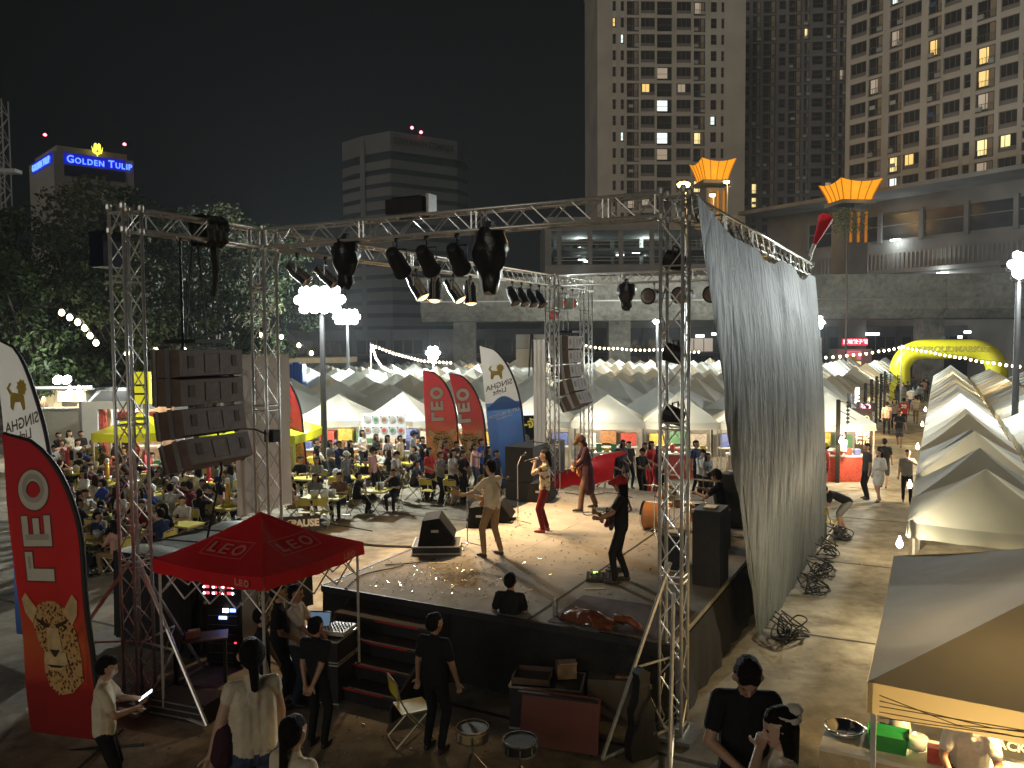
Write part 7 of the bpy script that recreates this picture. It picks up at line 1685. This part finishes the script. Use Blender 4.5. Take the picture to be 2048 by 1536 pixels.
# ================================================================ inside the corner tent
def corner():
    stall_lamp(tR,(-1.3,-1.2,1.8),190,False,(1,.66,.26)); stall_lamp(tR,(.5,-1.1,1.8),170,False,(1,.70,.30))
    for (x,y) in((-1.2,-1.4),): pass
    c=G(1850,1505,.86); root=thing('stall_table','white stall table with food under the corner tent','table',(c.x,c.y,0),TH); MB().box((0,0,.83),(2.0,.7,.04)).build('tabletop',WHITEP,root); MB().box((0,-.33,.6),(2.0,.02,.44)).build('cloth_front',mat('lace_cloth',(.55,.48,.35),.8,bump=.5),root)
    for x in(-.9,.9):
        for y in(-.28,.28): MB().box((x,y,.4),(.05,.05,.8)).build('leg',STEEL,root)
    def on(nm,lab,cat,x,y,mb,mt,sm=False):
        r=G(1850,1505,.86)+Vector((UX*x+VX*y,UY*x+VY*y,0)); r.z=.855; return tag(mb.build(nm,mt,None,sm,loc=r,rz=TH),lab,cat)
    b=MB(); b.add([(-.17,-.12,0),(.17,-.12,0),(.17,.12,0),(-.17,.12,0),(-.2,-.15,.18),(.2,-.15,.18),(.2,.15,.18),(-.2,.15,.18)],[(0,3,2,1),(0,1,5,4),(1,2,6,5),(2,3,7,6),(3,0,4,7)]); b.box((0,0,.12),(.34,.24,.02)); on('green_basket','green plastic basket on the corner stall table','basket',-.35,-.05,b,mat('green_plastic',(.02,.25,.06),.4))
    on('steel_pan','round steel pan at the left end of the stall table','pan',-.8,.1,MB().lathe([(.01,.01),(.17,0),(.2,.07),(.21,.07),(.18,.005)],18),CHROME,True)
    on('steel_pan','smaller steel pan beside the round pan on stall table','pan',-.45,.22,MB().lathe([(.01,.01),(.13,0),(.15,.08),(.16,.08),(.14,.005)],18),CHROME,True)
    on('food_tub','clear tub of food between pans and seller','tub',-.08,.08,MB().lathe([(.09,0),(.11,.12),(.1,.13)],14),CLEARP,True); on('red_packet','red and white food packet in front of the seller','packet',.12,-.15,MB().box((0,0,.08),(.2,.12,.16)),GOODS[0])
    on('ice_bag','bag of ice in front of the seller','bag',-.25,.25,MB().lathe([(.08,0),(.12,.08),(.1,.2),(.04,.26)],10),CLEARP,True)
    s=G(2005,1475,1.1); s.z=0; root=thing('chalk_sign','dark chalk menu sign behind the seller','sign',s,TH); MB().box((0,0,1.1),(.5,.03,.4)).build('board',mat('chalk_black',(.03,.03,.025),.7),root); MB().bar((0,.02,0),(0,.02,.95),.02,5).build('post',STEEL,root)
    for i,tx in enumerate(('KEBAB','SNACK')): vs,fs=text_poly(tx,.13,.004); f=place2d(Matrix.Translation((0,-.02,1.18-.15*i))); m=MB(); m.add([f(p) for p in vs],fs); m.build('lettering',mat('chalk_white',(.6,.58,.5),.8,var=0),root)
    m=MB()
    for k in range(5): m.tube([(-2.3,-2.41,2.06-.05*k),(-1.7+.25*k,-2.43,1.93+.03*(k%3)),(-.9,-2.43,2.02-.03*k),(.3,-2.43,1.97-.03*k),(1.3,-2.43,1.92-.02*k),(2.3,-2.42,1.9)],.0045,4)
    m.build('cord',mat('tan_cord',(.1,.075,.04),.8),tR)
corner()
# ================================================================ performers and crew
def guitar(loc,rz,body,label,bass=False,strap=True,hang=1.04,tilt=.28,bodymat2=None):
    """neck to the player's left; player's frame: x forward, y left"""
    root=thing('electric_guitar',label,'guitar',loc,rz,'guitars of the band'); L=1.0 if not bass else 1.15
    M=Matrix.Translation((.20,-.10,hang))@Matrix.Rotation(math.radians(-16),4,'Z')@Matrix.Rotation(tilt,4,'X')
    o=[(-.20,-.10),(-.22,.04),(-.16,.15),(-.04,.12),(.05,.10),(.17,.17),(.21,.12),(.12,.05),(.11,-.04),(.19,-.12),(.14,-.16),(.03,-.11),(-.05,-.13),(-.13,-.17)]
    # outline in (along neck, up) -> local y, z
    m=MB(); m.prism([(a,b) for a,b in o],-.022,.022,M@Matrix(((0,0,1,0),(1,0,0,0),(0,1,0,0),(0,0,0,1)))); m.build('body',body,root)
    m=MB(M); m.box((.026,-.02,0),(.006,.26,.12)); m.build('pickguard',bodymat2 or WHITEP,root)
    m=MB(M); m.box((.03,.34*L,.0),(.022,.58*L,.05)); m.build('neck',mat('maple',(.45,.26,.1),.4),root)
    m=MB(M); m.add([(.02,.62*L,-.03),(.02,.80*L,-.04),(.02,.80*L,.06),(.02,.62*L,.03),(.038,.62*L,-.03),(.038,.80*L,-.04),(.038,.80*L,.06),(.038,.62*L,.03)],[(0,1,2,3),(7,6,5,4),(0,4,5,1),(1,5,6,2),(2,6,7,3),(3,7,4,0)]); m.build('headstock',MATS['maple'],root)
    m=MB(M); 
    for k in range(4): m.box((.03,(.65+.04*k)*L,.075),(.012,.014,.03))
    m.build('tuning_peg',CHROME,root)
    if strap:
        m=MB(); m.tube([M@Vector((0,.18,.12)),(.16,.16,1.28),(.03,.10,1.47),(-.10,-.02,1.40),(-.16,-.14,1.2),M@Vector((-.02,-.2,0))],.022,4); m.build('strap',mat('strap_leather',(.3,.22,.13),.7),root)
GP=dict(lh=(.36,.42,1.13),rh=(.30,-.14,1.06),lel=(-.1,.6,-1),rel=(-.3,-1,-.2),curl=(1.1,.8),handdir=((.3,.5,.5),(.3,.7,-.4)),hero=True,vox=.0115)
me=person_mesh(**{**GP,'head':(.12,.15),'hair':'mop','lf':(.06,.16,.085),'rf':(-.06,-.16,.085)}); p=S(2.7,2.98,DZ); hd=TH+math.pi-.25
person(me,p,hd,'cream','khaki','guitarist in cream tee and khaki trousers at the stage front',None,0,0,scale=1.03); guitar(p,hd,mat('guitar_sunburst',(.4,.16,.04),.25,coat=.5),'tan electric guitar held by the guitarist in cream tee')
me=person_mesh(vox=.0115,hero=True,hair='tail',sleeve='short',head=(-.02,0),rh=(.02,-.26,.82),lh=(.20,.04,1.46),lel=(.2,.7,-1),curl=(1.4,.6),handdir=((.1,-.5,.4),None),lf=(.04,.12,.085),rf=(-.04,-.10,.085),lean=-.03)
p=S(2.74,5.2,DZ); hd=TH+math.pi+.38; person(me,p,hd,'floral','maroon','singer in patterned shirt and dark red trousers holding a microphone',None,0,0,shoe=mat('shoe_red',(.22,.03,.02),.4))
mic=thing('microphone','hand microphone at the mouth of the singer','microphone',p,hd); MB().bar((.19,.0,1.555),(.42,.03,1.50),.017,8,.013).build('handle',BLACK,mic); MB().lathe([(.015,-.03),(.028,0),(.028,.02),(.01,.045)],10,Matrix.Translation((.165,-.003,1.56))@Matrix.Rotation(-1.35,4,'Y')).build('grille',STEEL,mic)
# bassist in a long coat
coat=[((0,s*.08,.95),(.0,s*.11,.52),.13,.15,TOP) for s in(-1,1)]+[((0,0,.95),(-.03,0,.5),.14,.15,TOP)]
me=person_mesh(extra=coat,**{**GP,'head':(.55,.1),'lean':.12,'hair':'bob','sleeve':'long','bottom':'loose','lf':(.2,.24,.085),'rf':(-.22,-.2,.085),'cap':True,'lh':(.36,.36,1.02),'rh':(.30,-.12,.98)}); p=S(2.71,7.64,DZ); hd=TH+math.pi+.55
person(me,p,hd,'plum','brown','bassist in long dark coat bending over the instrument',None,0,1,ext='brown',scale=1.05); guitar(p,hd,mat('bass_orange',(.5,.2,.05),.25,coat=.5),'orange bass guitar held by the bassist in long coat',True,hang=.98)
# red-capped guitarist in black
me=person_mesh(**{**GP,'head':(.05,.0),'hair':'long','lf':(.10,.12,.085),'rf':(-.08,-.12,.085),'cap':True,'bottom':'pants'}); p=S(5.45,2.45,DZ); hd=TH+math.pi+.3
person(me,p,hd,'black','black','guitarist dressed in black with red headgear near the right tower',None,1,0,ext='red',scale=1.02); guitar(p,hd,mat('guitar_darkred',(.12,.015,.012),.25,coat=.5),'dark red guitar held by the guitarist in black',tilt=.36)
# drummer
me=person_mesh(vox=.015,hero=False,**{**SITL,'lean':.15,'lh':(.42,.2,.86),'rh':(.42,-.18,.9),'sleeve':'short','cap':True}); person(me,S(6.15,6.35,DZ+.04),TH+math.pi,'black','black','drummer in black seated behind the drum kit',None,1,0,ext='black')
st=thing('drum_stool','round black stool under the drummer','stool',S(6.15,6.35,DZ),0); MB().lathe([(.01,.44),(.17,.44),(.18,.47),(.16,.50),(.01,.5)],16).build('seat',BLACK,st,True); 
for a in range(3): MB().bar((0,0,.4),(.25*math.cos(a*2.1),.25*math.sin(a*2.1),.01),.014,5).build('leg',CHROME,st)
HER=dict(hero=True,vox=.0115)
def crew(px,py,z,heading,top,bot,label,sk=0,hc=0,ext=None,scale=1.0,shoe=None,**kw):
    q=G(px,py,z); return person(person_mesh(**{**HER,**kw}),(q.x,q.y,max(0,z-1.58) if z>2 else 0),math.radians(heading),top,bot,label,None,sk,hc,ext=ext,scale=scale,shoe=shoe)
crew(205,1335,1.62,22,'cream','black','person in pale polo shirt looking at a lit phone by the flag',0,0,lh=(.34,.03,1.20),rh=(.32,-.10,1.14),lel=(-.1,.8,-1),rel=(-.1,-.8,-1),head=(.3,0),curl=(1.2,1.2),fat=1.05)
q=G(205,1335,1.62); ph=thing('phone','lit white phone held by the person by the flag','phone',(q.x,q.y,0),math.radians(22)); R=Matrix.Rotation(1.0,3,'Y'); MB().box((.43,-.03,1.24),(.012,.085,.17),R=R).build('body',BLACK,ph); MB().box((.4257,-.03,1.2467),(.004,.08,.16),R=R).build('screen',emitter('phone_screen',(.75,.9,1),3.5),ph); light('POINT',ph,(.3,-.03,1.32),.25,(.8,.9,1),.06)
crew(503,1305,3.0,118,'cream','denim','woman-length hair bun, off-shoulder cream top, seen from behind by rack'.replace('woman-length hair bun, off-shoulder cream top, seen from behind by rack','person in off-shoulder cream top with backpack, seen from behind'),2,0,fem=True,hair='tail',sleeve='cap',lh=(.1,.3,.85),rh=(.2,-.25,.9),bag=True,ext='plum',scale=.96,fat=1.08,vox=.0085)
crew(585,1455,2.52,62,'cream','denim','person in pale tee at the bottom edge, only head and shoulders',2,0,fem=True,hair='tail',lh=(.15,.2,.9),rh=(.15,-.2,.9),scale=.95,vox=.0085)
crew(556,1192,1.62,12,'black','black','tall person in black tee behind the sound rack facing right',0,0,hair='short',lh=(.25,.15,1.0),rh=(.25,-.15,1.0),scale=1.03)
crew(590,1190,1.60,-5,'white','denim','person in white tee at the laptop, half hidden',1,0,lh=(.35,.1,1.0),rh=(.35,-.1,1.0))
crew(522,1232,1.58,15,'black','black','shorter person in black tee in profile beside the rack',0,0,lh=(.2,.2,.9),rh=(.1,-.25,.85),scale=.97)
crew(631,1255,1.56,70,'black','black','person in black with hands clasped behind the back at the steps',1,0,lh=(-.2,.04,.88),rh=(-.2,-.05,.86),lel=(-.5,1,-.2),rel=(-.5,-1,-.2),head=(0,-.3),scale=.97)
crew(868,1255,1.60,62,'black','black','person in black tee standing beside the yellow chair at the steps',1,0,lh=(.02,.27,.82),rh=(.12,-.27,.86),lf=(.0,.12,.085),rf=(-.02,-.1,.085),head=(0,-.35),scale=1.02)
crew(1020,1165,1.60,72,'black','black','person in black tee standing at the near edge of the stage',1,0,lh=(.2,.2,1.0),rh=(.32,-.12,1.08),head=(0,-.1),scale=1.0)
crew(1490,1350,2.86,-98,'black','black','person in black tee reading a phone right of the right tower',0,0,hair='mop',lh=(.34,.06,1.08),rh=(.32,-.08,1.06),lel=(-.1,1,-.5),rel=(-.1,-1,-.5),head=(.62,0),curl=(1.2,1.2),lean=.08,scale=1.02,fat=1.04,vox=.0085)
crew(1568,1440,2.87,176,'cream','black','long-haired person in strappy cream top shading the face',2,0,fem=True,hair='long',sleeve='none',lh=(.17,.06,1.5),rh=(.15,-.2,.9),lel=(.5,.8,-.6),curl=(.4,.4),scale=.95,head=(.15,.1),vox=.0085)
q=G(1568,1440,2.87); hb=thing('hair_cloth','pale cloth band tied on the hair of the strappy-top person','hair band',(q.x,q.y,2.85),0); 
m=MB(); r=np.random.default_rng(6); n=12; m.grid(lambda i,j:Vector(((.09+.02*math.sin(j*2.3+i))*math.cos(2*math.pi*j/n),(.09+.02*math.cos(j*1.7+i))*math.sin(2*math.pi*j/n),.02+.05*i/3)),3,n); m.build('cloth',fab('band',(.55,.5,.4)),hb,True); MB().lathe([(.04,0),(.06,.03),(.03,.06)],8,Matrix.Translation((.06,0,.06))).build('knot',MATS['fabric_band'],hb,True)
def landing():
    root=thing('landing','low steel viewing landing below the camera, carrying the nearest people','platform',(0,0,0)); MB().box((-.2,4.6,1.0),(7.6,3.4,.08)).build('deck',STEEL,root)
    for x in(-3.8,-.2,3.4):
        for y in(3.1,6.1): MB().box((x,y,.48),(.12,.12,.96)).build('leg',STEEL,root)
    for (x,y,z,w_) in((-2.3,5.55,1.42,1.1),(1.6,5.9,1.28,.9),(-1.55,5.2,.94,.5),(1.9,5.1,1.28,.6)): MB().box((x,y-.3,(z+1.04)/2-.02 if z>1.04 else 1.02),(w_,1.1,max(.05,z-1.04))).build('step',STEEL,root)
landing()
# alley
q=G(1735,898,1.63); person(pm('stand'),(q.x,q.y,0),TH-1.4+math.pi*.0-1.2,'dark grey','black','person in dark tee walking beside the white-dressed one in the alley','people in the alley',0,0,scale=1.04)
POSES['arm_up']=dict(lh=(.22,.05,1.45),rh=(.05,-.25,.85),lel=(.3,.8,-.6),lf=(.15,.1,.085),rf=(-.15,-.1,.1)); POSES['walkdress']=dict(fem=True,hair='bob',bottom='dress',sleeve='long',lh=(.2,.1,1.1),rh=(.1,-.2,.9),lf=(.12,.07,.085),rf=(-.12,-.07,.1))
q=G(1760,905,1.58); person(pm('walkdress'),(q.x,q.y,0),TH-2.2,'white','white','person in short white dress in the alley','people in the alley',2,0,scale=.97)
q=G(1769,885,1.6); person(pm('walk_shorts'),(q.x,q.y,0),TH+H2,'black','dark grey','person in black tee behind the white dress in the alley','people in the alley',1,0)
q=G(1815,905,1.6); person(pm('arm_up'),(q.x,q.y,0),TH-1.5,'grey','black','young person in grey tee touching the face beside tents','people in the alley',0,0,scale=.97)
q=G(1800,826,1.62); person(pm('walk_shorts'),(q.x,q.y,0),TH-H2,'black','dark grey','person in black tee and dark shorts walking towards us','people in the alley',1,0)
q=G(1808,803,1.62); red=person(pm('walk'),(q.x,q.y,0),TH+H2,'red','black','person in red football shirt numbered 30 walking away','people in the alley',1,0,scale=1.05)
vs,fs=text_poly('30',.26,.015); f=place2d(Matrix.Translation((-.135,0,1.28))@Matrix.Rotation(-H2,4,'Z')); m=MB(); m.add([f(p) for p in vs],fs); m.build('shirt_number',mat('num_white',(.7,.7,.68),.7,var=0),red)
q=G(1774,810,1.62); person(pm('walk'),(q.x,q.y,0),TH+H2+.2,'pink','black','person in pink shirt with shoulder bag walking away','people in the alley',0,0,scale=1.03)
q=G(1789,802,1.62); person(pm('stand_f'),(q.x,q.y,0),TH-H2,'striped','black','person in striped tee beside the red football shirt','people in the alley',2,0)
q=G(1832,795,1.62); person(pm('walk'),(q.x,q.y,0),TH+H2,'cream','khaki','person in cream shirt walking away by the tents','people in the alley',0,0)
rr=random.Random(9); far=[(1795,775),(1806,770),(1815,766),(1822,778),(1830,772),(1840,765),(1848,762),(1853,760),(1802,762),(1812,758),(1826,757),(1838,770)]
for k,(px,py) in enumerate(sorted(far)):
    q=G(px,py,1.6); c=['dark grey','navy','grey','teal','black','white','black','light blue','grey','black','pink','black'][k]; person(pm(rr.choice(['walk','stand','walk_shorts','stand_f','walk_f'])),(q.x,q.y,0),TH+H2*rr.choice([1,-1,1]),c,rr.choice(['black','denim','grey']),'distant person in %s near the arch, %s from left'%(c,ORD[k]),'distant people near the arch',k%3,0)
# bending man at the curtain foot and helper
me=person_mesh(vox=.015,bottom='shorts',lean=1.15,pel=(-.15,.86),lh=(.55,.12,.5),rh=(.6,-.1,.45),lel=(0,.4,-1),rel=(0,-.4,-1),lf=(.05,.14,.085),rf=(-.12,-.14,.085),head=(.2,0))
q=G(1683,1066); person(me,(q.x,q.y,0),math.radians(168),'black','grey','person in black tee and grey shorts bending behind the curtain','people in the alley',1,0)
q=G(1652,893,1.62); person(pm('cap'),(q.x,q.y,0),TH+math.pi,'red','black','person in red with yellow cap half hidden by the curtain','people in the alley',1,0,ext=mat('cap_yellow',(.6,.55,.03),.6))
q=G(1672,1075); chair((q.x-.25,q.y,0),.6,'yellow folding chair beside the bending person')
# seller in the corner tent
c=G(1940,1452,1.3); person(person_mesh(vox=.015,lean=.5,lh=(.5,.15,.95),rh=(.5,-.15,.95),head=(.3,0),fat=1.1),(c.x,c.y,0),TH-H2,'white','brown','seller in loose white shirt bending over the corner stall',None,1,0)
# ================================================================ night haze
def haze():
    m=bpy.data.materials.new('night_haze'); m.use_nodes=True; n=m.node_tree; n.nodes.clear(); o=n.nodes.new('ShaderNodeOutputMaterial'); v=n.nodes.new('ShaderNodeVolumePrincipled')
    v.inputs['Color'].default_value=(.85,.92,1,1); v.inputs['Density'].default_value=.00028; v.inputs['Anisotropy'].default_value=.35
    n.links.new(v.outputs[0],o.inputs['Volume'])
    b=MB(); b.box((0,1090,45),(3100,3020,92)); h=b.build('haze',m); tag(h,'thin night haze lit by the floodlights','haze',kind='stuff')
    m.cycles.homogeneous_volume=True
haze()
bpy.context.view_layer.update()
